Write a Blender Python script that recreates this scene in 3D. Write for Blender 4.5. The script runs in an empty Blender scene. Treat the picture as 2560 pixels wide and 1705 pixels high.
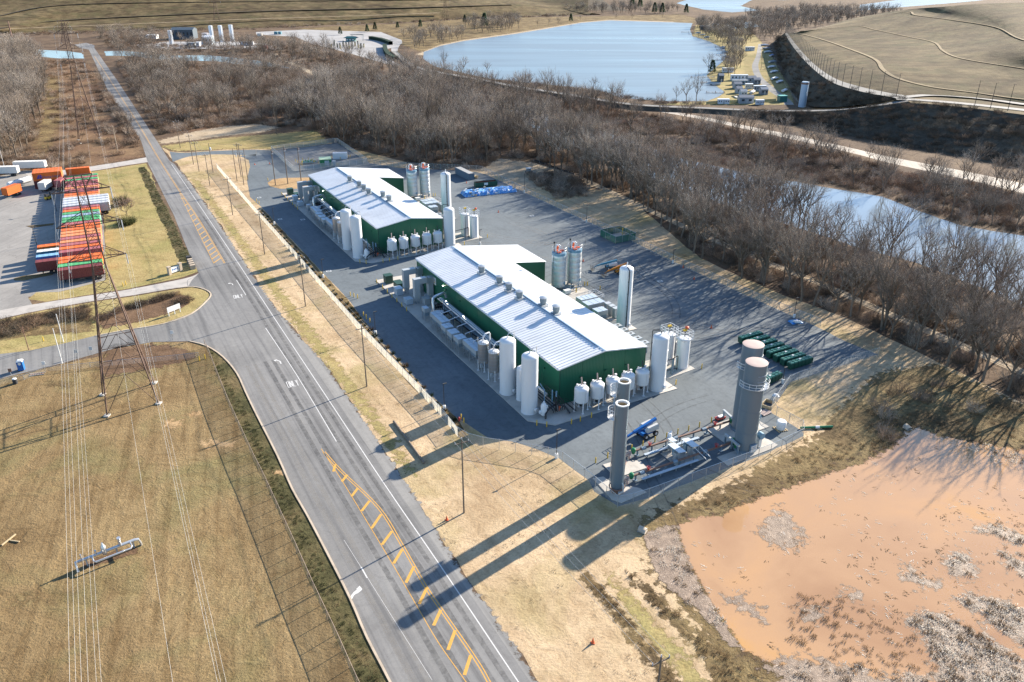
import bpy, bmesh, math, random
import numpy as np
from mathutils import Vector, Matrix
SC = bpy.context.scene
COL = SC.collection
R = math.radians
PI = math.pi
# ------------------------------------------------------------------ camera
FPX, CXP, CYP, PITCH, CAMH = 2000.0, 1280.0, 852.5, R(25.8), 80.0   # survey of the photograph: 2560x1705 px
cam = bpy.data.cameras.new('camera')
cam.sensor_width = 36.0
cam.lens = 36.0 * FPX / 2560.0
cam.clip_start = 0.5
cam.clip_end = 20000.0
camo = bpy.data.objects.new('camera', cam)
COL.objects.link(camo)
camo.location = (0, 0, CAMH)
camo.rotation_euler = (PI / 2 - PITCH, 0, 0)
SC.camera = camo
# ------------------------------------------------------------------ sky and sun
SUN_AZ, SUN_EL = R(47.5), R(21.5)       # azimuth clockwise from +Y
w = bpy.data.worlds.new('World')
SC.world = w
w.use_nodes = True
nt = w.node_tree
bg = nt.nodes['Background']
sky = nt.nodes.new('ShaderNodeTexSky')
sky.sky_type = 'NISHITA'
sky.sun_disc = False
sky.sun_elevation = SUN_EL
sky.sun_rotation = SUN_AZ
sky.altitude = 80
sky.air_density = 1.0
sky.dust_density = 0.3
sky.ozone_density = 3.5
nt.links.new(sky.outputs[0], bg.inputs[0])
bg.inputs[1].default_value = 0.088
sl = bpy.data.lights.new('sun', 'SUN')
sl.energy = 5.0
sl.angle = R(0.55)
sl.color = (1.0, 0.90, 0.76)
so = bpy.data.objects.new('sun', sl)
COL.objects.link(so)
sv = Vector((math.sin(SUN_AZ) * math.cos(SUN_EL), math.cos(SUN_AZ) * math.cos(SUN_EL), math.sin(SUN_EL)))
so.rotation_euler = (-sv).to_track_quat('-Z', 'Y').to_euler()
so.location = sv * 500
SC.view_settings.view_transform = 'Standard'
SC.view_settings.look = 'None'
SC.view_settings.gamma = 1.0
SC.view_settings.use_curve_mapping = False
SC.view_settings.exposure = 1.65
SC.render.engine = 'CYCLES'
SC.cycles.max_bounces = 6
SC.cycles.diffuse_bounces = 1
SC.cycles.glossy_bounces = 3
SC.cycles.transmission_bounces = 2
SC.cycles.transparent_max_bounces = 12
SC.cycles.volume_bounces = 0
SC.cycles.use_denoising = True
SC.cycles.denoiser = 'OPENIMAGEDENOISE'
SC.cycles.denoising_input_passes = 'RGB_ALBEDO_NORMAL'
SC.cycles.denoising_prefilter = 'NONE'
SC.cycles.use_adaptive_sampling = False
SC.cycles.caustics_reflective = False
SC.cycles.caustics_refractive = False
# ------------------------------------------------------------------ survey helpers
_c, _s = math.cos(PITCH), math.sin(PITCH)
def G(px, py, z=0.0):
    """point of the place at height z that the survey pixel (px, py) stands for"""
    u = (px - CXP) / FPX; v = (CYP - py) / FPX
    t = (z - CAMH) / (-_s + v * _c)
    return Vector((u * t, (_c + v * _s) * t, z))
def HZ(bx, by, ty, z0=0.0):
    """height of an upright thing whose foot is at survey pixel (bx, by) and whose top is at row ty"""
    Y = G(bx, by, z0).y
    v = (CYP - ty) / FPX
    return (v * Y * _c - Y * _s) / (_c + v * _s) + CAMH - z0
YAW = R(28.8)                                   # the plant and the road lie at this angle
PO = G(1400.4, 920.4, 8.3); PO.z = 0            # near left corner of the nearer building
EX = Vector((math.cos(YAW), math.sin(YAW), 0)); EY = Vector((-math.sin(YAW), math.cos(YAW), 0))
def P(x, y, z=0.0):
    return PO + EX * x + EY * y + Vector((0, 0, z))
def PL(px, py, z=0.0):
    """survey pixel -> plant coordinates"""
    d = G(px, py, z) - PO
    return d.dot(EX), d.dot(EY)
# ------------------------------------------------------------------ mesh builder
class MB:
    def __init__(s):
        s.v = []; s.f = []; s.m = []; s.mi = 0
    def quad(s, *p):
        n = len(s.v); s.v += [tuple(q) for q in p]; s.f.append(tuple(range(n, n + len(p)))); s.m.append(s.mi); return s
    def box(s, cx, cy, cz, sx, sy, sz, rz=0.0, M=None):
        """cx, cy centre, cz BOTTOM"""
        a, b = math.cos(rz), math.sin(rz); n = len(s.v)
        for dz in (0, sz):
            for dx, dy in ((-.5, -.5), (.5, -.5), (.5, .5), (-.5, .5)):
                x, y = dx * sx, dy * sy
                s.v.append((cx + a * x - b * y, cy + b * x + a * y, cz + dz))
        for q in ((0, 3, 2, 1), (4, 5, 6, 7), (0, 1, 5, 4), (1, 2, 6, 5), (2, 3, 7, 6), (3, 0, 4, 7)):
            s.f.append(tuple(n + k for k in q)); s.m.append(s.mi)
        return s
    def rings(s, rings, cap0=True, cap1=True):
        n0 = len(s.v); k = len(rings[0])
        for r in rings: s.v += [tuple(q) for q in r]
        for i in range(len(rings) - 1):
            for j in range(k):
                a = n0 + i * k + j; b = n0 + i * k + (j + 1) % k
                s.f.append((a, b, b + k, a + k)); s.m.append(s.mi)
        if cap0: s.f.append(tuple(n0 + j for j in range(k - 1, -1, -1))); s.m.append(s.mi)
        if cap1: s.f.append(tuple(n0 + (len(rings) - 1) * k + j for j in range(k))); s.m.append(s.mi)
        return s
    def lathe(s, x, y, prof, n=20, cap0=True, cap1=True):
        return s.rings([[(x + r * math.cos(2 * PI * j / n), y + r * math.sin(2 * PI * j / n), z) for j in range(n)] for r, z in prof], cap0, cap1)
    def cyl(s, x, y, z0, z1, r, n=14, r1=None):
        return s.lathe(x, y, [(r, z0), (r if r1 is None else r1, z1)], n)
    def tube(s, pts, r, n=6, closed=False, r1=None):
        pts = [Vector(p) for p in pts]; rs = []; m = len(pts)
        up = Vector((0, 0, 1)); prev = None
        for i, p in enumerate(pts):
            if closed: t = pts[(i + 1) % m] - pts[i - 1]
            else: t = pts[min(i + 1, m - 1)] - pts[max(i - 1, 0)]
            t.normalize()
            a = prev - t * prev.dot(t) if prev is not None else (t.cross(up) if abs(t.z) < .95 else t.cross(Vector((1, 0, 0))))
            if a.length < 1e-6: a = t.orthogonal()
            a.normalize(); prev = a; b = t.cross(a)
            rr = r if r1 is None else r + (r1 - r) * i / max(1, m - 1)
            rs.append([p + (a * math.cos(2 * PI * j / n) + b * math.sin(2 * PI * j / n)) * rr for j in range(n)])
        if closed:
            rs.append(rs[0]); return s.rings(rs, False, False)
        return s.rings(rs)
    def bar(s, p, q, w, h=None):
        """square bar from p to q"""
        p, q = Vector(p), Vector(q); t = (q - p).normalized()
        a = t.cross(Vector((0, 0, 1))) if abs(t.z) < .98 else t.cross(Vector((1, 0, 0)))
        a.normalize(); b = t.cross(a); h = w if h is None else h
        o = [a * (-w / 2) + b * (-h / 2), a * (w / 2) + b * (-h / 2), a * (w / 2) + b * (h / 2), a * (-w / 2) + b * (h / 2)]
        return s.rings([[p + k for k in o], [q + k for k in o]])
    def mesh(s, name, mats, smooth=True):
        me = bpy.data.meshes.new(name)
        me.from_pydata(s.v, [], s.f)
        for m in (mats if isinstance(mats, (list, tuple)) else [mats]): me.materials.append(m)
        if len(set(s.m)) > 1: me.polygons.foreach_set('material_index', s.m)
        if smooth:
            me.polygons.foreach_set('use_smooth', [True] * len(me.polygons))
            me.set_sharp_from_angle(angle=R(35))
        me.update()
        return me
    def build(s, name, mats, parent=None, smooth=True):
        return link(name, s.mesh(name, mats, smooth), parent)
def link(name, me, parent=None):
    o = bpy.data.objects.new(name, me); COL.objects.link(o)
    if parent is not None: o.parent = parent
    return o
def tag(o, label, cat, group=None):
    o['label'] = label; o['category'] = cat
    if group: o['group'] = group
    return o
def thing(name, label, cat, loc=(0, 0, 0), rz=0.0, group=None):
    o = bpy.data.objects.new(name, None); COL.objects.link(o)
    o.location = loc; o.rotation_euler = (0, 0, rz); o.empty_display_size = .3
    return tag(o, label, cat, group)
def struct(o, kind='structure'):
    o['kind'] = kind; return o
KIDS = {}
def copytree(o, parent=None):
    """copy a thing with its parts and sub-parts (mesh data shared)"""
    if not KIDS or o.name not in KIDS:
        KIDS[o.name] = list(o.children)
    c = o.copy(); COL.objects.link(c); c.parent = parent
    KIDS[c.name] = []
    for ch in KIDS[o.name]:
        KIDS[c.name].append(copytree(ch, c))
    return c
def dup(root, loc, rz, label, group=None):
    c = copytree(root); c.location = loc; c.rotation_euler = (0, 0, rz); c['label'] = label
    if group: c['group'] = group
    return c
# ------------------------------------------------------------------ materials
MATS = {}
def lin(c):
    """sRGB 0-255 triple -> linear"""
    return tuple(((k / 255) / 12.92 if k / 255 <= .04045 else ((k / 255 + .055) / 1.055) ** 2.4) for k in c)
class NT:
    def __init__(s, name):
        s.mat = bpy.data.materials.new(name); s.mat.use_nodes = True
        s.t = s.mat.node_tree; s.b = s.t.nodes['Principled BSDF']; s.out = s.t.nodes['Material Output']
        MATS[name] = s.mat
    def n(s, typ, **kw):
        x = s.t.nodes.new(typ)
        for k, v in kw.items():
            if k.startswith('i_'): x.inputs[k[2:].replace('_', ' ')].default_value = v
            else: setattr(x, k, v)
        return x
    def l(s, a, b): s.t.links.new(a, b)
    def pos(s, sx=1, sy=1, sz=1, rz=0.0, obj=False):
        g = s.n('ShaderNodeTexCoord').outputs['Object'] if obj else s.n('ShaderNodeNewGeometry').outputs['Position']
        if rz:
            r = s.n('ShaderNodeMapping'); r.inputs['Rotation'].default_value = (0, 0, rz); s.l(g, r.inputs['Vector']); g = r.outputs[0]
        m = s.n('ShaderNodeMapping'); m.inputs['Scale'].default_value = (sx, sy, sz)
        s.l(g, m.inputs['Vector']); return m.outputs[0]
    def noise(s, vec, scale, detail=4, rough=.55, dist=0.0):
        x = s.n('ShaderNodeTexNoise'); x.inputs['Scale'].default_value = scale; x.inputs['Detail'].default_value = detail
        x.inputs['Roughness'].default_value = rough; x.inputs['Distortion'].default_value = dist
        s.l(vec, x.inputs['Vector']); return x.outputs[0]
    def ramp(s, fac, stops):
        x = s.n('ShaderNodeValToRGB'); e = x.color_ramp.elements
        while len(e) < len(stops): e.new(.5)
        for k, (p, c) in enumerate(stops):
            e[k].position = p; e[k].color = (*c, 1) if len(c) == 3 else c
        s.l(fac, x.inputs[0]); return x.outputs[0]
    def mix(s, fac, a, b, blend='MIX'):
        x = s.n('ShaderNodeMix', data_type='RGBA', blend_type=blend)
        for sock, v in ((x.inputs[0], fac), (x.inputs[6], a), (x.inputs[7], b)):
            if isinstance(v, (int, float)): sock.default_value = v
            elif isinstance(v, tuple): sock.default_value = (*v, 1)
            else: s.l(v, sock)
        return x.outputs[2]
    def math(s, op, a, b=0.0):
        x = s.n('ShaderNodeMath', operation=op)
        for sock, v in ((x.inputs[0], a), (x.inputs[1], b)):
            if isinstance(v, (int, float)): sock.default_value = v
            else: s.l(v, sock)
        return x.outputs[0]
    def bump(s, h, strength=.5, dist=.1):
        x = s.n('ShaderNodeBump'); x.inputs['Strength'].default_value = strength; x.inputs['Distance'].default_value = dist
        s.l(h, x.inputs['Height']); s.l(x.outputs[0], s.b.inputs['Normal']); return x
    def set(s, col=None, rough=None, metal=None, spec=None):
        for k, v in (('Base Color', col), ('Roughness', rough), ('Metallic', metal), ('Specular IOR Level', spec)):
            if v is None: continue
            if isinstance(v, tuple): s.b.inputs[k].default_value = (*v, 1)
            elif isinstance(v, (int, float)): s.b.inputs[k].default_value = v
            else: s.l(v, s.b.inputs[k])
        return s.mat
def paint(name, col, rough=.45, metal=0.0, var=.12, scale=.8, dirt=.0, dirtcol=(.12, .09, .06), rnd=0.0):
    """painted or bare metal / plastic: plain colour with soft wear, streaks and a little per-copy variation"""
    if name in MATS: return MATS[name]
    t = NT(name)
    v = t.pos(1, 1, .25, obj=True)
    n = t.noise(v, scale, 5, .6)
    c = t.mix(t.math('MULTIPLY', n, var * 2), col, tuple(k * .55 for k in col))
    if dirt:
        d = t.ramp(t.noise(v, scale * 2.3, 6, .7), [(.5, (0, 0, 0)), (.75, (1, 1, 1))])
        c = t.mix(t.math('MULTIPLY', d, dirt), c, dirtcol)
    if rnd:
        oi = t.n('ShaderNodeObjectInfo')
        hs = t.n('ShaderNodeHueSaturation')
        t.l(t.math('ADD', t.math('MULTIPLY', oi.outputs['Random'], rnd * 2), 1 - rnd), hs.inputs['Value'])
        t.l(c, hs.inputs['Color']); c = hs.outputs[0]
    r = t.math('ADD', t.math('MULTIPLY', n, .15), rough - .07)
    return t.set(c, r, metal)
# ------------------------------------------------------------------ ground materials
def grass(name, cols, big=.03, streak=None, fine=2.2, bump=.6, green=None):
    t = NT(name)
    p = t.pos()
    n1 = t.noise(p, big, 6, .62, .4)
    c = t.ramp(n1, [(.30, cols[0]), (.45, cols[1]), (.58, cols[2]), (.72, cols[3])])
    if green:
        g1 = t.ramp(t.noise(t.pos(), .055, 5, .6, .6), [(.48, (0, 0, 0)), (.66, (1, 1, 1))])
        c = t.mix(t.math('MULTIPLY', g1, .7), c, green)
    n2 = t.noise(t.pos(), fine, 6, .7)
    c = t.mix(.5 if name == 'dry_verge_grass' else .7, c, t.ramp(n2, [(.28, (.30, .28, .26)), (.5, (.78, .78, .78)), (.72, (1.15, 1.12, 1.08))]), 'MULTIPLY')
    n3 = t.noise(t.pos(), .35, 5, .65, 1.0)
    c = t.mix(.55, c, t.ramp(n3, [(.3, (.62, .56, .50)), (.55, (1, 1, 1))]), 'MULTIPLY')
    h = t.math('ADD', t.math('MULTIPLY', n2, .6), n3)
    if streak:
        ang, sc, amt = streak
        n4 = t.noise(t.pos(sc, sc * .04, 1, rz=ang), 1.0, 5, .6, .25)
        c = t.mix(amt, c, t.ramp(n4, [(.33, (.55, .50, .44)), (.52, (1, 1, 1)), (.7, (1.12, 1.1, 1.05))]), 'MULTIPLY')
    if name == 'mown_dry_field':
        wv = t.n('ShaderNodeTexWave', wave_type='RINGS', rings_direction='Z'); wv.inputs['Scale'].default_value = .22; wv.inputs['Distortion'].default_value = 14.0; wv.inputs['Detail'].default_value = 3; wv.inputs['Detail Scale'].default_value = .25
        mp = t.n('ShaderNodeMapping'); mp.inputs['Location'].default_value = (62, -88, 0); t.l(t.n('ShaderNodeNewGeometry').outputs['Position'], mp.inputs[0]); t.l(mp.outputs[0], wv.inputs['Vector'])
        k_ = t.math('MULTIPLY', t.ramp(t.noise(t.pos(), .03, 3, .5), [(.45, (0, 0, 0)), (.65, (1, 1, 1))]), .22)
        c = t.mix(k_, c, t.ramp(wv.outputs[0], [(.1, (.62, .55, .48)), (.5, (1, 1, 1))]), 'MULTIPLY')
    t.bump(h, bump, .25)
    return t.set(c, .95, None, .1)
M_VERGE = grass('dry_verge_grass', [(.40, .285, .17), (.51, .38, .235), (.585, .44, .28), (.465, .345, .205)], .05, (-YAW, .5, .35), 2.6, .5, (.33, .27, .12))
M_FIELD = grass('mown_dry_field', [(.155, .102, .05), (.25, .173, .086), (.315, .226, .115), (.235, .178, .087)], .032, (-R(17), .8, .6), 3.0, .9, (.21, .19, .085))
M_LAWN = grass('thin_winter_lawn', [(.34, .26, .115), (.42, .33, .15), (.35, .29, .125), (.45, .34, .165)], .045, (-R(70), .35, .3), 2.2, .5, (.27, .25, .09))
M_WOOD = grass('woodland_leaf_litter', [(.085, .058, .042), (.135, .092, .062), (.18, .125, .08), (.22, .155, .095)], .05, None, 1.0, .9)
M_BRUSH = grass('reddish_rough_grass', [(.13, .078, .05), (.19, .115, .07), (.24, .155, .09), (.30, .20, .11)], .045, (-R(12), .2, .35), 1.1, .9)
M_ROUGH = grass('rough_bank_grass', [(.10, .07, .038), (.17, .12, .06), (.25, .185, .09), (.33, .245, .125)], .09, None, 1.4, 1.0)
M_DITCH = grass('dark_ditch_growth', [(.05, .05, .024), (.085, .08, .036), (.135, .112, .054), (.20, .15, .08)], .12, None, 1.6, 1.0)
M_MULCH = grass('bark_mulch', [(.12, .075, .045), (.16, .10, .06), (.19, .12, .075), (.22, .145, .09)], .15, None, 2.2, .8)
M_STRAW = grass('straw_mulch', [(.36, .235, .12), (.44, .29, .15), (.48, .33, .18), (.42, .29, .15)], .15, None, 2.5, .5)
M_HILL = grass('capped_landfill_grass', [(.075, .053, .028), (.135, .099, .052), (.185, .14, .073), (.245, .187, .10)], .035, (-R(60), .12, .9), .1, .9, (.105, .096, .042))
M_TRACKH = grass('hill_track_soil', [(.25, .195, .12), (.29, .228, .14), (.33, .26, .16), (.27, .212, .13)], .1, None, .6, .3)
M_BANK = grass('dark_scrub_bank', [(.07, .06, .048), (.095, .08, .06), (.13, .105, .075), (.17, .135, .09)], .05, None, .5, 1.0)
M_SAND = grass('sandy_track', [(.36, .28, .19), (.44, .35, .24), (.50, .40, .28), (.42, .33, .22)], .1, None, 1.5, .3)
def asphalt(name, base, streak, crack=.5, ang=-YAW, patch=.35):
    t = NT(name)
    n1 = t.noise(t.pos(), .045, 6, .6, .5)
    c = t.ramp(n1, [(.3, tuple(k * .82 for k in base)), (.5, base), (.72, tuple(k * 1.18 for k in base))])
    n4 = t.noise(t.pos(.9, .02, 1, rz=ang), 1.0, 4, .6, .1)
    c = t.mix(streak, c, t.ramp(n4, [(.3, (.58, .58, .59)), (.5, (1, 1, 1)), (.7, (1.18, 1.17, 1.14))]), 'MULTIPLY')
    n2 = t.noise(t.pos(), 9.0, 3, .7)
    c = t.mix(.28, c, t.ramp(n2, [(.3, (.6, .6, .6)), (.6, (1.12, 1.12, 1.12))]), 'MULTIPLY')
    n5 = t.noise(t.pos(), .6, 5, .7, 1.5)
    c = t.mix(patch, c, t.ramp(n5, [(.36, (.72, .71, .70)), (.5, (1, 1, 1)), (.66, (1.15, 1.13, 1.1))]), 'MULTIPLY')
    if crack:
        vo = t.n('ShaderNodeTexVoronoi', feature='DISTANCE_TO_EDGE'); vo.inputs['Scale'].default_value = .11
        x = t.n('ShaderNodeVectorMath', operation='ADD')
        nn = t.n('ShaderNodeTexNoise'); nn.inputs['Scale'].default_value = .5
        t.l(t.pos(), nn.inputs['Vector'])
        y = t.n('ShaderNodeVectorMath', operation='SCALE'); y.inputs['Scale'].default_value = 3.0
        t.l(nn.outputs[1], y.inputs[0]); t.l(t.pos(), x.inputs[0]); t.l(y.outputs[0], x.inputs[1])
        t.l(x.outputs[0], vo.inputs['Vector'])
        k = t.ramp(vo.outputs['Distance'], [(.0, (.55, .54, .53)), (.006, (1, 1, 1))])
        c = t.mix(crack, c, k, 'MULTIPLY')
    t.bump(n2, .25, .02)
    return t.set(c, .85, None, .25)
M_ROAD = asphalt('worn_road_asphalt', (.19, .186, .18), .85, .3)
M_YARD = asphalt('yard_asphalt', (.125, .146, .160), .22, 0, -YAW, .55)
M_OLDLOT = asphalt('old_pale_pavement', (.27, .255, .235), .35, .9, R(10))
M_GRAVEL = asphalt('gravel_shoulder', (.235, .228, .215), .5, 0)
M_PATH = asphalt('pale_dirt_road', (.40, .35, .29), .5, 0, R(15))
M_LOTFAR = asphalt('bleached_parking_lot', (.33, .32, .31), .2, 0)
def concrete(name, base=(.46, .43, .385)):
    t = NT(name)
    n1 = t.noise(t.pos(), .35, 6, .65, .6)
    c = t.ramp(n1, [(.3, tuple(k * .75 for k in base)), (.5, base), (.7, tuple(k * 1.12 for k in base))])
    n2 = t.noise(t.pos(), 6, 4, .7)
    c = t.mix(.3, c, t.ramp(n2, [(.35, (.75, .75, .75)), (.6, (1.05, 1.05, 1.05))]), 'MULTIPLY')
    return t.set(c, .85, None, .25)
M_CONC = concrete('pad_concrete')
M_DRIVE = concrete('driveway_concrete', (.40, .37, .335))
M_KERB = concrete('kerb_stone', (.46, .38, .29))
# water
def water(name, col, rough=.06, wave=.3, scale=.6, stretch=3.0, ang=0.0):
    t = NT(name)
    n = t.noise(t.pos(1, stretch, 1, rz=ang), scale, 4, .6, .3)
    n2 = t.noise(t.pos(1, stretch, 1, rz=ang), scale * .07, 3, .5, .5)
    t.bump(t.math('ADD', n, t.math('MULTIPLY', n2, 2.0)), wave, .05)
    if rough > .2:
        n3 = t.noise(t.pos(.0035, .03, 1), 1.0, 5, .6, .6)
        return t.set(t.ramp(n3, [(.35, tuple(k * .88 for k in col)), (.5, col), (.68, tuple(k * 1.05 for k in col))]), t.ramp(n3, [(.35, (.26, .26, .26)), (.6, (.40, .40, .40))]), None, .5)
    return t.set(col, rough, None, .5)
M_LAKE = water('lake_water', (.15, .185, .21), .3, .5, .22, 3.0)
M_LAKE.node_tree.nodes['Principled BSDF'].inputs['Specular IOR Level'].default_value = .32
M_RIVER = water('river_water', (.15, .18, .20), .08, .06, .5, 1.5)
t = NT('muddy_pond_water')
n = t.noise(t.pos(), .045, 5, .55, .8)
c = t.ramp(n, [(.3, (.33, .19, .098)), (.5, (.405, .245, .13)), (.62, (.44, .26, .128)), (.78, (.50, .27, .075))])
t.bump(t.noise(t.pos(), 1.5, 2, .5), .02, .02)
M_POND = t.set(c, .04, None, .5)
t = NT('grey_pond_mud')
n = t.noise(t.pos(), .8, 6, .7, .6)
c = t.ramp(n, [(.3, (.12, .08, .055)), (.5, (.20, .14, .098)), (.66, (.31, .225, .16))])
n2 = t.noise(t.pos(), 4.5, 3, .8)
c = t.mix(1.0, c, t.ramp(n2, [(.62, (0, 0, 0)), (.70, (.38, .36, .32))]), 'ADD')
t.bump(n2, .8, .12)
M_MUD = t.set(c, .7, None, .4)
M_YEL = paint('road_yellow', (.62, .33, .055), .7, 0, .25, 1.5, .35, (.2, .15, .1))
M_WHT = paint('road_white', (.62, .61, .585), .7, 0, .25, 1.5, .55, (.25, .24, .22))
M_TAR = paint('road_tar', (.05, .05, .052), .6)
# ------------------------------------------------------------------ ground sheets
from mathutils import noise as mn
def W(pts, z=0.0):
    return [G(x, y) for x, y in pts]
def rough_loop(ws, seg, jit, closed=True, fq=.15):
    out = []; n = len(ws)
    for i in range(n if closed else n - 1):
        a, b = ws[i], ws[(i + 1) % n]; k = max(1, int((b - a).length / seg))
        for j in range(k):
            p = a.lerp(b, j / k)
            if jit:
                d = mn.noise_vector(p * fq) * jit + mn.noise_vector(p * fq * 4.3) * jit * .5
                p = p + Vector((d.x, d.y, 0))
            out.append(p)
    if not closed: out.append(ws[-1])
    return out
def spline(ws, k=6):
    """smooth open Catmull-Rom through the points"""
    out = []; n = len(ws)
    for i in range(n - 1):
        p0, p1, p2, p3 = ws[max(i - 1, 0)], ws[i], ws[i + 1], ws[min(i + 2, n - 1)]
        for j in range(k):
            t = j / k
            out.append(.5 * ((2 * p1) + (p2 - p0) * t + (2 * p0 - 5 * p1 + 4 * p2 - p3) * t * t + (3 * p1 - p0 - 3 * p2 + p3) * t ** 3))
    out.append(ws[-1]); return out
def area(name, px, z, mat, jit=0.0, seg=2.0, kind='structure', world=False, smooth=0, parent=None, fq=.15):
    ws = px if world else W(px)
    if smooth: ws = spline(ws + [ws[0]], smooth)[:-1]
    ws = rough_loop(ws, seg, jit, fq=fq) if jit or seg < 50 else ws
    m = MB(); m.quad(*[(p.x, p.y, z) for p in ws])
    if sum(ws[i - 1].x * ws[i].y - ws[i].x * ws[i - 1].y for i in range(len(ws))) < 0: m.f[0] = tuple(reversed(m.f[0]))
    o = m.build(name, mat, parent, False)
    if kind and parent is None: struct(o, kind)
    return o
SOFT = {}
def soft(mat, scale=.7):
    """copy of a ground material that thins out raggedly where the patch's 'fade' attribute falls to zero"""
    if mat.name in SOFT: return SOFT[mat.name]
    m = mat.copy(); m.name = mat.name + '_ragged'; t = m.node_tree; out = t.nodes['Material Output']; src = out.inputs[0].links[0].from_socket
    at = t.nodes.new('ShaderNodeAttribute'); at.attribute_name = 'fade'
    no = t.nodes.new('ShaderNodeTexNoise'); no.inputs['Scale'].default_value = scale; no.inputs['Detail'].default_value = 7; no.inputs['Roughness'].default_value = .68
    ge = t.nodes.new('ShaderNodeNewGeometry'); t.links.new(ge.outputs['Position'], no.inputs['Vector'])
    a = t.nodes.new('ShaderNodeMath'); a.operation = 'MULTIPLY_ADD'; a.inputs[1].default_value = 2.6; a.inputs[2].default_value = -1.3; t.links.new(no.outputs[0], a.inputs[0])
    b = t.nodes.new('ShaderNodeMath'); b.operation = 'ADD'; t.links.new(at.outputs['Fac'], b.inputs[0]); t.links.new(a.outputs[0], b.inputs[1])
    r = t.nodes.new('ShaderNodeMapRange'); r.inputs['From Min'].default_value = .38; r.inputs['From Max'].default_value = .62; t.links.new(b.outputs[0], r.inputs['Value'])
    tr = t.nodes.new('ShaderNodeBsdfTransparent'); mx = t.nodes.new('ShaderNodeMixShader')
    t.links.new(r.outputs[0], mx.inputs[0]); t.links.new(tr.outputs[0], mx.inputs[1]); t.links.new(src, mx.inputs[2]); t.links.new(mx.outputs[0], out.inputs[0])
    SOFT[mat.name] = m; return m
def patch(name, px, z, mat, width=2.0, cell=1.0, scale=.7, world=False, cut=None):
    """ground patch with a ragged, thinning edge"""
    ws = px if world else W(px); P_ = np.array([(p.x, p.y) for p in ws])
    x0, y0 = P_.min(0) - width; x1, y1 = P_.max(0) + width
    x0, y0, x1, y1 = max(x0, -700), max(y0, 30), min(x1, 700), y1
    nx, ny = int((x1 - x0) / cell) + 2, int((y1 - y0) / cell) + 2
    gx, gy = np.meshgrid(x0 + np.arange(nx) * cell, y0 + np.arange(ny) * cell); q = np.stack([gx.ravel(), gy.ravel()], 1)
    d = np.full(len(q), 1e9); ins = np.zeros(len(q), bool)
    for i in range(len(P_)):
        a, b = P_[i - 1], P_[i]; ab = b - a; L2 = max(1e-9, ab @ ab)
        tt = np.clip(((q - a) @ ab) / L2, 0, 1); d = np.minimum(d, np.linalg.norm(q - (a + tt[:, None] * ab), axis=1))
        c_ = (a[1] > q[:, 1]) != (b[1] > q[:, 1])
        with np.errstate(divide='ignore', invalid='ignore'): xx = (b[0] - a[0]) * (q[:, 1] - a[1]) / (b[1] - a[1]) + a[0]
        ins ^= c_ & (q[:, 0] < xx)
    fade = .5 + np.where(ins, d, -d) / (2 * width); fade = np.clip(fade, -.9, 1.9)
    ok = (fade > -.35).reshape(ny, nx); idx = np.arange(nx * ny).reshape(ny, nx)
    k = ok[:-1, :-1] | ok[1:, :-1] | ok[:-1, 1:] | ok[1:, 1:]
    F = np.stack([idx[:-1, :-1][k], idx[:-1, 1:][k], idx[1:, 1:][k], idx[1:, :-1][k]], 1)
    used = np.unique(F); mp = np.zeros(nx * ny, int); mp[used] = np.arange(len(used))
    me = bpy.data.meshes.new(name); me.from_pydata([(float(a), float(b), z) for a, b in q[used]], [], [tuple(int(v) for v in f_) for f_ in mp[F]])
    at = me.attributes.new('fade', 'FLOAT', 'POINT'); at.data.foreach_set('value', fade[used].astype(np.float32))
    me.materials.append(soft(mat, scale)); return struct(link(name, me))
def strip(name, lpx, rpx, z, mat, kind='structure', parent=None, sub=6, world=False, zs=None):
    L = spline(lpx if world else W(lpx), sub); Rr = spline(rpx if world else W(rpx), sub)
    n = max(len(L), len(Rr)); m = MB(); vs = []
    def at(S, t):
        f = t * (len(S) - 1); i = min(int(f), len(S) - 2); return S[i].lerp(S[i + 1], f - i)
    for i in range(n):
        t = i / (n - 1); a, b = at(L, t), at(Rr, t)
        vs += [(a.x, a.y, a.z + z), (b.x, b.y, b.z + z)]
    m.v = vs; m.f = [(2 * i, 2 * i + 1, 2 * i + 3, 2 * i + 2) for i in range(n - 1)]; m.m = [0] * (n - 1)
    o = m.build(name, mat, parent, False)
    if kind and parent is None: struct(o, kind)
    return o
def ribbon_world(ws, width, z):
    """flat ribbon along world points -> MB"""
    m = MB(); n = len(ws)
    for i, p in enumerate(ws):
        t = (ws[min(i + 1, n - 1)] - ws[max(i - 1, 0)]).normalized(); s = Vector((-t.y, t.x, 0)) * (width / 2)
        m.v += [(p.x + s.x, p.y + s.y, p.z + z), (p.x - s.x, p.y - s.y, p.z + z)]
    m.f = [(2 * i, 2 * i + 1, 2 * i + 3, 2 * i + 2) for i in range(n - 1)]; m.m = [0] * (n - 1)
    return m
def line(name, px, width, z, mat, parent, k=4, world=False):
    ws = spline(px if world else W(px), k)
    return ribbon_world(ws, width, z).build(name, mat, parent, False)
m = MB(); m.quad((-9000, -300, 0), (9000, -300, 0), (9000, 14000, 0), (-9000, 14000, 0))
ground = struct(m.build('ground', M_WOOD, None, False))

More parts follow.
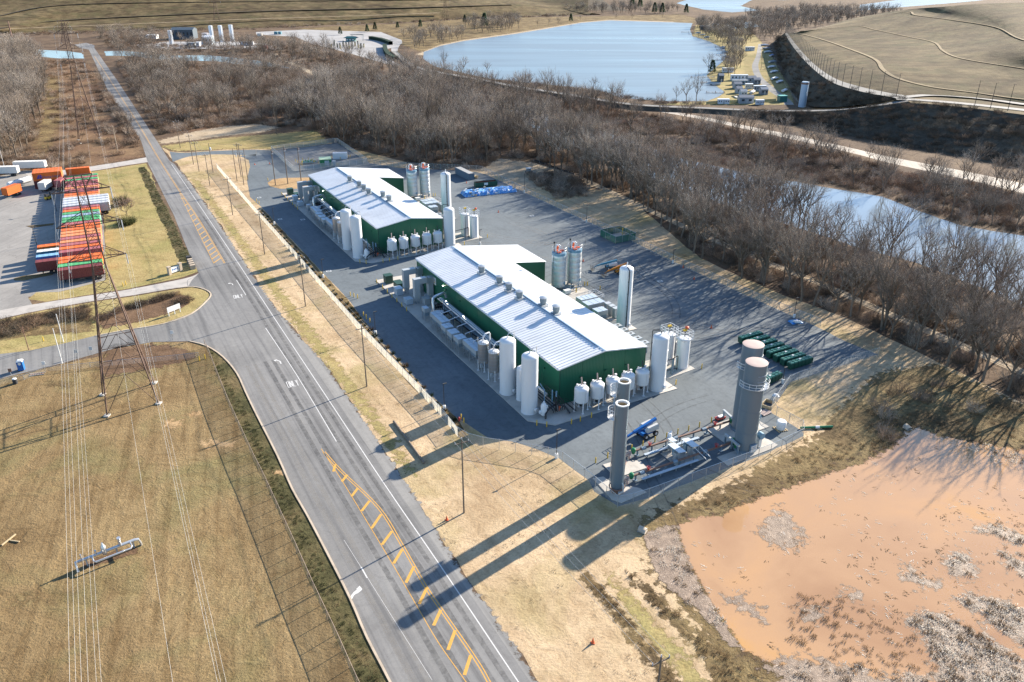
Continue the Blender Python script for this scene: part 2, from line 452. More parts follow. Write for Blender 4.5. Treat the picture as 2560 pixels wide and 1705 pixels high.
FENCE_L = [(513, 868), (528, 900), (543, 941), (576, 1023), (640, 1164), (659, 1200), (737, 1371), (785, 1480), (846, 1609), (888, 1705), (960, 1860)]
CURB_L = [(473, 853), (516, 865), (557, 892), (592, 933), (614, 980), (640, 1034), (694, 1140), (730, 1221), (769, 1290), (820, 1387), (875, 1496), (917, 1593), (975, 1705), (1050, 1860)]
area('field_grass', FENCE_L + [(700, 2300), (-900, 2300), (-500, 1000), (0, 948), (68, 931), (160, 908), (240, 892), (300, 870), (380, 856), (473, 855)], .012, M_FIELD, .3, 3)
patch('mulch_bed', [(255, 914), (272, 874), (299, 868), (380, 860), (421, 864), (462, 873), (495, 894), (408, 917), (326, 930), (261, 941)], .02, M_MULCH, 1.0, 0.8)
area('ditch_grass', FENCE_L + CURB_L[::-1], .016, M_DITCH, .25, 2)
# bare worn patches of the field
for k, (x, y, rx, ry) in enumerate(((545, 1110, 40, 9), (487, 1035, 18, 6), (700, 1180, 10, 4), (430, 1060, 26, 8), (60, 1500, 40, 10), (150, 960, 40, 7))):
    patch('bare_soil', [(x + rx * math.cos(a / 10 * 2 * PI), y + ry * math.sin(a / 10 * 2 * PI)) for a in range(10)], .0165 + k * .0004, M_STRAW if k < 4 else M_ROUGH, 1.8, .5)
# road verge, plant surroundings, pond basin
SHOULD_R = [(402, 367), (425, 392), (446, 416), (540, 548), (640, 700), (681, 759), (734, 826), (803, 900), (882, 1012), (952, 1115), (1028, 1226), (1059, 1274), (1155, 1438), (1220, 1516), (1258, 1580), (1300, 1640), (1341, 1705), (1440, 1860)]
area('verge_grass', SHOULD_R + [(1700, 2400), (3600, 2200), (3400, 1250), (2600, 1030), (2345, 905), (2130, 803), (1910, 718), (1750, 645), (1640, 550), (1560, 490), (1480, 470), (1400, 452), (1330, 425), (1290, 427), (1100, 428), (950, 388), (860, 367), (825, 357), (690, 372), (560, 374), (462, 381), (424, 378)], .006, M_VERGE, .8, 3)
patch('green_verge', [(470, 440), (560, 560), (660, 700), (760, 842), (880, 1000), (960, 1105), (1000, 1165), (1040, 1190), (1000, 1120), (900, 985), (800, 850), (700, 720), (600, 585), (500, 455)], .009, M_LAWN, 1.6, 1.0)
patch('north_meadow_grass', [(402, 365), (470, 356), (560, 345), (640, 338), (790, 326), (825, 358), (680, 372), (560, 373), (440, 378)], .010, M_LAWN, 2.5, 1.5)
patch('sandy_clearing', [(395, 352), (480, 330), (560, 316), (640, 310), (700, 318), (660, 330), (560, 340), (470, 352), (402, 360)], .012, M_SAND, 2.5, 1.2)
patch('sandy_clearing', [(1200, 424), (1250, 396), (1292, 402), (1340, 408), (1440, 440), (1500, 470), (1420, 456), (1380, 462), (1330, 470), (1300, 468), (1260, 446)], .012, M_SAND, 2.5, 1.2)
# lawn by the container yard
area('lawn', [(165, 433), (232, 429), (366, 408), (380, 440), (400, 500), (425, 566), (455, 620), (497, 678), (462, 693), (326, 721), (236, 735), (114, 754), (70, 747), (90, 731), (150, 730), (262, 700), (262, 560), (240, 432)], .010, M_LAWN, .5, 2)
area('ditch_grass', [(344, 420), (362, 416), (400, 490), (435, 560), (476, 640), (470, 655), (446, 655), (420, 590), (380, 500)], .014, M_DITCH, .8, 1.5)
area('traffic_island', [(-300, 840), (0, 800), (100, 778), (236, 755), (326, 742), (446, 722), (480, 718), (510, 724), (526, 735), (516, 752), (478, 785), (408, 810), (312, 825), (239, 840), (163, 858), (71, 878), (0, 886), (-300, 930)], .010, M_LAWN, .2, 2)
patch('mulch_bed', [(240, 800), (300, 775), (390, 745), (450, 735), (478, 744), (470, 762), (420, 785), (340, 806), (260, 822)], .016, M_MULCH, 1.0, 0.8)
patch('rough_grass', [(-300, 835), (0, 805), (100, 782), (230, 760), (225, 800), (235, 830), (120, 835), (0, 850), (-300, 900)], .015, M_ROUGH, 1.2, 1.0)
# power line corridor and brush beyond
patch('corridor_grass', [(112, 150), (200, 148), (228, 165), (258, 230), (300, 300), (340, 360), (366, 392), (168, 424), (40, 432), (-200, 460), (-200, 440), (60, 400), (110, 300), (118, 200)], .004, M_BRUSH, 5, 3)
patch('corridor_grass', [(118, 190), (145, 190), (150, 300), (115, 380), (90, 400), (100, 300)], .007, M_ROUGH, 5, 3)
patch('brush_meadow', [(470, 200), (620, 170), (700, 190), (740, 250), (690, 318), (600, 312), (480, 335), (430, 300)], .005, M_BRUSH, 6, 4)
# far picnic lawns and camp grass
patch('lakeside_lawn', [(740, 72), (830, 66), (1000, 59), (1150, 48), (1300, 43), (1480, 41), (1700, 36), (1740, 45), (1735, 60), (1682, 58), (1525, 53), (1454, 59), (1348, 77), (1280, 88), (1156, 105), (1060, 132), (1000, 110), (980, 92), (960, 80), (770, 81)], .010, M_ROUGH, 5, 6)
patch('camp_lawn', [(1740, 62), (1850, 60), (1890, 90), (1925, 130), (1950, 180), (1975, 220), (1985, 262), (1640, 262), (1700, 256), (1766, 253), (1796, 242), (1812, 231), (1783, 209), (1766, 188), (1796, 163), (1818, 144), (1812, 122), (1772, 103), (1731, 90)], .008, M_LAWN, 2, 3)
strip('camp_lane', [(1896, 110), (1890, 140), (1880, 165), (1890, 195), (1920, 225), (1955, 250), (1960, 262)], [(1905, 110), (1902, 140), (1896, 165), (1908, 195), (1942, 225), (1975, 250), (1985, 262)], .012, M_GRAVEL)
# ------------------------------------------------------------------ water
LAKE = [(1060, 130), (1100, 115), (1156, 103), (1280, 86), (1348, 75), (1454, 57), (1525, 51), (1682, 56), (1731, 58), (1725, 75), (1731, 90), (1772, 103), (1812, 122), (1818, 144), (1796, 163), (1766, 188), (1783, 209), (1812, 231), (1796, 242), (1766, 253), (1668, 253), (1552, 245), (1497, 226), (1427, 217), (1342, 209), (1219, 196), (1086, 166), (1058, 147)]
area('lake_water', LAKE, .03, M_LAKE, .6, 6)
patch('lakeshore_sand', [(1040, 136), (1100, 112), (1156, 100), (1280, 83), (1348, 72), (1454, 55), (1525, 49), (1682, 54), (1700, 60), (1454, 64), (1280, 92), (1120, 118), (1062, 140)], .02, M_SAND, 3, 4)
area('river_water', [(1300, 272), (1340, 285), (1500, 325), (1700, 395), (1900, 440), (2030, 462), (2205, 492), (2300, 528), (2395, 563), (2560, 590), (2900, 640), (2900, 900), (2600, 790), (2539, 756), (2365, 685), (2281, 655), (2130, 615), (1950, 555), (1750, 490), (1560, 420), (1440, 365), (1340, 325), (1300, 300)], .02, M_RIVER, 1.2, 3)
area('canal_water', [(-200, 140), (20, 128), (90, 124), (170, 128), (205, 133), (211, 146), (150, 146), (90, 141), (30, 140), (-200, 160)], .02, M_RIVER, 1, 6)
area('canal_water', [(262, 128), (310, 127), (370, 132), (430, 139), (520, 138), (600, 146), (690, 158), (720, 170), (640, 166), (540, 153), (440, 151), (400, 148), (330, 140), (265, 139)], .021, M_RIVER, 1, 6)
area('canal_water', [(840, 180), (900, 178), (1000, 200), (1080, 215), (1180, 230), (1300, 262), (1300, 285), (1180, 250), (1060, 228), (940, 205)], .022, M_RIVER, 1.5, 6)
area('far_river_water', [(1690, 8), (1740, -8), (1830, -20), (1900, -10), (1850, 15), (1900, 26), (1830, 31), (1760, 24)], .02, M_LAKE, 2, 20)
area('far_river_water', [(2150, 26), (2250, 18), (2400, 6), (2560, -10), (2900, -30), (2900, -60), (2500, -40), (2300, -8), (2150, 12)], .02, M_LAKE, 2, 20)
area('far_river_water', [(1500, -25), (1700, -35), (2100, -45), (2100, -20), (1960, 0), (1920, -2), (1700, -18)], .02, M_LAKE, 2, 20)
area('far_river_water', [(1815, 63), (1880, 54), (1900, 66), (1850, 72), (1820, 70)], .02, M_LAKE, .5, 10)
# pond
POND = [(1695, 1342), (1704, 1310), (1745, 1290), (1808, 1290), (1844, 1268), (1900, 1248), (1966, 1224), (2030, 1200), (2094, 1178), (2150, 1160), (2205, 1137), (2240, 1112), (2262, 1090), (2270, 1071), (2298, 1072), (2360, 1093), (2463, 1112), (2560, 1126), (2800, 1150), (3400, 1300), (3200, 2100), (2200, 1900), (2050, 1760), (1990, 1705), (1919, 1657), (1853, 1619), (1827, 1583), (1786, 1522), (1760, 1477), (1721, 1409)]
patch('pond_basin_grass', [(1600, 1300), (1700, 1262), (1840, 1205), (1930, 1150), (2030, 1100), (2120, 1000), (2200, 930), (2345, 910), (2600, 1035), (3400, 1250), (3400, 1320), (3200, 2300), (1900, 2000), (1800, 1705), (1740, 1560), (1640, 1440)], .008, M_ROUGH, 2.5, 1.0)
patch('pond_water', POND, .03, M_POND, 1.0, .6)
M_WET = grass('wet_silt_margin', [(.075, .05, .033), (.115, .078, .05), (.15, .105, .068), (.19, .14, .095)], .3, None, 1.6, .7)
patch('pond_margin', [(x, y) for x, y in POND], .0265, M_WET, 4.0, .8)
patch('pond_mud', [(1612, 1342), (1640, 1318), (1694, 1318), (1697, 1342), (1721, 1409), (1760, 1477), (1786, 1522), (1827, 1583), (1856, 1622), (1830, 1622), (1770, 1552), (1700, 1490), (1650, 1450), (1628, 1400)], .034, M_MUD, 0.7, 0.35)
def islet(pts, k=[0]):
    k[0] += 1; return patch('pond_mud', pts, .038 + k[0] * .0012, M_MUD, 2.2, .4)
islet([(2274, 1551), (2310, 1532), (2355, 1545), (2397, 1554), (2559, 1651), (2700, 1705), (2559, 1760), (2371, 1760), (2323, 1619)])
islet([(2397, 1500), (2422, 1483), (2500, 1506), (2559, 1522), (2650, 1560), (2600, 1640), (2467, 1548)])
islet([(1919, 1657), (1980, 1640), (2080, 1660), (2200, 1690), (2320, 1690), (2360, 1760), (2100, 1800), (1960, 1720)])
islet([(2440, 1325), (2475, 1312), (2520, 1320), (2560, 1340), (2600, 1350), (2560, 1365), (2500, 1345)])
islet([(2360, 1400), (2400, 1378), (2425, 1390), (2440, 1420), (2420, 1450), (2380, 1440)])
islet([(2250, 1440), (2275, 1420), (2300, 1440), (2340, 1452), (2345, 1470), (2290, 1462)])
islet([(1820, 1500), (1850, 1480), (1862, 1505), (1905, 1525), (1900, 1548), (1850, 1520)])
islet([(2500, 1380), (2560, 1400), (2600, 1440), (2560, 1450), (2520, 1420)])
islet([(1915, 1300), (1950, 1270), (1990, 1310), (2012, 1345), (1985, 1370), (1930, 1362), (1895, 1330)])
islet([(2100, 1480), (2140, 1478), (2155, 1495), (2120, 1500)])
islet([(2000, 1520), (2060, 1530), (2040, 1560), (2010, 1545)])
patch('rough_bank', [(1563, 1425), (1600, 1450), (1660, 1500), (1740, 1580), (1830, 1660), (1900, 1705), (2000, 1900), (1820, 1800), (1760, 1650), (1680, 1560), (1590, 1470)], .012, M_ROUGH, 1.4, 0.7)
patch('rough_bank', [(1445, 1432), (1478, 1438), (1540, 1505), (1600, 1580), (1680, 1680), (1760, 1800), (1690, 1760), (1590, 1610), (1500, 1500)], .012, M_ROUGH, 1.4, 0.7)
patch('green_verge', [(1520, 1430), (1570, 1480), (1660, 1580), (1780, 1720), (1740, 1740), (1640, 1620), (1560, 1510)], .010, M_LAWN, 1.6, 1.0)
# ------------------------------------------------------------------ roads
patch('gravel_shoulder', [(446, 416), (540, 548), (640, 700), (681, 759), (734, 826), (803, 900), (882, 1012), (952, 1115), (1028, 1226), (1059, 1274), (1155, 1438), (1220, 1516), (1258, 1580), (1300, 1640), (1341, 1705), (1440, 1860), (1300, 1860), (1200, 1620), (954, 1240), (819, 1030), (640, 760), (516, 570)], .014, M_GRAVEL, 0.7, 0.8)
WLINE = [(429, 411), (516, 539), (640, 725), (689, 800), (819, 996), (954, 1200), (1108, 1425), (1279, 1680), (1400, 1860)]
wl = spline(W(WLINE), 4)
def offset(ws, d):
    out = []; n = len(ws)
    for i, p in enumerate(ws):
        t = (ws[min(i + 1, n - 1)] - ws[max(i - 1, 0)]).normalized()
        out.append(p + Vector((t.y, -t.x, 0)) * d)
    return out
edge_r = offset(wl, -1.3)
road_poly = [G(x, y) for x, y in ((215, 112), (225, 130), (272, 231), (353, 353), (370, 408), (435, 539), (473, 634), (497, 683), (480, 700), (470, 717), (500, 719), (520, 726), (528, 735), (516, 752), (478, 784), (408, 809), (312, 825), (239, 839), (163, 858), (71, 877), (0, 885), (-300, 930), (-300, 1000), (0, 947), (68, 930), (160, 907), (272, 875), (380, 855))] + W(CURB_L) + edge_r[::-1] + [G(x, y) for x, y in ((424, 402), (402, 367), (293, 201), (236, 120), (230, 110))]
road = area('main_road', road_poly, .020, M_ROAD, 0, 99, world=True)
area('far_road', [(185, 112), (215, 107), (236, 113), (236, 121), (222, 124), (200, 120)], .021, M_ROAD, 0, 99)
strip('yard_drive', [(424, 379), (462, 382), (543, 377), (640, 374)], [(432, 405), (475, 391), (543, 386), (640, 389)], .016, M_YARD)
strip('north_driveway', [(60, 432), (168, 424), (300, 405), (367, 393)], [(80, 446), (231, 427), (310, 414), (372, 405)], .013, M_DRIVE)
strip('driveway', [(-200, 815), (0, 776), (114, 756), (236, 737), (326, 723), (462, 696), (497, 683)], [(-200, 850), (0, 798), (100, 776), (236, 752), (326, 739), (446, 719), (470, 717)], .018, M_DRIVE)
area('container_yard', [(-300, 470), (0, 440), (60, 426), (170, 429), (250, 431), (264, 640), (262, 702), (150, 729), (70, 742), (85, 770), (0, 796), (-300, 850)], .008, M_OLDLOT, .2, 3)
area('parking_lot', [(640, 80), (760, 74), (952, 80), (1004, 100), (1006, 108), (977, 120), (958, 125), (963, 141), (1001, 163), (966, 160), (912, 144), (825, 120), (776, 109), (740, 92), (640, 86)], .014, M_LOTFAR, .4, 8)
strip('park_lane', [(985, 108), (978, 122), (984, 140), (1010, 158)], [(1003, 108), (995, 122), (998, 138), (1030, 160)], .016, M_LOTFAR)
# markings
line('edge_line', wl, .16, .025, M_WHT, road, 1, True)
yl = spline(W([(236, 140), (330, 285), (399, 400), (451, 481)]), 5)
line('centre_line', offset(yl, .17), .13, .025, M_YEL, road, 1, True)
line('centre_line', offset(yl, -.17), .13, .025, M_YEL, road, 1, True)
line('taper_line', [(449, 483), (486, 560), (535, 659)], .13, .025, M_YEL, road)
tr = spline(W([(451, 481), (500, 553), (562, 658)]), 4)
line('taper_line', offset(tr, .2), .13, .025, M_YEL, road, 1, True)
line('taper_line', offset(tr, -.1), .13, .025, M_YEL, road, 1, True)
def hatch(a, b, wd):
    p, q = G(*a), G(*b); return ribbon_world([p, q], wd, .026).build('hatch_bar', M_YEL, road, False)
L0, L1 = ((452, 496), (535, 657)), ((461, 497), (556, 650))
for k in range(15):
    t = (k / 14) ** .82
    x = lambda A, t: (A[0][0] + (A[1][0] - A[0][0]) * t, A[0][1] + (A[1][1] - A[0][1]) * t)
    a, b = x(L0, t), x(L1, max(0, t - .035)); hatch(a, b, .38)
YD = [(810, 1130), (855, 1180), (947, 1270), (1005, 1363), (1060, 1460), (1100, 1520), (1180, 1635), (1222, 1705), (1300, 1860)]
yd = spline(W(YD), 5)
line('double_line', offset(yd, .19), .14, .025, M_YEL, road, 1, True)
line('double_line', offset(yd, -.19), .14, .025, M_YEL, road, 1, True)
line('turn_lane_line', [(803, 1122), (856, 1203), (930, 1325), (990, 1425), (1045, 1520), (1095, 1605), (1165, 1705), (1270, 1860)], .11, .025, M_YEL, road)
for a, b in (((834, 1179), (838, 1161)), ((855, 1204), (868, 1187)), ((879, 1241), (895, 1220)), ((904, 1278), (924, 1252)), ((929, 1321), (953, 1286)), ((955, 1362), (980, 1328)), ((984, 1409), (1006, 1373)), ((1015, 1457), (1035, 1416)), ((1048, 1510), (1068, 1468)), ((1084, 1564), (1102, 1525)), ((1120, 1625), (1138, 1576)), ((1161, 1688), (1177, 1638)), ((1205, 1760), (1220, 1705))):
    hatch(a, b, .45)
line('lane_line', [(664, 820), (740, 935), (841, 1104)], .16, .025, M_WHT, road)
line('lane_line', [(591, 700), (615, 738)], .16, .025, M_WHT, road)
line('lane_line', [(903, 1418), (918, 1445)], .2, .025, M_WHT, road)
line('lane_line', [(860, 1350), (960, 1510), (1080, 1700)], .05, .024, M_WHT, road)
LET = {'O': [[(0, 0), (1, 0), (1, 1), (0, 1), (0, 0)]], 'N': [[(0, 0), (0, 1), (1, 0), (1, 1)]], 'L': [[(0, 1), (0, 0), (1, 0)]], 'Y': [[(0, 1), (.5, .5), (1, 1)], [(.5, .5), (.5, 0)]]}
def only(c, wl_, hl, rz):
    c = G(*c)
    ux = Vector((math.cos(rz), math.sin(rz), 0)); uy = Vector((-math.sin(rz), math.cos(rz), 0))
    mm = MB()
    for k, ch in enumerate('ONLY'):
        for st in LET[ch]:
            for a, b in zip(st, st[1:]):
                pa = c + ux * ((k - 2) * wl_ + a[0] * wl_ * .66) + uy * (a[1] * hl)
                pb = c + ux * ((k - 2) * wl_ + b[0] * wl_ * .66) + uy * (b[1] * hl)
                r_ = ribbon_world([pa, pb], .15, .0245 + .0006 * (len(mm.f) % 9)); n0 = len(mm.v)
                mm.v += r_.v; mm.f += [tuple(i + n0 for i in f) for f in r_.f]; mm.m += r_.m
    o = mm.build('only_lettering', M_WHT, road, False); o['label'] = 'white painted word ONLY on the turn lane'
only((736, 966), .60, 2.6, YAW - R(4)); only((598, 745), .60, 2.4, YAW - R(4))
def arrow(c, rz, s=1.0):
    c = G(*c); ca, sa = math.cos(rz), math.sin(rz)
    mm = MB()
    for poly in ([(-.1, -1.3), (.1, -1.3), (.12, -.2), (-.08, 0), (-.1, -.2)], [(-.1, -.25), (.12, -.2), (-.35, .55), (-.55, .45)], [(-.2, .75), (-.95, .75), (-.75, .05)]):
        mm.quad(*[(c.x + s * (ca * x - sa * y), c.y + s * (sa * x + ca * y), .025 + .0005 * len(mm.f)) for x, y in poly])
    mm.build('turn_arrow', M_WHT, road, False)
arrow((699, 902), YAW - R(2), 1.2); arrow((580, 709), YAW, 1.0)
area('worn_marking', [(876, 1492), (888, 1475), (900, 1465), (905, 1472), (890, 1485), (879, 1500)], .025, M_WHT, .25, .3, parent=road, fq=2)
# tar seams and skid lines
for pts in ([(471, 718), (470, 700), (500, 690)], [(497, 683), (500, 690), (515, 716)]):
    line('tar_seam', pts, .1, .0235, M_TAR, road)
def kerb(px, h=.14, wd=.3, name='kerb'):
    ws = spline(W(px), 3); mm = MB()
    for a, b in zip(ws, ws[1:]):
        mm.bar((a.x, a.y, h / 2), (b.x, b.y, h / 2), wd, h)
    return mm.build(name, M_KERB, road, False)
kerb(CURB_L)
kerb([(446, 720), (480, 717), (510, 723), (527, 735), (517, 752), (478, 785), (408, 810), (312, 826), (239, 840)])
# ------------------------------------------------------------------ yard
FENCE_Y = [(543, 421), (640, 533), (740, 645), (898, 826), (1034, 968), (1102, 1039), (1145, 1093)]
YARD = [(640, 374), (679, 376), (760, 368), (843, 357), (880, 378), (925, 408), (1000, 420), (1120, 425), (1190, 430), (1215, 436), (1310, 480), (1467, 553), (1573, 599), (1682, 653), (1920, 763), (2037, 814), (2110, 852), (2194, 886), (1976, 955), (1926, 1030), (2006, 1078), (2009, 1089), (1920, 1132), (1618, 1246), (1547, 1266), (1486, 1229), (1470, 1200), (1398, 1147), (1340, 1122), (1280, 1104), (1219, 1094), (1137, 1040), (1075, 986), (939, 839), (871, 749), (808, 683), (656, 520), (625, 492), (618, 450), (625, 416), (622, 400), (600, 390), (640, 386)]
yard = area('plant_yard', YARD, .016, M_YARD, .15, 2, fq=.4)
area('straw_island', [(668, 457), (680, 449), (710, 445), (770, 444), (800, 450), (800, 466), (740, 472), (700, 472), (676, 466)], .028, M_STRAW, .3, 1)
area('gravel_court', [(682, 378), (842, 359), (918, 407), (736, 427)], .024, M_GRAVEL, .1, 2)
area('planting_strip', FENCE_Y[1:] + [(1183, 1112), (1137, 1042), (1075, 988), (939, 841), (871, 751), (808, 685), (656, 522)], .018, M_ROUGH, .3, 1)
for pts in ([(1310, 640), (1440, 700), (1560, 752), (1605, 790)], [(1380, 640), (1460, 708), (1540, 770)], [(1640, 770), (1720, 792)], [(930, 735), (1010, 700)]):
    line('pavement_seam', pts, .12, .021, M_TAR, yard)

# tyre marks, wheel paths and stains
def film(name, col, alpha):
    t = NT(name); tr = t.n('ShaderNodeBsdfTransparent'); mx = t.n('ShaderNodeMixShader')
    n = t.noise(t.pos(), .8, 5, .7, .5); t.l(t.math('MULTIPLY', t.ramp(n, [(.3, (0, 0, 0)), (.7, (1, 1, 1))]), alpha), mx.inputs[0])
    t.b.inputs['Base Color'].default_value = (*col, 1); t.b.inputs['Roughness'].default_value = .8
    t.l(tr.outputs[0], mx.inputs[1]); t.l(t.b.outputs[0], mx.inputs[2]); t.l(mx.outputs[0], t.out.inputs[0]); return t.mat
M_TYRE = film('tyre_rubber', (.045, .045, .047), .42); M_DUST = film('pale_dust', (.30, .28, .25), .45)
rgt = random.Random(21)
def arcs(parent, c, n, span, zz, mat, wd):
    for k in range(n):
        p = c + Vector((rgt.uniform(-span, span), rgt.uniform(-span, span), 0)); a = rgt.uniform(0, 6.28); cv = rgt.uniform(-.035, .035); L = rgt.uniform(14, 38); pts = []
        for i in range(16):
            pts.append(p.copy()); a += cv * L / 15; p = p + Vector((math.cos(a), math.sin(a), 0)) * (L / 15)
        for d_ in (-.95, .95): ribbon_world(offset(pts, d_), wd, zz + rgt.uniform(0, .002)).build('tyre_mark', mat, parent, False)
arcs(yard, P(45, 55), 7, 14, .0215, M_TYRE, .3); arcs(yard, P(44, 15), 7, 12, .0215, M_TYRE, .3); arcs(yard, P(10, -17), 4, 6, .0215, M_TYRE, .26); arcs(yard, P(44, 95), 6, 16, .0215, M_DUST, .4)
for d_, wd, mt in ((1.1, .7, M_TYRE), (2.7, .7, M_TYRE), (5.6, .8, M_TYRE), (7.3, .8, M_TYRE), (9.6, .8, M_DUST), (11.2, .9, M_DUST)):
    ribbon_world(offset(wl[4 if d_ < 5 else 14:], d_), wd, .0222).build('wheel_path', mt, road, False)
# ------------------------------------------------------------------ hills
def resample(ws, n):
    L = [0.0]
    for a, b in zip(ws, ws[1:]): L.append(L[-1] + (b - a).length)
    out = []; j = 0
    for i in range(n):
        d = L[-1] * i / (n - 1)
        while j < len(ws) - 2 and L[j + 1] < d: j += 1
        s = (d - L[j]) / max(1e-6, L[j + 1] - L[j]); out.append(ws[j].lerp(ws[j + 1], min(1, max(0, s))))
    return out
def W3(pts): return [G(x, y, z) for x, y, z in pts]
def loft(name, rows, mat, n=80, sub=6, rough=0.0):
    rs = [resample(spline(r, 4), n) for r in rows]
    cols = [spline([r[j] for r in rs], sub) for j in range(n)]
    k = len(cols[0]); m = MB()
    for i in range(k):
        for j in range(n):
            p = cols[j][i]
            if rough and 0 < i < k - 1:
                p = p + Vector((0, 0, mn.noise(p * .03) * rough + mn.noise(p * .11) * rough * .5))
            m.v.append((p.x, p.y, p.z))
    m.f = [(i * n + j, i * n + j + 1, (i + 1) * n + j + 1, (i + 1) * n + j) for i in range(k - 1) for j in range(n - 1)]
    m.m = [0] * len(m.f)
    return struct(m.build(name, mat))
def shift(row, dy, z): return [Vector((p.x * (p.y + dy) / p.y, p.y + dy, z)) for p in row]
H0 = W3([(1968, 82, 14), (1995, 118, 14), (2035, 160, 14), (2085, 195, 14), (2140, 214, 14), (2200, 228, 14), (2260, 238, 14), (2400, 246, 14), (2560, 258, 14), (2750, 280, 14)])
H1 = W3([(1985, 81, 15), (2029, 91, 16), (2070, 103, 17), (2110, 117, 18), (2186, 147, 19), (2208, 174, 18.5), (2246, 196, 17.5), (2328, 217, 16.5), (2436, 231, 15.8), (2560, 248, 15.5), (2750, 265, 15.5)])
H2 = W3([(2000, 79, 16), (2020, 76, 18), (2137, 65, 21), (2192, 75, 22), (2273, 92, 23), (2336, 106, 23.5), (2360, 128, 23), (2409, 147, 23), (2560, 171, 23), (2750, 200, 23)])
H3 = W3([(2030, 74, 18), (2137, 52, 22.5), (2265, 30, 31), (2290, 38, 31), (2382, 50, 32), (2491, 68, 33), (2560, 100, 32), (2750, 140, 32)])
H4 = W3([(2050, 70, 18.5), (2137, 45, 22.5), (2265, 24, 32), (2355, 17, 38), (2440, 10, 42), (2560, 6, 44.5), (2750, 0, 46)])
hillR = loft('landfill_hill', [H0, H1, H2, H3, H4], M_HILL, 90, 6)
loft('landfill_hill', [H4, shift(H4, 220, -1)], M_HILL, 90, 4)
for row, wd in ((H1, 2.6), (H2, 2.2), (H3, 2.0)):
    ribbon_world(spline(row, 6), wd, .1).build('hill_track', M_TRACKH, hillR, False)
EDGE_O = W3([(1962, 84, 14), (1985, 120, 14), (2025, 165, 14), (2075, 203, 14), (2130, 223, 14), (2192, 237, 14), (2240, 244, 14), (2258, 248, 14)])
loft('landfill_bank', [W3([(1942, 98, 0), (1945, 130, 0), (1960, 180, 0), (1985, 225, 0), (2015, 262, 0), (2083, 268, 4), (2192, 257, 10), (2255, 249, 13.6)]), EDGE_O], M_BANK, 60, 8, 1.6)
er = resample(spline(H0, 4), 60)
m = MB(); eo = resample(spline(EDGE_O, 4), 60); ei = resample(spline(H0[:7], 4), 60)
m.v = [tuple(p + Vector((0, 0, .05))) for ab in zip(eo, ei) for p in ab]; m.f = [(2 * i, 2 * i + 1, 2 * i + 3, 2 * i + 2) for i in range(59)]; m.m = [0] * 59
struct(m.build('hill_road', M_GRAVEL, None, False))
FB_T = W3([(1870, 277.5, 2.0), (1920, 280, 2.6), (2083, 279, 6), (2192, 266, 11), (2280, 258, 14), (2400, 267, 14), (2560, 287, 14), (2760, 312, 14)])
FB_B = W3([(1860, 284, 0), (1930, 302, 0), (2083, 332, 0), (2200, 354, 0), (2300, 372, 0), (2420, 396, 0), (2560, 422, 0), (2760, 450, 0)])
loft('landfill_bank', [FB_B, FB_T], M_BANK, 60, 8, 1.4)
m = MB(); a_ = resample(spline(FB_T[4:], 4), 30); b_ = resample(spline(W3([(2258, 248, 14), (2262, 239, 14), (2400, 247, 14), (2560, 259, 14), (2750, 281, 14)]), 4), 30)
m.v = [tuple(p + Vector((0, 0, .03))) for ab in zip(a_, b_) for p in ab]; m.f = [(2 * i, 2 * i + 1, 2 * i + 3, 2 * i + 2) for i in range(29)]; m.m = [0] * 29
struct(m.build('hill_shelf', M_HILL, None, False))
ribbon_world(resample(spline(W3([(2240, 247, 14.2), (2300, 250, 14.2), (2400, 258, 14.2), (2560, 275, 14.2), (2760, 300, 14.2)]), 4), 30), 6, .05).build('hill_road', M_GRAVEL, None, False)['kind'] = 'structure'
ribbon_world(resample(spline(W3([(2240, 246, 14.2), (2330, 238, 14.4), (2450, 246, 14.4), (2560, 261, 14.4), (2760, 283, 14.4)]), 4), 30), 5, .2).build('hill_road', M_GRAVEL, None, False)['kind'] = 'structure'
L0 = W3([(-400, 95, 0), (0, 84, 0), (320, 76, 0), (640, 70, 0), (830, 62, 0), (1000, 56, 0), (1150, 47, 0), (1300, 41, 0), (1420, 38, 0), (1500, 36, 0)])
L1 = W3([(-400, 85, 4), (0, 71, 5), (177, 50, 8), (640, 29, 13), (1000, 20, 14), (1280, 12, 12), (1390, 22, 5), (1500, 35, 1)])
L2 = W3([(-400, 60, 10), (0, 40, 13), (177, 12, 22), (640, 4, 22), (1000, 0, 22), (1240, -2, 17), (1340, 8, 10), (1480, 33, 2)])
L3 = W3([(-400, -20, 36), (0, -30, 38), (300, -40, 42), (640, -50, 44), (1000, -50, 44), (1200, -30, 28), (1320, 0, 12), (1470, 32, 2)])
hillL = loft('landfill_hill', [L0, L1, L2, L3, shift(L3, 250, 25), shift(L3, 700, -2)], M_HILL, 110, 6)
for row, wd, mt in ((L1[1:6], 8, M_BANK), (L2[1:6], 5, M_BANK)):
    ribbon_world(spline(row, 8), wd, .5).build('bench_track', mt, hillL, False)
ribbon_world(spline(W3([(0, 76.5, 3.2), (320, 63.5, 4.8), (640, 50.5, 6.2), (900, 42.5, 6.8), (1100, 35, 6.6)]), 8), 4, 1.6).build('bench_track', M_SAND, hillL, False)
area('far_slope_shade', [(1370, -6), (1500, -4), (1525, 12), (1570, 27), (1480, 26), (1400, 12)], .02, M_BANK, 2, 20)  # flat patch; shade of a far hill slope put into its colour
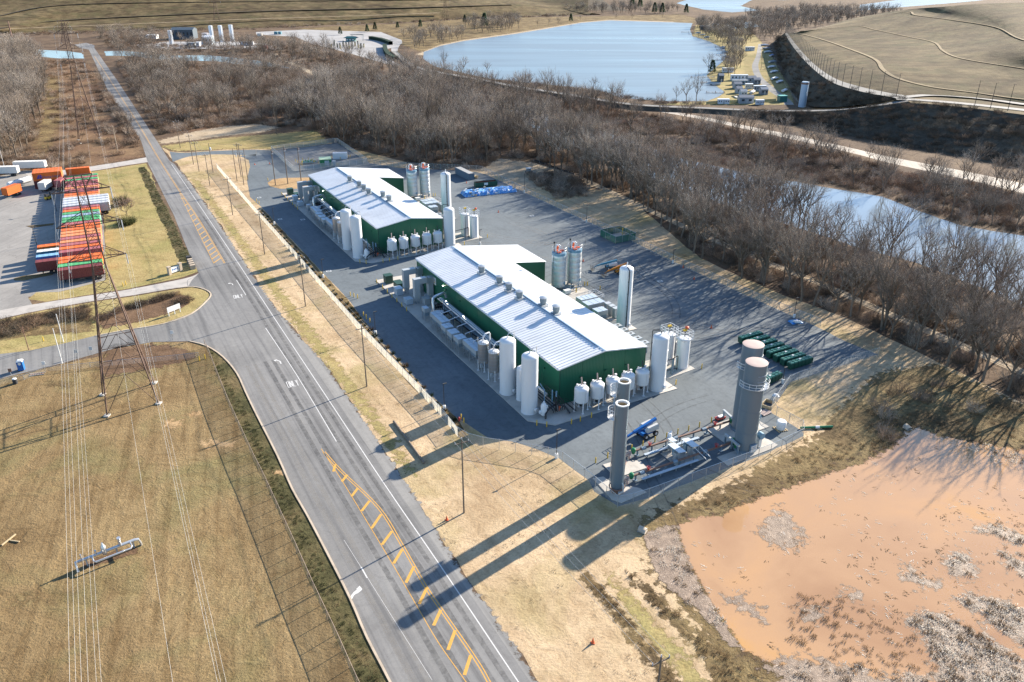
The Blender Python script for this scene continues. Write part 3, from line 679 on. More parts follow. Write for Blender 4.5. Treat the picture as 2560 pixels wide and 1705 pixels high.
# rail causeway along the lake
RAIL = W3([(985, 128, .4), (1030, 162, 1), (1075, 176, 2), (1216, 201, 2), (1280, 214, 2), (1427, 237, 2), (1552, 257, 2), (1644, 265, 2), (1780, 270.5, 2), (1920, 276.5, 3), (2083, 275, 6.2), (2192, 263, 11.2), (2268, 251, 14.1)])
rc = resample(spline(RAIL, 6), 120); m = MB()
for i, p in enumerate(rc):
    t_ = (rc[min(i + 1, 119)] - rc[max(i - 1, 0)]); t_.z = 0; t_.normalize(); s_ = Vector((-t_.y, t_.x, 0)); h_ = p.z
    for o_, z_ in ((-3.2 - 1.7 * h_, 0), (-3.2, h_), (3.2, h_), (3.2 + 1.7 * h_, 0)):
        q = p + s_ * o_; m.v.append((q.x, q.y, z_))
for i in range(119):
    for k in range(3):
        m.f.append((4 * i + k, 4 * i + k + 1, 4 * i + k + 5, 4 * i + k + 4)); m.m.append(0)
cause = struct(m.build('causeway', M_BANK, None, False))
ribbon_world(rc, 4.6, .06).build('track_bed', M_GRAVEL, cause, False)
ribbon_world(offset(rc, -2.6), .5, .5).build('guard_strip', M_DITCH, cause, False)
strip('dirt_road', [(1560, 260), (1640, 272), (1747, 290), (1878, 317), (1980, 337), (2124, 369), (2219, 391), (2314, 409), (2436, 433), (2560, 459), (2760, 500)], [(1552, 264), (1633, 277), (1747, 297), (1878, 326), (1980, 348), (2124, 381), (2219, 406), (2314, 427), (2436, 453), (2560, 484), (2760, 535)], .014, M_PATH)
strip('woodland_path', [(690, 133), (720, 150), (790, 182), (840, 205), (868, 222)], [(685, 136), (712, 153), (780, 187), (832, 212), (856, 226)], .014, M_SAND)
# disused track through the wood
TRK = [(1320, 408), (1440, 442), (1570, 500), (1740, 580), (1925, 659), (2050, 708), (2181, 767), (2235, 790), (2400, 862), (2600, 950)]
tb = spline(W(TRK), 8)
old = struct(ribbon_world(tb, 3.2, .013).build('old_track_bed', M_SAND, None, False))
for d_ in (-.72, .72):
    ribbon_world(offset(tb, d_), .16, .12).build('rail', M_KERB, old, False)
# ------------------------------------------------------------------ bare trees, brush, reeds
def bark(name, col, rnd=.25, glow=0.0):
    t = NT(name)
    oi = t.n('ShaderNodeObjectInfo')
    n = t.noise(t.pos(1, 1, .4, obj=True), 1.2, 3, .6)
    c = t.mix(n, tuple(k * .65 for k in col), tuple(k * 1.25 for k in col))
    hs = t.n('ShaderNodeHueSaturation')
    t.l(t.math('ADD', t.math('MULTIPLY', oi.outputs['Random'], rnd * 2), 1 - rnd), hs.inputs['Value'])
    t.l(c, hs.inputs['Color'])
    t.set(hs.outputs[0], .9, None, .1)
    if glow:
        tl = t.n('ShaderNodeBsdfTranslucent'); mx = t.n('ShaderNodeMixShader'); mx.inputs[0].default_value = glow
        t.l(hs.outputs[0], tl.inputs[0]); t.l(t.b.outputs[0], mx.inputs[1]); t.l(tl.outputs[0], mx.inputs[2]); t.l(mx.outputs[0], t.out.inputs[0])
    return t.mat
M_BARK = bark('dark_bark', (.17, .138, .108))
M_TWIG = bark('grey_twigs', (.41, .335, .265))
M_TWIGW = bark('pale_twigs', (.53, .46, .385))
M_TWIGR = bark('reddish_twigs', (.31, .22, .16))
M_STEM = bark('brush_stems', (.22, .15, .10), .35)
M_STEMD = bark('dark_brush_stems', (.11, .088, .066), .35)
M_REED = bark('pale_reeds', (.70, .65, .57), .2, .4)
M_TUFT = bark('brown_tussock', (.19, .13, .075), .3, .3)
M_TUFTG = bark('green_tussock', (.075, .08, .033), .4)
M_PINE = bark('pine_needles', (.05, .085, .05), .25, .3)
M_GRASSB = bark('dry_grass_blades', (.46, .33, .17), .25, .4)
def tri_mesh(name, tris, mat):
    a = np.asarray(tris, dtype=np.float32).reshape(-1, 3); n = len(a) // 3
    me = bpy.data.meshes.new(name)
    me.vertices.add(3 * n); me.vertices.foreach_set('co', a.ravel())
    me.loops.add(3 * n); me.loops.foreach_set('vertex_index', np.arange(3 * n, dtype=np.int32))
    me.polygons.add(n); me.polygons.foreach_set('loop_start', np.arange(0, 3 * n, 3, dtype=np.int32))
    me.polygons.foreach_set('loop_total', np.full(n, 3, dtype=np.int32))
    me.materials.append(mat); me.update(calc_edges=True)
    return me
def rv(rg): 
    while True:
        v = Vector((rg.uniform(-1, 1), rg.uniform(-1, 1), rg.uniform(-1, 1)))
        if .05 < v.length < 1: return v.normalized()
def twig(T, p, d, L, wd, rg):
    s = d.cross(rv(rg)); s.normalize(); s *= wd / 2
    e = p + d * L
    T += [p - s, p + s, e]
def make_tree(seed, h, spread=.33, twigs=34, mat=None, lean=0.0, split=.34, kids=(5, 4, 4)):
    rg = random.Random(seed); mb = MB(); T = []
    def branch(p, d, L, r, depth):
        n = 4 if depth < 2 else 3; pts = [p]; q = p; dd = d
        for i in range(n):
            dd = (dd + rv(rg) * (.16 if depth else .06) + Vector((0, 0, .10 if depth else .0))).normalized()
            q = q + dd * (L / n); pts.append(q)
        r1 = r * (.74 if depth < 3 else .3)
        mb.tube(pts, r, 6 if depth == 0 else (5 if depth == 1 else 3), r1=r1)
        if depth == 3:
            for k in range(twigs):
                t = rg.uniform(.15, 1.0); f = t * n; i = min(int(f), n - 1)
                bp = pts[i].lerp(pts[i + 1], f - i)
                td = (dd * .7 + rv(rg) * .85 + Vector((0, 0, .25))).normalized()
                twig(T, bp, td, rg.uniform(.5, 1.35) * h / 17, rg.uniform(.016, .029), rg)
            return
        kn = kids[depth]
        for k in range(kn):
            a = 2 * PI * (k + rg.uniform(-.25, .25)) / kn + depth
            t = 1.0 if k == 0 else rg.uniform(.45 if depth else .7, 1.0); f = t * n; i = min(int(f), n - 1)
            bp = pts[i].lerp(pts[i + 1], f - i)
            ax = dd.orthogonal().normalized(); ay = dd.cross(ax)
            out = ax * math.cos(a) + ay * math.sin(a)
            ang = rg.uniform(.18, .38) if k == 0 else rg.uniform(.42, .85)
            if depth == 0: ang *= spread / .33
            nd = (dd * math.cos(ang) + out * math.sin(ang)).normalized()
            branch(bp, nd, L * rg.uniform(.62, .85) if depth else h * rg.uniform(.26, .38), max(.035, r1 * rg.uniform(.62, .9)), depth + 1)
    branch(Vector((0, 0, -.15)), Vector((lean * rg.uniform(-1, 1), lean * rg.uniform(-1, 1), 1)).normalized(), h * split, h * .0158, 0)
    tm = mb.mesh('trunk', M_BARK)
    cm = tri_mesh('crown', T, mat or M_TWIG)
    return tm, cm
TREES = [make_tree(1, 18, .30, 27, M_TWIG, .05), make_tree(2, 20, .26, 27, M_TWIG, .08, .30), make_tree(3, 16, .40, 27, M_TWIG, .1, .28), make_tree(4, 19, .24, 29, M_TWIGW, .05, .36),
         make_tree(5, 17, .36, 29, M_TWIGW, .08, .30), make_tree(6, 15, .44, 28, M_TWIGR, .1, .26), make_tree(7, 21, .22, 26, M_TWIG, .06, .40), make_tree(8, 14, .42, 28, M_TWIGR, .12, .24)]
def make_brush(seed, h, n, mat, r=1.0, wd=.05, up=1.0):
    rg = random.Random(seed); T = []
    for k in range(n):
        a = rg.uniform(0, 2 * PI); rr = r * math.sqrt(rg.random())
        p = Vector((rr * math.cos(a), rr * math.sin(a), -.05))
        d = (Vector((math.cos(a) * .55, math.sin(a) * .55, up)) + rv(rg) * .55); d.z = abs(d.z) + .15; d.normalize()
        L = h * rg.uniform(.5, 1.05) * (1.1 - .4 * rr / r)
        twig(T, p, d, L, wd, rg)
        for j in range(2):
            twig(T, p + d * L * rg.uniform(.3, .8), (d + rv(rg) * .9).normalized(), L * .4, wd * .7, rg)
    return tri_mesh('brush', T, mat)
BR = [make_brush(11, 2.2, 110, M_STEM, 1.3), make_brush(12, 3.2, 130, M_STEM, 1.5), make_brush(13, 2.6, 120, M_STEMD, 1.6), make_brush(14, 1.6, 90, M_STEM, 1.4), make_brush(15, 3.0, 120, M_TWIGR, 1.4), make_brush(16, 3.6, 130, M_TWIG, 1.5)]
TU = [make_brush(21, .55, 30, M_TUFT, .35, .05, .8), make_brush(22, .7, 34, M_TUFT, .4, .05, .7)]
TG = [make_brush(23, .7, 40, M_TUFTG, .5, .07, .7), make_brush(24, .9, 44, M_TUFTG, .5, .07, .7), make_brush(25, .6, 30, M_TUFT, .4, .06, .7)]
RE = [make_brush(26, .4, 26, M_REED, .45, .06, .25), make_brush(27, .5, 30, M_REED, .55, .07, .3)]
DG = [make_brush(28, .28, 22, M_GRASSB, .45, .05, .5), make_brush(29, .35, 24, M_TUFT, .45, .05, .5)]
def stuff(name, label, cat, pts, meshes, seed=1, smin=.7, smax=1.3, sc=None):
    """one mass of uncountable growth: geometry nodes scatter the given meshes on the points"""
    rg = random.Random(seed); n = len(pts)
    hid = bpy.data.collections.new(name + '_kinds')
    for k, me in enumerate(meshes):
        o = bpy.data.objects.new('%s_kind' % name, me); hid.objects.link(o)
    me = bpy.data.meshes.new(name)
    me.from_pydata([tuple(p) for p in pts], [], [])
    for nm, typ, vals in (('rot', 'FLOAT', [rg.uniform(0, 6.28) for _ in pts]), ('scl', 'FLOAT', sc or [rg.uniform(smin, smax) for _ in pts])):
        at = me.attributes.new(nm, typ, 'POINT'); at.data.foreach_set('value', vals)
    at = me.attributes.new('kind', 'INT', 'POINT'); at.data.foreach_set('value', [rg.randrange(len(meshes)) for _ in pts])
    o = link(name, me); o['label'] = label; o['category'] = cat; o['kind'] = 'stuff'
    ng = bpy.data.node_groups.new(name, 'GeometryNodeTree')
    ng.interface.new_socket('Geometry', in_out='INPUT', socket_type='NodeSocketGeometry')
    ng.interface.new_socket('Geometry', in_out='OUTPUT', socket_type='NodeSocketGeometry')
    N = ng.nodes.new; Lk = ng.links.new
    gi, go = N('NodeGroupInput'), N('NodeGroupOutput')
    ci = N('GeometryNodeCollectionInfo'); ci.inputs['Collection'].default_value = hid; ci.inputs['Separate Children'].default_value = True; ci.inputs['Reset Children'].default_value = True
    ip = N('GeometryNodeInstanceOnPoints'); ip.inputs['Pick Instance'].default_value = True
    mp = N('GeometryNodeMeshToPoints')
    def attr(nm, typ):
        a = N('GeometryNodeInputNamedAttribute'); a.data_type = typ; a.inputs['Name'].default_value = nm; return a.outputs[0]
    cb = N('ShaderNodeCombineXYZ'); Lk(attr('rot', 'FLOAT'), cb.inputs[2])
    Lk(gi.outputs[0], mp.inputs[0]); Lk(mp.outputs[0], ip.inputs['Points']); Lk(ci.outputs[0], ip.inputs['Instance'])
    Lk(attr('kind', 'INT'), ip.inputs['Instance Index']); Lk(cb.outputs[0], ip.inputs['Rotation']); Lk(attr('scl', 'FLOAT'), ip.inputs['Scale'])
    Lk(ip.outputs[0], go.inputs[0])
    md = o.modifiers.new('scatter', 'NODES'); md.node_group = ng
    return o
def inside(p, poly):
    x, y = p.x, p.y; c = False; n = len(poly)
    for i in range(n):
        a, b = poly[i], poly[i - 1]
        if (a.y > y) != (b.y > y) and x < (b.x - a.x) * (y - a.y) / (b.y - a.y) + a.x: c = not c
    return c
def scatter(px, spacing, seed, keep=None, clump=0.0, world=False, avoid=()):
    """dart throwing on a jittered grid inside a polygon"""
    ws = px if world else W(px); rg = random.Random(seed)
    x0, x1 = min(p.x for p in ws), max(p.x for p in ws); y0, y1 = min(p.y for p in ws), max(p.y for p in ws)
    out = []; nx, ny = int((x1 - x0) / spacing) + 1, int((y1 - y0) / spacing) + 1
    for i in range(nx):
        for j in range(ny):
            p = Vector((x0 + (i + rg.random()) * spacing, y0 + (j + rg.random()) * spacing, 0))
            if clump and mn.noise(p * clump) + rg.uniform(-.25, .25) < keep: continue
            if inside(p, ws) and not any(inside(p, a) for a in avoid): out.append(p)
    return out
P1 = [(690, 318), (800, 330), (860, 365), (950, 385), (1100, 423), (1200, 421), (1250, 392), (1340, 398), (1480, 462), (1560, 480), (1640, 542), (1750, 636), (1910, 710), (2130, 796), (2345, 897), (2600, 1005), (2760, 1040), (2760, 870), (2600, 800), (2530, 770), (2360, 700), (2270, 665), (2120, 622), (1940, 560), (1740, 495), (1560, 428), (1440, 372), (1330, 325), (1250, 290), (1000, 235), (860, 220), (740, 270)]
P2 = [(1230, 270), (1340, 280), (1500, 318), (1700, 388), (1900, 432), (2030, 455), (2205, 485), (2300, 520), (2400, 556), (2600, 590), (2760, 610), (2760, 560), (2560, 492), (2430, 460), (2200, 412), (2050, 376), (1900, 340), (1740, 307), (1560, 279), (1420, 250), (1280, 226), (1100, 196), (1030, 178), (960, 190), (1000, 225)]
P3 = [(300, 150), (420, 155), (560, 165), (700, 172), (760, 185), (850, 225), (740, 270), (690, 315), (620, 308), (470, 326), (400, 338), (340, 240), (290, 180)]
P4 = [(-260, 170), (0, 150), (40, 142), (100, 152), (112, 200), (112, 270), (88, 345), (60, 395), (0, 408), (-260, 470)]
P5 = [(235, 92), (330, 84), (420, 112), (560, 116), (690, 112), (760, 120), (860, 140), (960, 170), (960, 185), (850, 175), (760, 165), (690, 150), (600, 138), (420, 128), (270, 120)]
P6 = [(1735, 62), (1830, 66), (1890, 62), (1890, 95), (1862, 120), (1850, 150), (1850, 190), (1820, 195), (1805, 170), (1830, 140), (1800, 110), (1760, 95)]
P7 = [(1850, 40), (2000, 30), (2190, 28), (2260, 34), (2140, 56), (2010, 76), (1955, 84), (1930, 110), (1895, 100), (1890, 62)]
P8 = [(1160, 62), (1230, 55), (1300, 56), (1300, 74), (1220, 84), (1165, 78)]
P9 = [(1010, 90), (1090, 82), (1160, 85), (1158, 100), (1080, 116), (1040, 130), (1020, 112)]
PF = [(1400, 25), (1600, 20), (1700, 26), (1690, 34), (1500, 36), (1430, 36)]
road_keep = [W([(215, 100), (260, 100), (430, 400), (360, 400)]), W([(1300, 400), (1440, 432), (1925, 650), (2600, 935), (2600, 965), (1925, 672), (1560, 510), (1320, 425)])]
rw = W([(1300, 272), (1340, 285), (1500, 325), (1700, 395), (1900, 440), (2030, 462), (2205, 492), (2300, 528), (2395, 563), (2560, 590), (2900, 640), (2900, 900), (2600, 790), (2539, 756), (2365, 685), (2281, 655), (2130, 615), (1950, 555), (1750, 490), (1560, 420), (1440, 365), (1340, 325), (1300, 300)])
thin = W([(1830, 512), (1950, 556), (2130, 616), (2281, 656), (2365, 686), (2539, 757), (2760, 850), (2760, 960), (2540, 830), (2330, 745), (2100, 668), (1900, 590)])
thin_r = W([(2060, 585), (2281, 656), (2365, 686), (2539, 757), (2760, 850), (2760, 960), (2540, 830), (2330, 745), (2040, 645)])
tree_pts = [(p, 1) for p in scatter(thin, 7.0, 15, world=True, avoid=road_keep + [thin_r]) + scatter(thin_r, 10.5, 16, world=True, avoid=road_keep)]
tall_set = scatter([(1400, 355), (1440, 368), (1560, 424), (1740, 491), (1940, 556), (1990, 600), (1740, 536), (1540, 468), (1390, 400)], 7.0, 17, avoid=road_keep + [rw])
tree_pts += [(p, 1) for p in tall_set]
for poly, sp, sd, kp, cl in ((P1, 6.6, 1, -.32, .05), (P2, 8.5, 2, -.15, .03), (P3, 8.8, 3, -.05, .03), (P4, 6.5, 4, -.6, .05), (P5, 11, 5, -.2, .03), (P6, 8, 6, -.35, .03), (P7, 11, 7, -.6, .03), (P8, 11, 8, -.3, .05), (P9, 12, 9, -.2, .05), (PF, 14, 10, -.4, .03)):
    tree_pts += [(p, sd) for p in scatter(poly, sp, sd, kp, cl, avoid=road_keep + [rw, thin])]
er_ = resample(spline(W([(1380, 425), (1480, 463), (1560, 484), (1640, 545), (1750, 640), (1910, 714), (2130, 800), (2345, 900), (2600, 1010)]), 6), 44)
rge = random.Random(8)
edge_set = [p + Vector((rge.uniform(-2, 3), rge.uniform(-1, 4), 0)) for p in er_]
tree_pts += [(p, 1) for p in edge_set]
single = [(197 + 126, 340, 15), (880, 134, 11), (772, 118, 13), (812, 120, 14), (900, 140, 11), (1010, 100, 14), (1110, 170, 13), (1220, 190, 10), (1160, 180, 13), (1325, 212, 9), (1715, 256, 14), (1740, 258, 17), (1770, 182, 16), (1552, 252, 8), (1480, 232, 10), (1690, 252, 9), (255, 212, 13), (262, 225, 9), (430, 240, 14), (1344, 67, 8), (1372, 62, 8), (1395, 60, 9), (1450, 52, 8), (1540, 47, 8), (1580, 48, 8), (1655, 46, 9), (2330, 500, 13), (2420, 440, 14), (2545, 470, 15)]
vis = []
for p, sd in tree_pts:
    d = p.length
    vis.append((d, p, sd))
vis.sort(key=lambda q: q[0])
BUD = 300 - len(single)
rg = random.Random(77)
def side_word(p):
    x = p.x / max(1, p.y)
    return x
def put_tree(p, h, kind, label, grp):
    tm, cm = TREES[kind]
    e = thing('bare_tree', label, 'tree', (p.x, p.y, p.z), rg.uniform(0, 6.28), grp)
    base = (18, 20, 16, 19, 17, 15, 21, 14)[kind]; s = h / base; e.scale = (s * rg.uniform(.9, 1.15), s * rg.uniform(.9, 1.15), s)
    link('trunk', tm, e); link('crown', cm, e)
    return e
WOODN = {1: 'in the wood between the plant yard and the river', 2: 'in the wood between the river and the lake causeway', 3: 'in the roadside thicket', 4: 'in the wood left of the corridor', 5: 'by the far canal', 6: 'among the lakeside cabins', 7: 'in the far wood behind the landfill bank', 8: 'on the lake\'s far picnic lawn', 9: 'at the lake\'s left shore', 10: 'on the far shore'}
LM = [((9e9, -.42), 'left of the road'), ((-.42, -.05), 'by the farther plant'), ((-.05, .06), 'by the tarp pile'), ((.06, .16), 'by the green enclosure'), ((.16, .30), 'by the slim tank'), ((.30, .42), 'by the green bins'), ((.42, .52), 'past the green bins'), ((.52, 9), 'above the muddy pond')]
edge_w = W([(690, 318), (800, 330), (860, 365), (950, 385), (1100, 423), (1250, 400), (1480, 462), (1640, 542), (1750, 636), (1910, 710), (2130, 796), (2345, 897), (2600, 1005), (2760, 1040)])
def tree_label(p, sd, h, kind):
    look = ('tall' if h > 17.5 else ('middling' if h > 14 else 'low')) + ' ' + ('grey', 'grey', 'grey', 'pale', 'pale', 'reddish', 'grey', 'reddish')[kind]
    if sd in (1, 2):
        x = p.x / p.y; lm = next(n_ for (a, b), n_ in LM[1:] if x < b) if x > -.42 else LM[1][1]
        d_ = min((p - (a + (b - a) * max(0, min(1, (p - a).dot(b - a) / (b - a).length_squared)))).length for a, b in zip(edge_w, edge_w[1:]))
        row = 'beyond river' if sd == 2 else ('at wood edge' if d_ < 9 else ('in mid wood' if d_ < 30 else 'deep in wood'))
        return '%s leafless tree %s, %s' % (look, row, lm)
    return '%s leafless tree %s' % (look, WOODN[sd])
for d, p, sd in vis[:BUD]:
    h = (rg.uniform(15, 22) if p in edge_set else rg.uniform(17, 22) if p in tall_set else rg.uniform(13.5, 21)) if sd == 1 else rg.uniform(10, 15) if sd == 2 else rg.uniform(10, 17)
    if sd == 4: kind = rg.choice((3, 4, 0))
    else: kind = rg.choice((0, 1, 2, 3, 4, 5, 6, 7, 0, 1))
    put_tree(p, h, kind, tree_label(p, sd, h, kind), 'leafless trees ' + WOODN[sd])
SLAB = ['lone bare tree at the left edge of the road', 'thin bare tree by the lower edge of the parking lot', 'leftmost bare tree beside the parking lot']
for k, (x, y, h) in enumerate(single):
    p = G(x, y)
    wh = 'beside the road' if x < 500 else ('beside the parking lot' if x < 1030 else ('on the near lake shore by the causeway' if y > 160 and x < 1760 else ('on the far lake lawn' if y < 80 else ('on the camp point in the lake' if y < 190 else 'beside the pale dirt road'))))
    put_tree(p, h, rg.choice((2, 4, 0, 6)), 'solitary leafless tree ' + wh, 'solitary leafless trees ' + wh)
# the rest of the woods reads as one mass
rest = [(p, sd) for d, p, sd in vis[BUD:]]
full = []
for tm, cm in TREES[:6]:
    bm = bmesh.new(); bm.from_mesh(tm); k0 = len(bm.faces); bm.from_mesh(cm)
    bm.faces.ensure_lookup_table()
    for f in bm.faces[k0:]: f.material_index = 1
    me = bpy.data.meshes.new('far_tree'); bm.to_mesh(me); bm.free()
    me.materials.append(M_BARK); me.materials.append(cm.materials[0]); full.append(me)
stuff('far_woodland', 'grey leafless woodland in the distance', 'woodland', [p for p, sd in rest], full, 5, 1, 1, [rg.uniform(.5, .78) if sd == 2 and p.x > 60 else rg.uniform(.85, 1.2) if sd in (1, 4) else rg.uniform(.68, 1.0) if sd in (2, 3) else rg.uniform(.55, .85) for p, sd in rest])
brush = []
for poly, sp, sd, kp, cl in ((P1, 2.3, 21, -.15, .09), (P2, 2.6, 22, -.35, .06), (P3, 2.6, 23, -.4, .06), (P4, 4, 24, -.1, .06), (P5, 4.5, 25, -.2, .05)):
    brush += scatter(poly, sp, sd, kp, cl, avoid=road_keep + [rw])
brush += scatter([(1320, 440), (1390, 432), (1450, 450), (1470, 490), (1400, 500), (1350, 470)], 1.9, 31)
brush += scatter([(0, 385), (120, 380), (170, 395), (230, 405), (190, 420), (60, 428), (0, 432)], 3.0, 32, .0, .1)
brush += scatter([(118, 150), (205, 150), (350, 380), (250, 400), (130, 400)], 3.2, 33, .12, .07)
brush += scatter([(258, 230), (275, 240), (345, 350), (340, 372), (310, 330), (270, 260)], 2.0, 34)
brush += scatter([(1060, 172), (1219, 200), (1342, 212), (1497, 230), (1668, 256), (1760, 258), (1760, 262), (1640, 260), (1497, 238), (1342, 216), (1200, 204), (1060, 178)], 3.0, 35, -.1, .1)
brush += scatter([(640, 72), (830, 64), (1000, 58), (1150, 49), (1420, 40), (1420, 36), (1150, 44), (1000, 53), (830, 59), (640, 66)], 5, 36, -.1, .05)
brush += scatter([(0, 92), (300, 82), (640, 74), (640, 69), (300, 76), (0, 84)], 5, 37, -.1, .05)
brush += scatter([(2060, 1080), (2200, 985), (2350, 960), (2600, 1040), (2600, 1090), (2460, 1090), (2300, 1060), (2200, 1110)], 2.6, 38, .1, .12)
stuff('underbrush', 'brown leafless underbrush filling the woods', 'underbrush', brush, BR, 6, .6, 1.25)
# bank scrub on the landfill slopes
bankpts = []
rg2 = random.Random(9)
for lo, hi, n in ((W3([(1942, 98, 0), (1945, 130, 0), (1960, 180, 0), (1985, 225, 0), (2015, 262, 0), (2083, 268, 4), (2192, 257, 10), (2255, 249, 13.6)]), EDGE_O, 420), (FB_B, FB_T, 700)):
    A_, B_ = resample(spline(lo, 4), 60), resample(spline(hi, 4), 60)
    for _ in range(n):
        k = rg2.randrange(60); bankpts.append(A_[k].lerp(B_[k], rg2.random() ** 1.2) + Vector((rg2.uniform(-3, 3), rg2.uniform(-3, 3), 0)))
stuff('bank_scrub', 'dark scrub covering the landfill bank', 'scrub', bankpts, [BR[2], BR[2], BR[0]], 7, .7, 1.3)
# ditches, banks, pond tussocks
d1 = scatter([(517, 866), (545, 905), (580, 960), (640, 1080), (724, 1245), (800, 1395), (880, 1560), (955, 1705), (1000, 1800), (940, 1800), (882, 1690), (780, 1460), (730, 1350), (640, 1150), (570, 1000), (528, 900)], .75, 41, -.35, .3)
d1 += scatter([(346, 420), (360, 416), (400, 490), (435, 560), (474, 640), (468, 652), (448, 652), (420, 590), (380, 500)], .8, 42, -.4, .3)
stuff('ditch_growth', 'dark green and brown growth in the roadside ditches', 'ditch growth', d1, TG, 8, .25, .65)
d2 = scatter([(1563, 1425), (1600, 1450), (1660, 1500), (1740, 1580), (1840, 1660), (1930, 1705), (2000, 1900), (1820, 1800), (1760, 1650), (1680, 1560), (1590, 1470)], .8, 43, -.2, .35)
d2 += scatter([(1445, 1432), (1478, 1438), (1540, 1505), (1600, 1580), (1680, 1680), (1760, 1800), (1690, 1760), (1590, 1610), (1500, 1500)], .8, 44, -.1, .35)
d2 += scatter([(1640, 1300), (1800, 1235), (1960, 1160), (2060, 1110), (2200, 1040), (2330, 960), (2560, 1030), (2600, 1110), (2460, 1100), (2300, 1062), (2262, 1085), (2205, 1130), (2094, 1170), (1966, 1215), (1844, 1260), (1700, 1300)], 1.1, 45, .0, .3)
d2 += scatter([(1990, 1480), (2100, 1500), (2250, 1560), (2330, 1620), (2380, 1760), (2100, 1790), (1980, 1690), (1960, 1570)], 1.0, 46, -.02, .7)
d2 += scatter([(2480, 1290), (2560, 1310), (2600, 1420), (2560, 1470), (2500, 1420)], 1.6, 47, .0, .5)
stuff('tussocks', 'brown grass tussocks on the banks and in the pond', 'tussocks', d2, TU, 9, .4, 1.1)
d3 = scatter([(2274, 1551), (2310, 1532), (2355, 1545), (2397, 1554), (2559, 1651), (2700, 1705), (2559, 1760), (2371, 1760), (2323, 1619)], .55, 51, -.25, .5)
d3 += scatter([(2397, 1500), (2422, 1483), (2500, 1506), (2559, 1522), (2650, 1560), (2600, 1640), (2467, 1548)], .55, 52, -.3, .5)
for pts, sd in (([(2440, 1325), (2475, 1312), (2520, 1320), (2600, 1350), (2560, 1365)], 53), ([(2360, 1400), (2400, 1378), (2440, 1420), (2420, 1450), (2380, 1440)], 54), ([(2250, 1440), (2275, 1420), (2345, 1470), (2290, 1462)], 55), ([(2500, 1380), (2560, 1400), (2600, 1440), (2520, 1420)], 56), ([(2400, 1110), (2463, 1108), (2600, 1140), (2560, 1190), (2500, 1160)], 57), ([(1612, 1342), (1694, 1320), (1760, 1477), (1827, 1583), (1700, 1490)], 58), ([(1919, 1657), (2080, 1660), (2320, 1690), (2300, 1760), (1960, 1720)], 59)):
    d3 += scatter(pts, .8, sd, -.1 if sd < 58 else .12, .6)
stuff('matted_reeds', 'pale matted dead reeds lying in the muddy pond', 'reeds', [p + Vector((0, 0, .03)) for p in d3], RE + [TU[0]], 10, .5, 1.3)
d4 = scatter([(450, 425), (540, 425), (640, 540), (900, 835), (1140, 1095), (1280, 1135), (1400, 1160), (1540, 1280), (1600, 1290), (1500, 1430), (1700, 1705), (1360, 1705), (1180, 1460), (1040, 1230), (740, 820), (640, 690)], 1.5, 61, .05, .12)
stuff('dry_grass_tufts', 'low tufts of dry grass on the road verge', 'grass', d4, DG, 11, .5, 1.1)
T = []; rgd = random.Random(4)
for k in range(5):
    c_ = Vector((rgd.uniform(-.4, .4), rgd.uniform(-.4, .4), .012)); a = rgd.uniform(0, 6.28); L_ = rgd.uniform(.12, .45); d_ = Vector((math.cos(a), math.sin(a), .05)); s_ = Vector((-math.sin(a), math.cos(a), 0)) * rgd.uniform(.03, .08)
    T += [c_ - s_, c_ + s_, c_ + d_ * L_]
DB = [tri_mesh('debris', T, M_REED), tri_mesh('debris', T[::-1], M_TUFT)]
pw = W([(1720, 1345), (1850, 1285), (2100, 1190), (2275, 1090), (2560, 1140), (2600, 1500), (2400, 1640), (2100, 1700), (1900, 1630), (1770, 1480)])
d5 = scatter(pw, 2.1, 81, .02, .12, world=True) + scatter(W([(2150, 1330), (2400, 1250), (2580, 1280), (2580, 1480), (2300, 1560), (2050, 1560)]), 1.3, 82, .0, .3, world=True)
stuff('pond_debris', 'specks of straw and twigs floating on the muddy pond', 'debris', [p + Vector((0, 0, .034)) for p in d5], DB, 13, .5, 1.6)
print('trees', len(tree_pts), 'brush', len(brush), 'bank', len(bankpts), len(d1), len(d2), len(d3), len(d4))
# ------------------------------------------------------------------ plant materials
def ribbed(name, col, pitch, rough=.4, metal=0.0, depth=.03, axis='X', var=.1):
    t = NT(name)
    co = t.n('ShaderNodeTexCoord').outputs['Object']
    wv = t.n('ShaderNodeTexWave', bands_direction=axis); wv.inputs['Scale'].default_value = 1 / pitch / 1.0 * .314; wv.inputs['Distortion'].default_value = 0
    t.l(co, wv.inputs['Vector'])
    n = t.noise(t.pos(1, 1, .3, obj=True), .5, 5, .6)
    c = t.mix(t.math('MULTIPLY', n, var * 2), col, tuple(k * .6 for k in col))
    t.bump(wv.outputs[0], .5, depth)
    return t.set(c, rough, metal)
M_GREENW = ribbed('green_wall_sheet', (.011, .115, .062), .35, .42, 0, .04)
M_GREENX = ribbed('green_wall_sheet_side', (.011, .115, .062), .35, .42, 0, .04, 'Y')
M_GTRIM = paint('green_trim', (.008, .07, .04), .45)
t = NT('white_roof_sheet')
n_ = t.noise(t.pos(.10, .9, 1, rz=-YAW), 1.0, 5, .6, .3); n2_ = t.noise(t.pos(), .12, 4, .6)
M_ROOF = t.set(t.mix(.55, t.ramp(n2_, [(.3, (.60, .615, .625)), (.6, (.69, .705, .72))]), t.ramp(n_, [(.28, (.80, .79, .77)), (.5, (1, 1, 1))]), 'MULTIPLY'), .42)
M_RIDGE = paint('roof_ridge_shade', (.26, .35, .45), .4, .2)  # shade of the ridge's sunless side put into a blue-dark colour
M_VENT = paint('galvanised_vent', (.20, .24, .26), .5, .2, .15)
M_WHITE = paint('white_tank_paint', (.72, .725, .73), .35, 0, .05, .6, .10, (.42, .36, .28))
M_TAN = paint('brushed_steel_vessel', (.50, .46, .42), .35, .65, .15, 1.5)
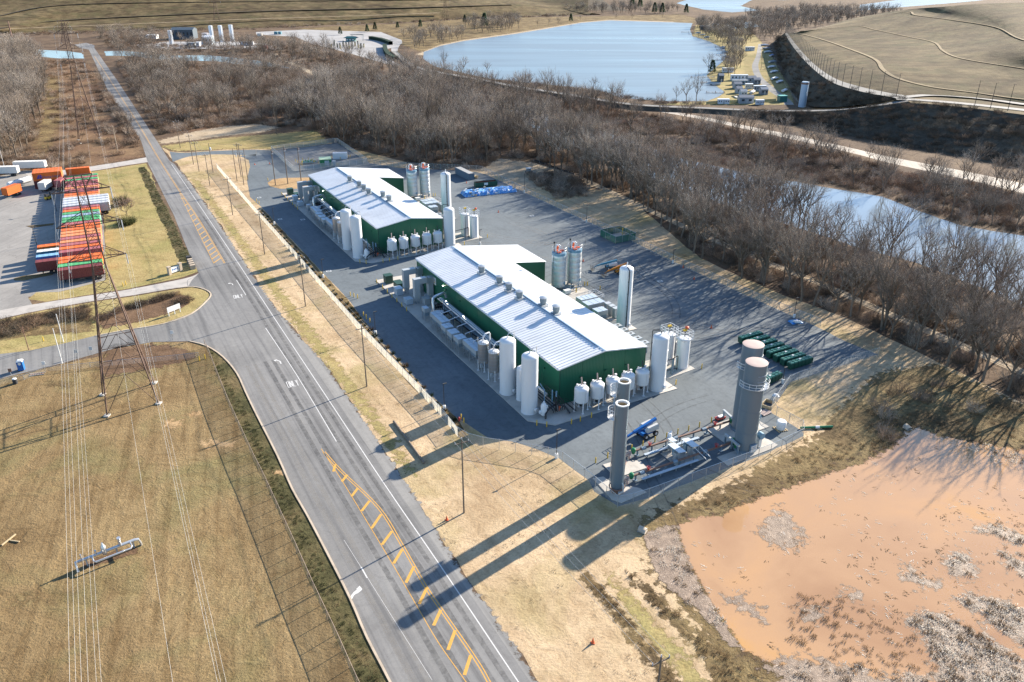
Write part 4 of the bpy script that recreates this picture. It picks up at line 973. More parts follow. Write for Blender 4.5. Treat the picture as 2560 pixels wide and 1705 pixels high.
M_GREY = paint('grey_equipment', (.42, .45, .46), .45, .15, .12)
M_GALV = paint('galvanised_steel', (.50, .52, .53), .38, .6, .15, 1.2)
M_STEELB = paint('blue_grey_steel', (.20, .27, .33), .45, .2)
M_SILVER = paint('silver_pipe_cladding', (.62, .63, .64), .3, .7, .1)
M_BLACKP = paint('black_pipe', (.022, .023, .026), .5)
M_DARK = paint('dark_recess', (.03, .032, .035), .8)
M_ORANGEP = paint('safety_orange', (.62, .11, .035), .5, 0, .1, 1, .1)
M_RED = paint('valve_red', (.42, .03, .025), .45)
M_YELLOW = paint('safety_yellow', (.62, .40, .03), .5, 0, .12, 1.2, .15)
M_BOXG = paint('transformer_green', (.02, .065, .045), .5)
M_ALU = paint('bolted_aluminium', (.60, .62, .63), .38, .35, .08, 1.0)
M_COLLAR = paint('blue_collar_paint', (.17, .30, .40), .5)
M_FLARE = paint('flare_grey', (.14, .188, .222), .42, .1, .12, .4, .0)
M_REDOX = paint('red_oxide_top', (.42, .32, .285), .7, 0, .15)
M_INNER = paint('refractory_tan', (.48, .37, .22), .8)
M_VALVEG = paint('actuator_green', (.012, .19, .075), .4)
M_LAMP = NT('lit_wall_lamp'); M_LAMP.b.inputs['Emission Color'].default_value = (1, .93, .75, 1); M_LAMP.b.inputs['Emission Strength'].default_value = 9; M_LAMP = M_LAMP.set((.8, .8, .75), .4); M_LAMP.cycles.emission_sampling = 'NONE'
M_SIGNW = paint('sign_white', (.75, .75, .73), .5)
M_SIGNB = paint('sign_blue', (.03, .08, .22), .5)
M_RUSTP = paint('rusty_pipe', (.22, .12, .085), .6, .1, .2)
M_LOUV = paint('pale_louvre', (.45, .52, .58), .4, .2)
# ------------------------------------------------------------------ pads
def slab(name, pts, h, mat, z0=0.0):
    m = MB(); n = len(pts)
    if sum(pts[i - 1][0] * pts[i][1] - pts[i][0] * pts[i - 1][1] for i in range(n)) < 0: pts = pts[::-1]
    lo = [(p[0], p[1], z0) for p in pts]; hi = [(p[0], p[1], h) for p in pts]
    m.quad(*hi)
    for i in range(n): m.quad(lo[i - 1], lo[i], hi[i], hi[i - 1])
    return struct(m.build(name, mat, None, False))
def pslab(name, loc, h=.14, dy=0.0, mat=None):
    return slab(name, [tuple(P(x, y + dy))[:2] for x, y in loc], h, mat or M_CONC)
for dy in (0, 100.4):
    pslab('concrete_pad', [(-8.4, 81), (-8.4, -2.2), (-4.6, -6), (24.7, -6), (24.7, -1.8), (33.6, -1.0), (33.6, 7), (26, 7), (26, 48), (28.5, 50), (38.5, 50.2), (40.2, 55), (30.4, 56), (30.4, 73), (20.6, 73), (20.6, 79), (-2, 81)], .14, dy)
    pslab('concrete_pad', [(28.4, 28), (35.6, 28), (35.6, 42.4), (38.4, 42.4), (38.4, 50), (28.4, 50)], .138, dy)
    pslab('concrete_pad', [(30.5, 21.4), (35, 21.4), (35, 26), (30.5, 26)], .14, dy)
ROOTS = []
def pthing(name, label, cat, x, y, group=None, rz=0.0, z=.14):
    o = thing(name, label, cat, P(x, y, z), YAW + rz, group); ROOTS.append(o); return o
NEAR, FAR = 'nearer', 'farther'
# ------------------------------------------------------------------ process building
BW, BL, EV, RG = 20.5, 71.0, 8.0, 9.5
def roof_z(x): return EV + (RG - EV) * (1 - abs(x - BW / 2) / (BW / 2))
bld = pthing('process_building', 'long green metal process building of the nearer plant, white ribbed gable roof', 'building', 0, 0)
npan = 12; pw = BL / npan
me_panel = MB().box(0, 0, 0, .12, pw - .05, EV - .02).mesh('wall_panel', M_GREENX, False)
def prt(name, me, parent, loc=(0, 0, 0), rz=0.0):
    o = link(name, me, parent); o.location = loc; o.rotation_euler = (0, 0, rz); return o
for k in range(npan):
    prt('wall_panel', me_panel, bld, (0, (k + .5) * pw, 0))
    if (k + .5) * pw < 56: prt('wall_panel', me_panel, bld, (BW, (k + .5) * pw, 0))
def gable(x0, x1, y, s=1):
    m = MB(); xs = [x0 + .025, x1 - .025]
    if x0 < BW / 2 < x1: xs.insert(1, BW / 2)
    f = [(x, roof_z(x) - .05) for x in xs]
    a = [(x, y - .06, z) for x, z in [(xs[0], 0), (xs[-1], 0)] + f[::-1]]; b = [(x, y + .06, z) for x, _, z in a]
    m.quad(*a); m.quad(*b[::-1]); n = len(a)
    for i in range(n): m.quad(a[i - 1], b[i - 1], b[i], a[i])
    return m.build('wall_panel', M_GREENW, bld, False)
for k in range(4):
    gable(k * BW / 4, (k + 1) * BW / 4, 0); gable(k * BW / 4, (k + 1) * BW / 4, BL)
for x, y in ((0, 0), (BW, 0), (0, BL), (BW, BL)): MB().box(x, y, 0, .2, .2, EV - .03).build('corner_trim', M_GTRIM, bld, False)
AX = 30.2; AY0 = 56.0; az = lambda x: RG - (RG - EV) / (BW / 2) * (x - BW / 2)
for y in (AY0, BL):   # lean-to annex: end walls follow the slope
    m = MB()
    a = [(BW + .1, y - .06, 0), (AX, y - .06, 0), (AX, y - .06, az(AX) - .08), (BW + .1, y - .06, az(BW) - .08)]; b = [(p[0], y + .06, p[2]) for p in a]
    m.quad(*a); m.quad(*b[::-1])
    for i in range(4): m.quad(a[i - 1], b[i - 1], b[i], a[i])
    m.build('annex_wall', M_GREENW, bld, False)
for k in range(3): 
    prt('annex_wall', MB().box(0, 0, 0, .12, 4.95, az(AX) - .1).mesh('annex_wall', M_GREENX, False), bld, (AX, AY0 + 2.5 + 5 * k, 0))
# roof: one sheet with its standing rib per panel
NP = 74; rp = (BL + .5) / NP
def roof_sheet(x0, x1):
    m = MB(); y0, y1 = 0, rp
    za, zb = az(max(x0, x1)), RG
    xs = (BW / 2, x1) if x1 > BW / 2 else (x1, BW / 2)
    z = lambda x: RG - (RG - EV) / (BW / 2) * abs(x - BW / 2)
    pr = [(0, 0), (rp * .62, 0), (rp * .70, .085), (rp * .92, .085), (rp, 0)]
    for (ya, ha), (yb, hb) in zip(pr, pr[1:]):
        m.quad((xs[0], ya, z(xs[0]) + ha), (xs[1], ya, z(xs[1]) + ha), (xs[1], yb, z(xs[1]) + hb), (xs[0], yb, z(xs[0]) + hb))
    e = x1; m.quad((e, 0, z(e)), (e, rp, z(e)), (e, rp, z(e) - .22), (e, 0, z(e) - .22))
    return m.mesh('roof_panel', M_ROOF, False)
meL, meR, meA = roof_sheet(BW / 2, -.35), roof_sheet(BW / 2, BW + .35), roof_sheet(BW / 2, AX + .35)
for k in range(NP):
    y = -.25 + k * rp
    prt('roof_panel', meL, bld, (0, y, .02)); prt('roof_panel', meA if y + rp / 2 > AY0 - .2 else meR, bld, (0, y, .02))
m = MB()
m.quad((BW / 2 - .35, -.3, RG + .06), (BW / 2, -.3, RG + .13), (BW / 2, BL + .3, RG + .13), (BW / 2 - .35, BL + .3, RG + .06))
m.quad((BW / 2, -.3, RG + .13), (BW / 2 + .35, -.3, RG + .06), (BW / 2 + .35, BL + .3, RG + .06), (BW / 2, BL + .3, RG + .13))
m.quad((BW / 2 - .35, -.3, RG + .06), (BW / 2 - .35, BL + .3, RG + .06), (BW / 2 - .35, BL + .3, RG - .1), (BW / 2 - .35, -.3, RG - .1))
m.box(BW / 2 - .18, BL / 2, RG + .1, .16, BL - 4, .16)
m.build('ridge_cap', M_RIDGE, bld, False)
m = MB()
for y in (-.28, BL + .28):
    for x0, x1 in ((-.35, BW / 2), (BW / 2, BW + .35 if y < 0 else AX + .35)): m.bar((x0, y, az(x1) + .02 if x0 > 5 and False else RG - (RG - EV) / (BW / 2) * abs(x0 - BW / 2)), (x1, y, RG - (RG - EV) / (BW / 2) * abs(x1 - BW / 2)), .08, .25)
m.build('gable_trim', M_SIGNW, bld, False)
m = MB(); m.box(-.42, BL / 2, EV - .32, .14, BL, .16); m.box(BW + .42, 27.8, EV - .32, .14, 55.5, .16); m.build('gutter', M_SIGNW, bld, False)
vm_curb = MB().box(0, 0, 0, 1.5, 1.5, .55).mesh('vent_curb', M_GALV, False)
vm_drum = MB().lathe(0, 0, [(.58, .55), (.58, 1.0), (.70, 1.0), (.70, 1.75), (.6, 1.75)], 18).mesh('vent_drum', M_VENT)
vm_cap = MB().lathe(0, 0, [(.80, 1.75), (.80, 1.86), (.1, 2.05)], 18).mesh('vent_cap', M_GALV)
for x, y in ((8.4, 49.9), (8.9, 41.5), (8.8, 36.6), (8.6, 31.3), (11.2, 25.2), (11.3, 19.9)):
    e = prt('roof_vent', vm_drum, bld, (x, y, roof_z(x) - .12)); e.scale = (1.18, 1.18, 1.2); prt('vent_curb', vm_curb, e); prt('vent_cap', vm_cap, e)
lm = MB(); lm.box(0, -.12, 0, .34, .3, .22); lmm = lm.mesh('wall_lamp', M_GTRIM, False)
for x in (4.6, 10.6, 15.6): prt('wall_lamp', lmm, bld, (x, -.1, 5.0))
for y in (5.5, 52.5, 44.5): prt('wall_lamp', lmm, bld, (-.1, y, 5.6), -PI / 2)
lit = MB().lathe(0, 0, [(.02, -.12), (.16, 0), (.02, .12)], 8).mesh('lit_lamp', M_LAMP)
for x, y, z in ((-.3, 54.0, 6.3), (-2.6, 47.3, 5.2), (-2.7, 37.6, 5.0)): prt('lit_lamp', lit, bld, (x, y, z))
sg = prt('wall_sign', MB().box(0, 0, 0, .06, 2.7, 1.9).mesh('wall_sign', M_SIGNW, False), bld, (-.1, 60.2, 4.6))
sg['label'] = 'white rectangular wall sign with blue and yellow marks'
m = MB()
for y, z, a, b in ((.75, .9, .22, .7), (.5, 1.15, .3, .22), (.1, .9, .2, .7), (-.15, 1.2, .25, .2), (-.6, .95, .22, .6)): m.box(-.035, y, z, .012, a, b)
m.build('sign_mark', M_SIGNB, sg, False)
m = MB(); m.box(-.035, 0, .35, .012, 1.1, .3); m.box(-.035, -.8, .35, .012, .2, .9); m.build('sign_mark', M_YELLOW, sg, False)
for x, y, rz in ((BW + .08, 30, 0), (BW + .08, 12, 0), (-.08, 57.0, 0)):
    d = prt('door', MB().box(0, 0, .1, .1, 1.1, 2.2).mesh('door', M_GTRIM, False), bld, (x, y, 0)); prt('handle', MB().box(.08 if x > 1 else -.08, .4, 1.1, .06, .06, .2).mesh('handle', M_GALV, False), d)
m = MB(); m.box(24, AY0 - .12, .1, 1.1, .08, 2.2); m.build('door', M_SIGNW, bld, False)
m = MB()
for x in (22.9, 24.1): m.bar((x, AY0 - .2, .1), (x, AY0 - .2, 4.9), .06)
for k in range(10): m.bar((22.9, AY0 - .2, .5 + k * .45), (24.1, AY0 - .2, .5 + k * .45), .05)
m.build('wall_ladder', M_GALV, bld, False)
# ------------------------------------------------------------------ tanks
def tank(name, label, x, y, h, r, mat=None, group=None, cat='tank', dome=.28, n=28, pipe=None, rings=()):
    e = pthing(name, label, cat, x, y, group); mat = mat or M_WHITE
    zc = h - r * dome * 1.6
    prof = [(r * 1.04, 0), (r * 1.04, .12), (r, .13), (r, zc)]
    m = MB(); m.lathe(0, 0, prof, n, True, False); m.build('shell', mat, e)
    hd = MB(); hd.lathe(0, 0, [(r * math.cos(a), zc + (h - zc) * math.sin(a)) for a in [k * PI / 2 / 7 for k in range(7)]] + [(.02, h)], n, False); hd.build('dished_head', mat, e)
    mw = MB()
    a = R(-70); cx, cy = math.cos(a) * r, math.sin(a) * r
    mw.rings([[(cx + math.cos(a) * d + -math.sin(a) * rr * math.cos(b), cy + math.sin(a) * d + math.cos(a) * rr * math.cos(b), .95 + rr * math.sin(b)) for b in [2 * PI * j / 12 for j in range(12)]] for rr, d in ((.38, -.2), (.38, .25), (.46, .25), (.46, .36))])
    mw.build('manway', mat, e)
    hb = MB(); a2 = R(-60); hb.rings([[(math.cos(a2) * (r + d) - math.sin(a2) * .16 * math.cos(b), math.sin(a2) * (r + d) + math.cos(a2) * .16 * math.cos(b), .45 + .16 * math.sin(b)) for b in [2 * PI * j / 10 for j in range(10)]] for d in (-.1, .03)]); hb.build('drain_hole', M_DARK, e)
    mb = MB(); mb.cyl(0, 0, h - .05, h + .25, .16, 10); mb.cyl(r * .5, 0, h - .3, h + .05, .09, 8); mb.build('nozzle', mat, e)
    if pipe:
        px, py = pipe; d = math.hypot(px, py); mp = MB()
        mp.tube([(0, 0, h + .2), (0, 0, h + .55), (px * .3, py * .3, h + .8), (px * 1.12 * r, py * 1.12 * r, h + .8), (px * 1.15 * r, py * 1.15 * r, h + .5), (px * 1.15 * r, py * 1.15 * r, 1.0)], .09, 6)
        for k in range(4): mp.box(px * 1.1 * r, py * 1.1 * r, 2 + k * (h - 4) / 3, .25, .25, .12)
        mp.build('vent_pipe', M_GALV if mat is M_WHITE and pipe[0] > .5 else M_BLACKP, e)
    if rings:
        mr = MB()
        for z in rings: mr.lathe(0, 0, [(r, z - .03), (r + .015, z - .02), (r + .015, z + .02), (r, z + .03)], n, False, False)
        mr.build('weld_seam', mat, e)
    return e
tank('storage_tank', 'tall white dome-topped tank left of the nearer green building, second from its front corner', -6.4, 9.4, 12.2, 1.62, pipe=(.95, .3), rings=(3, 6, 9))
tank('storage_tank', 'tall white dome-topped tank at the near left corner of the nearer green building', -6.3, .8, 12.6, 1.6, pipe=(.95, .3), rings=(3, 6, 9))
tank('storage_tank', 'tall white dome-topped tank at the near right corner of the nearer green building', 21.0, -3.9, 12.3, 1.62, pipe=(-.8, .5), rings=(3, 6, 9))
e = tank('storage_tank', 'slim very tall white tank with black front pipe, right of the nearer building', 32.7, 23.9, 15.4, 1.62, rings=(4, 8, 12))
m = MB(); m.tube([(-.3, -.5, 15.3), (-.35, -1.2, 15.2), (-.45, -1.75, 14.6), (-.45, -1.75, .5)], .13, 6)
for z in (3, 6, 9, 12): m.box(-.45, -1.66, z, .36, .12, .1)
m.build('vent_pipe', M_BLACKP, e)
m = MB(); m.tube([(-.1, -.1, 15.2), (.2, .1, 16.3)], .12, 6); m.build('vent_stub', M_WHITE, e)
def legvessel(name, label, x, y, r, zb, zt, mat, legmat, group, cat, nl=4, ll=None):
    """shell on legs"""
    e = pthing(name, label, cat, x, y, group); n = 24; dh = r * .45
    prof = [(.02, zb)] + [(r * math.sin(a), zb + dh * (1 - math.cos(a))) for a in [k * PI / 2 / 6 for k in range(1, 7)]]
    m = MB(); m.lathe(0, 0, prof + [(r, zt - dh)], n, True, False); m.build('shell', mat, e)
    m = MB(); m.lathe(0, 0, [(r * math.cos(a), zt - dh + dh * math.sin(a)) for a in [k * PI / 2 / 6 for k in range(6)]] + [(.02, zt)], n, False); m.build('dished_head', M_WHITE, e)
    for k in range(nl):
        a = PI / 4 + k * 2 * PI / nl + .5
        lx, ly = math.cos(a) * r * .98, math.sin(a) * r * .98
        m = MB(); m.cyl(lx, ly, 0, zb + dh + .5, .11, 8); m.box(lx, ly, 0, .5, .5, .06, a); m.build('leg', legmat, e)
    return e
for k, (x, y) in enumerate(((2.6, -3.8), (6.2, -3.85), (9.9, -3.8), (13.6, -3.75), (17.1, -3.8))):
    nm = ('first', 'second', 'third', 'fourth', 'fifth')[k]
    e = legvessel('pressure_vessel', '%s squat white vessel on legs from the left along the nearer building\'s front' % nm, x, y, 1.4, 1.75, 5.5, M_WHITE, M_WHITE, 'squat white leg vessels along the gable fronts', 'vessel')
    m = MB(); m.cyl(-.75, .4, 5.0, 5.75, .12, 8); m.lathe(-.75, .4, [(.22, 5.7), (.22, 5.82)], 8); m.cyl(.85, .3, 4.9, 5.7, .13, 8); m.lathe(.85, .3, [(.26, 5.65), (.26, 5.8)], 8); m.lathe(0, -.1, [(.5, 5.4), (.5, 5.62)], 12); m.build('nozzle', M_WHITE, e)
    m = MB(); m.tube([(.05, .1, 5.5), (.1, .25, 6.2), (.25, .6, 7.0)], .13, 8); m.build('relief_pipe', M_REDOX if k < 4 else M_BLACKP, e)
    m = MB(); m.tube([(0, 0, 1.8), (0, 0, 1.1), (.25, .35, .95), (.6, 1.0, .95)], .28, 8); m.build('drain_pipe', M_BLACKP, e)
    m = MB(); m.bar((0, -1.405, 2.6), (0, -1.405, 4.7), .03); m.build('seam', M_GALV, e)
    if k == 2:
        m = MB(); m.quad((.55, -1.33, 4.3), (.95, -1.1, 4.75), (1.02, -1.1, 4.55), (.62, -1.33, 4.1)); m.build('red_banner', M_RED, e, False)
for k, (x, y) in enumerate(((-6.3, 20.4), (-6.3, 15.6))):
    e = legvessel('filter_vessel', 'brushed steel vessel on white legs left of the nearer building, %s of the pair' % ('rear one' if k == 0 else 'front one'), x, y, 1.15, 1.5, 6.9, M_TAN, M_WHITE, 'brushed steel vessels on legs', 'vessel')
    m = MB()
    for z in range(5): m.lathe(0, 0, [(1.15, 2.4 + z * .8), (1.17, 2.42 + z * .8), (1.17, 2.46 + z * .8), (1.15, 2.48 + z * .8)], 24, False, False)
    m.build('band', M_GALV, e)
    m = MB(); m.tube([(0, 0, 6.8), (0, 0, 7.6), (.6, .2, 8.2), (1.7, .5, 8.2), (1.9, .55, 7.8), (1.9, .55, 4.0)], .17, 8); m.build('outlet_pipe', M_WHITE if k == 0 else M_SILVER, e)
    m = MB()
    for j in range(9):
        a = R(120) + j * R(22); m.bar((1.2 * math.cos(a), 1.2 * math.sin(a), 6.2), (1.2 * math.cos(a), 1.2 * math.sin(a), 7.4), .04)
    for z in (6.8, 7.4): m.tube([(1.2 * math.cos(R(120) + j * R(22)), 1.2 * math.sin(R(120) + j * R(22)), z) for j in range(9)], .03, 5)
    m.build('railing', M_GALV, e)
    m = MB(); m.box(-1.0, -1.0, 1.2, .5, .35, .9); m.cyl(-1.0, -1.0, 0, 1.2, .05, 6); m.build('control_box', M_GREY, e, False)
tank('buffer_tank', 'short white tank squeezed between two tall white tanks, left of the nearer building', -5.4, 5.6, 7.4, .98, dome=.35)
# aluminium silos
def silo(label, x, y):
    e = pthing('bolted_silo', label, 'silo', x, y, 'shiny bolted silos beside the annexes'); r, h, n = 1.85, 10.2, 32
    for k in range(6):
        m = MB(); z0, z1 = .9 + k * 1.45, .9 + (k + 1) * 1.45
        m.lathe(0, 0, [(r - .02, z0), (r, z0 + .03), (r, z1 - .03), (r - .02, z1)], n, k == 0, False); m.build('shell_ring', M_ALU, e)
    m = MB(); m.lathe(0, 0, [(r + .05, 9.55), (r + .05, 10.2), (r - .1, 10.25), (.02, 10.5)], n); m.build('collar', M_COLLAR, e)
    m = MB()
    for k in range(3):
        a = k * 2.1; m.lathe(.9 * math.cos(a), .9 * math.sin(a), [(.62, 10.35), (.62, 10.55), (.1, 10.65)], 14)
    m.build('hatch_lid', M_ORANGEP, e)
    m = MB()
    for j in range(14):
        a = 2 * PI * j / 14; m.bar((r * math.cos(a), r * math.sin(a), 10.2), (r * math.cos(a), r * math.sin(a), 11.5), .05)
    for z in (10.85, 11.5): m.tube([(r * math.cos(2 * PI * j / 24), r * math.sin(2 * PI * j / 24), z) for j in range(24)], .04, 5, True)
    m.build('railing', M_GALV, e)
    m = MB(); m.tube([(-.9, .3, 10.4), (-.9, .3, 11.6), (-.6, .3, 12.1), (0, .2, 12.1), (.35, .1, 11.7), (.4, .1, 11.0)], .2, 8); m.build('gooseneck', M_WHITE, e)
    m = MB(); m.cyl(-1.3, .4, 10.4, 13.0, .08, 6); m.box(-1.3, .4, 12.6, .35, .35, .5); m.build('relief_valve', M_BLACKP, e)
    m = MB(); m.lathe(.2, 1.2, [(.3, 10.4), (.34, 11.4), (.1, 11.7)], 8); m.build('vent_cover', M_ORANGEP, e)
    m = MB(); a = R(-62)
    m.rings([[(math.cos(a) * (r + d) - math.sin(a) * .42 * math.cos(b), math.sin(a) * (r + d) + math.cos(a) * .42 * math.cos(b), 1.9 + .42 * math.sin(b)) for b in [2 * PI * j / 12 for j in range(12)]] for d in (-.05, .12)]); m.build('manway', M_COLLAR, e)
    for k in range(5):
        a = k * 2 * PI / 5; m = MB(); m.box(1.75 * math.cos(a), 1.75 * math.sin(a), 0, .25, .25, 1.0, a); m.build('leg', M_STEELB, e, False)
    m = MB(); m.tube([(r + .12, .2, 10.8), (r + .12, .2, .5)], .06, 6); m.tube([(-r - .1, -.2, 9.4), (-r - .1, -.2, .4)], .09, 6); m.build('downpipe', M_GALV, e)
    return e
silo('shiny bolted silo with orange lids by the nearer annex, left of the pair', 32.0, 52.0); silo('shiny bolted silo with orange lids by the nearer annex, right of the pair', 37.0, 52.2)
def railtank(label, x, y):
    e = pthing('vent_tank', label, 'tank', x, y, 'white tanks with square railed tops'); r, h = 1.36, 7.0
    m = MB(); m.lathe(0, 0, [(r, 0), (r, h - .3), (r * .85, h - .1), (.02, h)], 24); m.build('shell', M_WHITE, e)
    m = MB(); m.box(0, 0, h - .35, 2.6, 2.6, .1); m.build('platform', M_GALV, e, False)
    m = MB()
    for sx in (-1.3, 0, 1.3):
        for sy in (-1.3, 0, 1.3):
            if sx or sy: m.bar((sx, sy, h - .3), (sx, sy, h + 1.6), .07)
    for z in (h + .35, h + 1.0, h + 1.6):
        for a, b in (((-1.3, -1.3), (1.3, -1.3)), ((1.3, -1.3), (1.3, 1.3)), ((1.3, 1.3), (-1.3, 1.3)), ((-1.3, 1.3), (-1.3, -1.3))): m.bar((*a, z), (*b, z), .06)
    m.build('railing', M_WHITE, e, False)
    m = MB(); m.tube([(.2, .2, h), (.2, .2, h + 1.7)], .07, 6); m.tube([(.4, .2, h), (.4, .2, h + 1.5)], .05, 6); m.build('vent_pipe', M_BLACKP, e)
    m = MB(); m.box(.25, .3, h + 1.3, .8, .5, .35); m.build('relief_valve', M_YELLOW, e, False)
    m = MB(); m.bar((r + .1, -.2, .3), (r + .1, -.2, h), .05); m.bar((r + .1, .2, .3), (r + .1, .2, h), .05)
    for k in range(16): m.bar((r + .1, -.2, .5 + k * .4), (r + .1, .2, .5 + k * .4), .04)
    m.build('ladder', M_GALV, e, False)
    return e
railtank('short white tank with square railed top right of the nearer building, rear of pair', 30.2, 4.4)
e = railtank('short white tank with square railed top right of the nearer building, front of pair', 31.7, 1.2)
m = MB(); m.lathe(1.0, .6, [(.3, 8.4), (.45, 8.9), (.05, 9.1)], 8); m.build('vent_cover', M_ORANGEP, e)
e = pthing('vent_piping', 'black pipe frame on a grey post before the two railed tanks of the nearer plant', 'pipework', 27.6, -.6)
m = MB(); m.box(0, 0, 0, .35, .35, 3.6); m.build('post', M_STEELB, e, False)
m = MB(); m.tube([(-4, 0, 3.4), (0, 0, 3.7), (1.4, .4, 3.8), (1.6, .4, 3.6), (1.6, .4, .4)], .1, 6); m.tube([(.35, .1, .2), (.35, .1, 7.4), (.9, .5, 7.4)], .08, 6); m.tube([(-4, .2, 1.2), (1.6, .2, 1.0)], .1, 6); m.build('pipe', M_BLACKP, e)
# ------------------------------------------------------------------ left side equipment
def ducts(label, x, y):
    e = pthing('air_duct_tower', label, 'duct', x, y, 'grey duct towers at the far ends')
    m = MB(); m.rings([[(sx * .75 - .0, sy * .65, z) for sx, sy in ((-k, -k), (k, -k), (k, k), (-k, k))] for k, z in ((.55, .7), (1, 1.9), (1, 5.3))]); m.build('riser', M_GREY, e, False)
    m = MB()
    for sx, sy in ((-.35, -.3), (.35, -.3), (.35, .3), (-.35, .3)): m.bar((sx, sy, 0), (sx, sy, .8), .09)
    m.build('stand', M_STEELB, e, False)
    m = MB(); m.box(.95, 0, 5.3, 3.4, 1.32, 1.45); m.build('crossover', M_GREY, e, False)
    m = MB(); m.rings([[(2.65, -.66, 5.3), (2.65, .66, 5.3), (2.65, .66, 6.75), (2.65, -.66, 6.75)], [(3.1, -.66, 4.9), (3.1, .66, 4.9), (3.1, .66, 6.3), (3.1, -.66, 6.3)]]); m.box(3.85, 0, 4.85, 1.5, 1.6, 1.75); m.build('elbow', M_GALV, e, False)
    m = MB(); m.box(3.65, 0, 1.6, 1.25, 1.5, 3.25); m.build('drop_leg', M_GREY, e, False)
    m = MB(); m.box(3.4, 0, .1, 1.9, 2.2, 1.6); m.build('filter_box', M_GREY, e, False)
    m = MB()
    for k in range(5): m.box(.76, 0, 2.2 + k * .65, .03, 1.3, .03)
    m.build('flange', M_STEELB, e, False)
    return e
ducts('grey rectangular duct tower at the far end of the nearer building, rear of the pair', -4.6, 68.0); ducts('grey rectangular duct tower at the far end of the nearer building, front of the pair', -4.7, 60.6)
def cabinet(name, label, x, y, sx, sy, h, mat, cat='cabinet', group=None, roof=True, feet=True):
    e = pthing(name, label, cat, x, y, group)
    m = MB(); m.box(0, 0, .15, sx, sy, h - .25); m.build('body', mat, e, False)
    m = MB(); m.box(0, 0, h - .1, sx + .16, sy + .16, .12); m.build('lid', mat, e, False)
    m = MB(); m.box(0, 0, 0, sx - .1, sy - .1, .15); m.build('plinth', M_STEELB, e, False)
    m = MB()
    for k in (-.25, .25): m.box(-sx / 2 - .015, sy * k, .35, .03, sy * .42, h - .75)
    m.build('door', mat, e, False)
    return e
cabinet('transformer', 'dark green square transformer on the pad end of the nearer plant', -6.0, 77.6, 2.0, 2.0, 2.3, M_BOXG, 'transformer')
cabinet('switchgear', 'dark green low switchgear box beside the transformer of the nearer plant', -4.8, 73.0, 1.9, 3.0, 1.6, M_BOXG, 'switchgear')
cabinet('equipment_box', 'pale grey louvred box under the front duct tower of the nearer plant', -6.7, 61.6, 1.7, 2.1, 1.5, M_LOUV, 'equipment box')
cabinet('equipment_box', 'pale grey louvred box with rail under the rear duct tower of the nearer plant', -6.6, 68.6, 1.7, 2.2, 1.9, M_LOUV, 'equipment box')
cabinet('equipment_box', 'grey compressor box below the elbow of the front duct tower, nearer plant', -2.9, 59.0, 1.5, 1.9, 1.8, M_GREY, 'equipment box')
def cooler(label, x, y, sx, sy, h, nx, ny):
    e = pthing('cooling_unit', label, 'cooling unit', x, y, 'grey cooling units on legs')
    m = MB(); m.box(0, 0, h - 1.0, sx, sy, 1.0); m.build('housing', M_GREY, e, False)
    m = MB(); gx, gy = sx / nx, sy / ny
    for i in range(nx):
        for j in range(ny):
            m = MB(); m.box(-sx / 2 + (i + .5) * gx, -sy / 2 + (j + .5) * gy, h, gx - .1, gy - .1, .06); m.build('fan_grille', M_LOUV, e, False)
    m = MB(); m.box(0, 0, h - 1.9, sx * .8, sy * .94, .9); m.build('coil', M_STEELB, e, False)
    for a in (-1, 1):
        for k in range(max(2, int(sy / 2.4) + 1)):
            yy = -sy / 2 + .12 + (sy - .24) * k / max(1, int(sy / 2.4))
            m = MB(); m.bar((a * (sx / 2 - .08), yy, 0), (a * (sx / 2 - .08), yy, h - 1), .12); m.build('leg', M_GALV, e, False)
    m = MB()
    for a in (-1, 1):
        k = int(max(1, sy / 2.4))
        for j in range(k):
            y0, y1 = -sy / 2 + sy * j / k, -sy / 2 + sy * (j + 1) / k
            m.bar((a * sx / 2, y0, .3), (a * sx / 2, y1, h - 1.1), .06); m.bar((a * sx / 2, y1, .3), (a * sx / 2, y0, h - 1.1), .06)
    m.build('cross_brace', M_GALV, e, False)
    return e
cooler('long grey cooling unit with eight grilles, rearmost of the row left of the nearer building', -6.2, 42.8, 2.2, 6.8, 3.6, 2, 4)
cooler('small grey cooling unit with four grilles, second of the row left of the nearer building', -6.8, 37.5, 2.2, 2.6, 3.6, 2, 2)
cooler('small grey cooling unit with four grilles, third of the row left of the nearer building', -6.9, 34.0, 2.2, 2.6, 3.6, 2, 2)
cooler('small grey cooling unit with four grilles, fourth of the row left of the nearer building', -6.8, 30.7, 2.2, 2.6, 3.6, 2, 2)
cooler('long grey cooling unit with twelve grilles, frontmost of the row left of the nearer building', -6.0, 25.6, 2.2, 6.6, 3.7, 2, 6)
cooler('narrow grey cooling unit beside the silver duct loop of the nearer plant', -6.6, 50.6, 1.3, 1.9, 3.1, 1, 1)
e = pthing('pipe_rack', 'long steel pipe rack with silver pipes along the left wall of the nearer building', 'pipe rack', -2.5, 22)
for k in range(6):
    y = .4 + k * 5.0
    m = MB(); m.box(-.6, y, 0, .22, .22, 4.3); m.box(1.5, y, 0, .2, .2, 3.4); m.box(-.2, y, 4.2, 1.6, .18, .18); m.box(.4, y, 2.5, 2.2, .16, .18); m.build('support', M_STEELB, e, False)
for x, z, r_, mt in ((-.6, 4.55, .16, M_SILVER), (-.05, 4.55, .2, M_SILVER), (.4, 4.5, .12, M_SILVER), (.1, 2.8, .2, M_STEELB), (.6, 2.8, .14, M_STEELB), (1.4, 3.55, .2, M_STEELB), (-.5, 2.75, .1, M_BLACKP), (1.0, 1.2, .15, M_BLACKP)):
    m = MB(); m.tube([(x, -1.0, z), (x, 29, z)], r_, 8); m.build('pipe', mt, e)
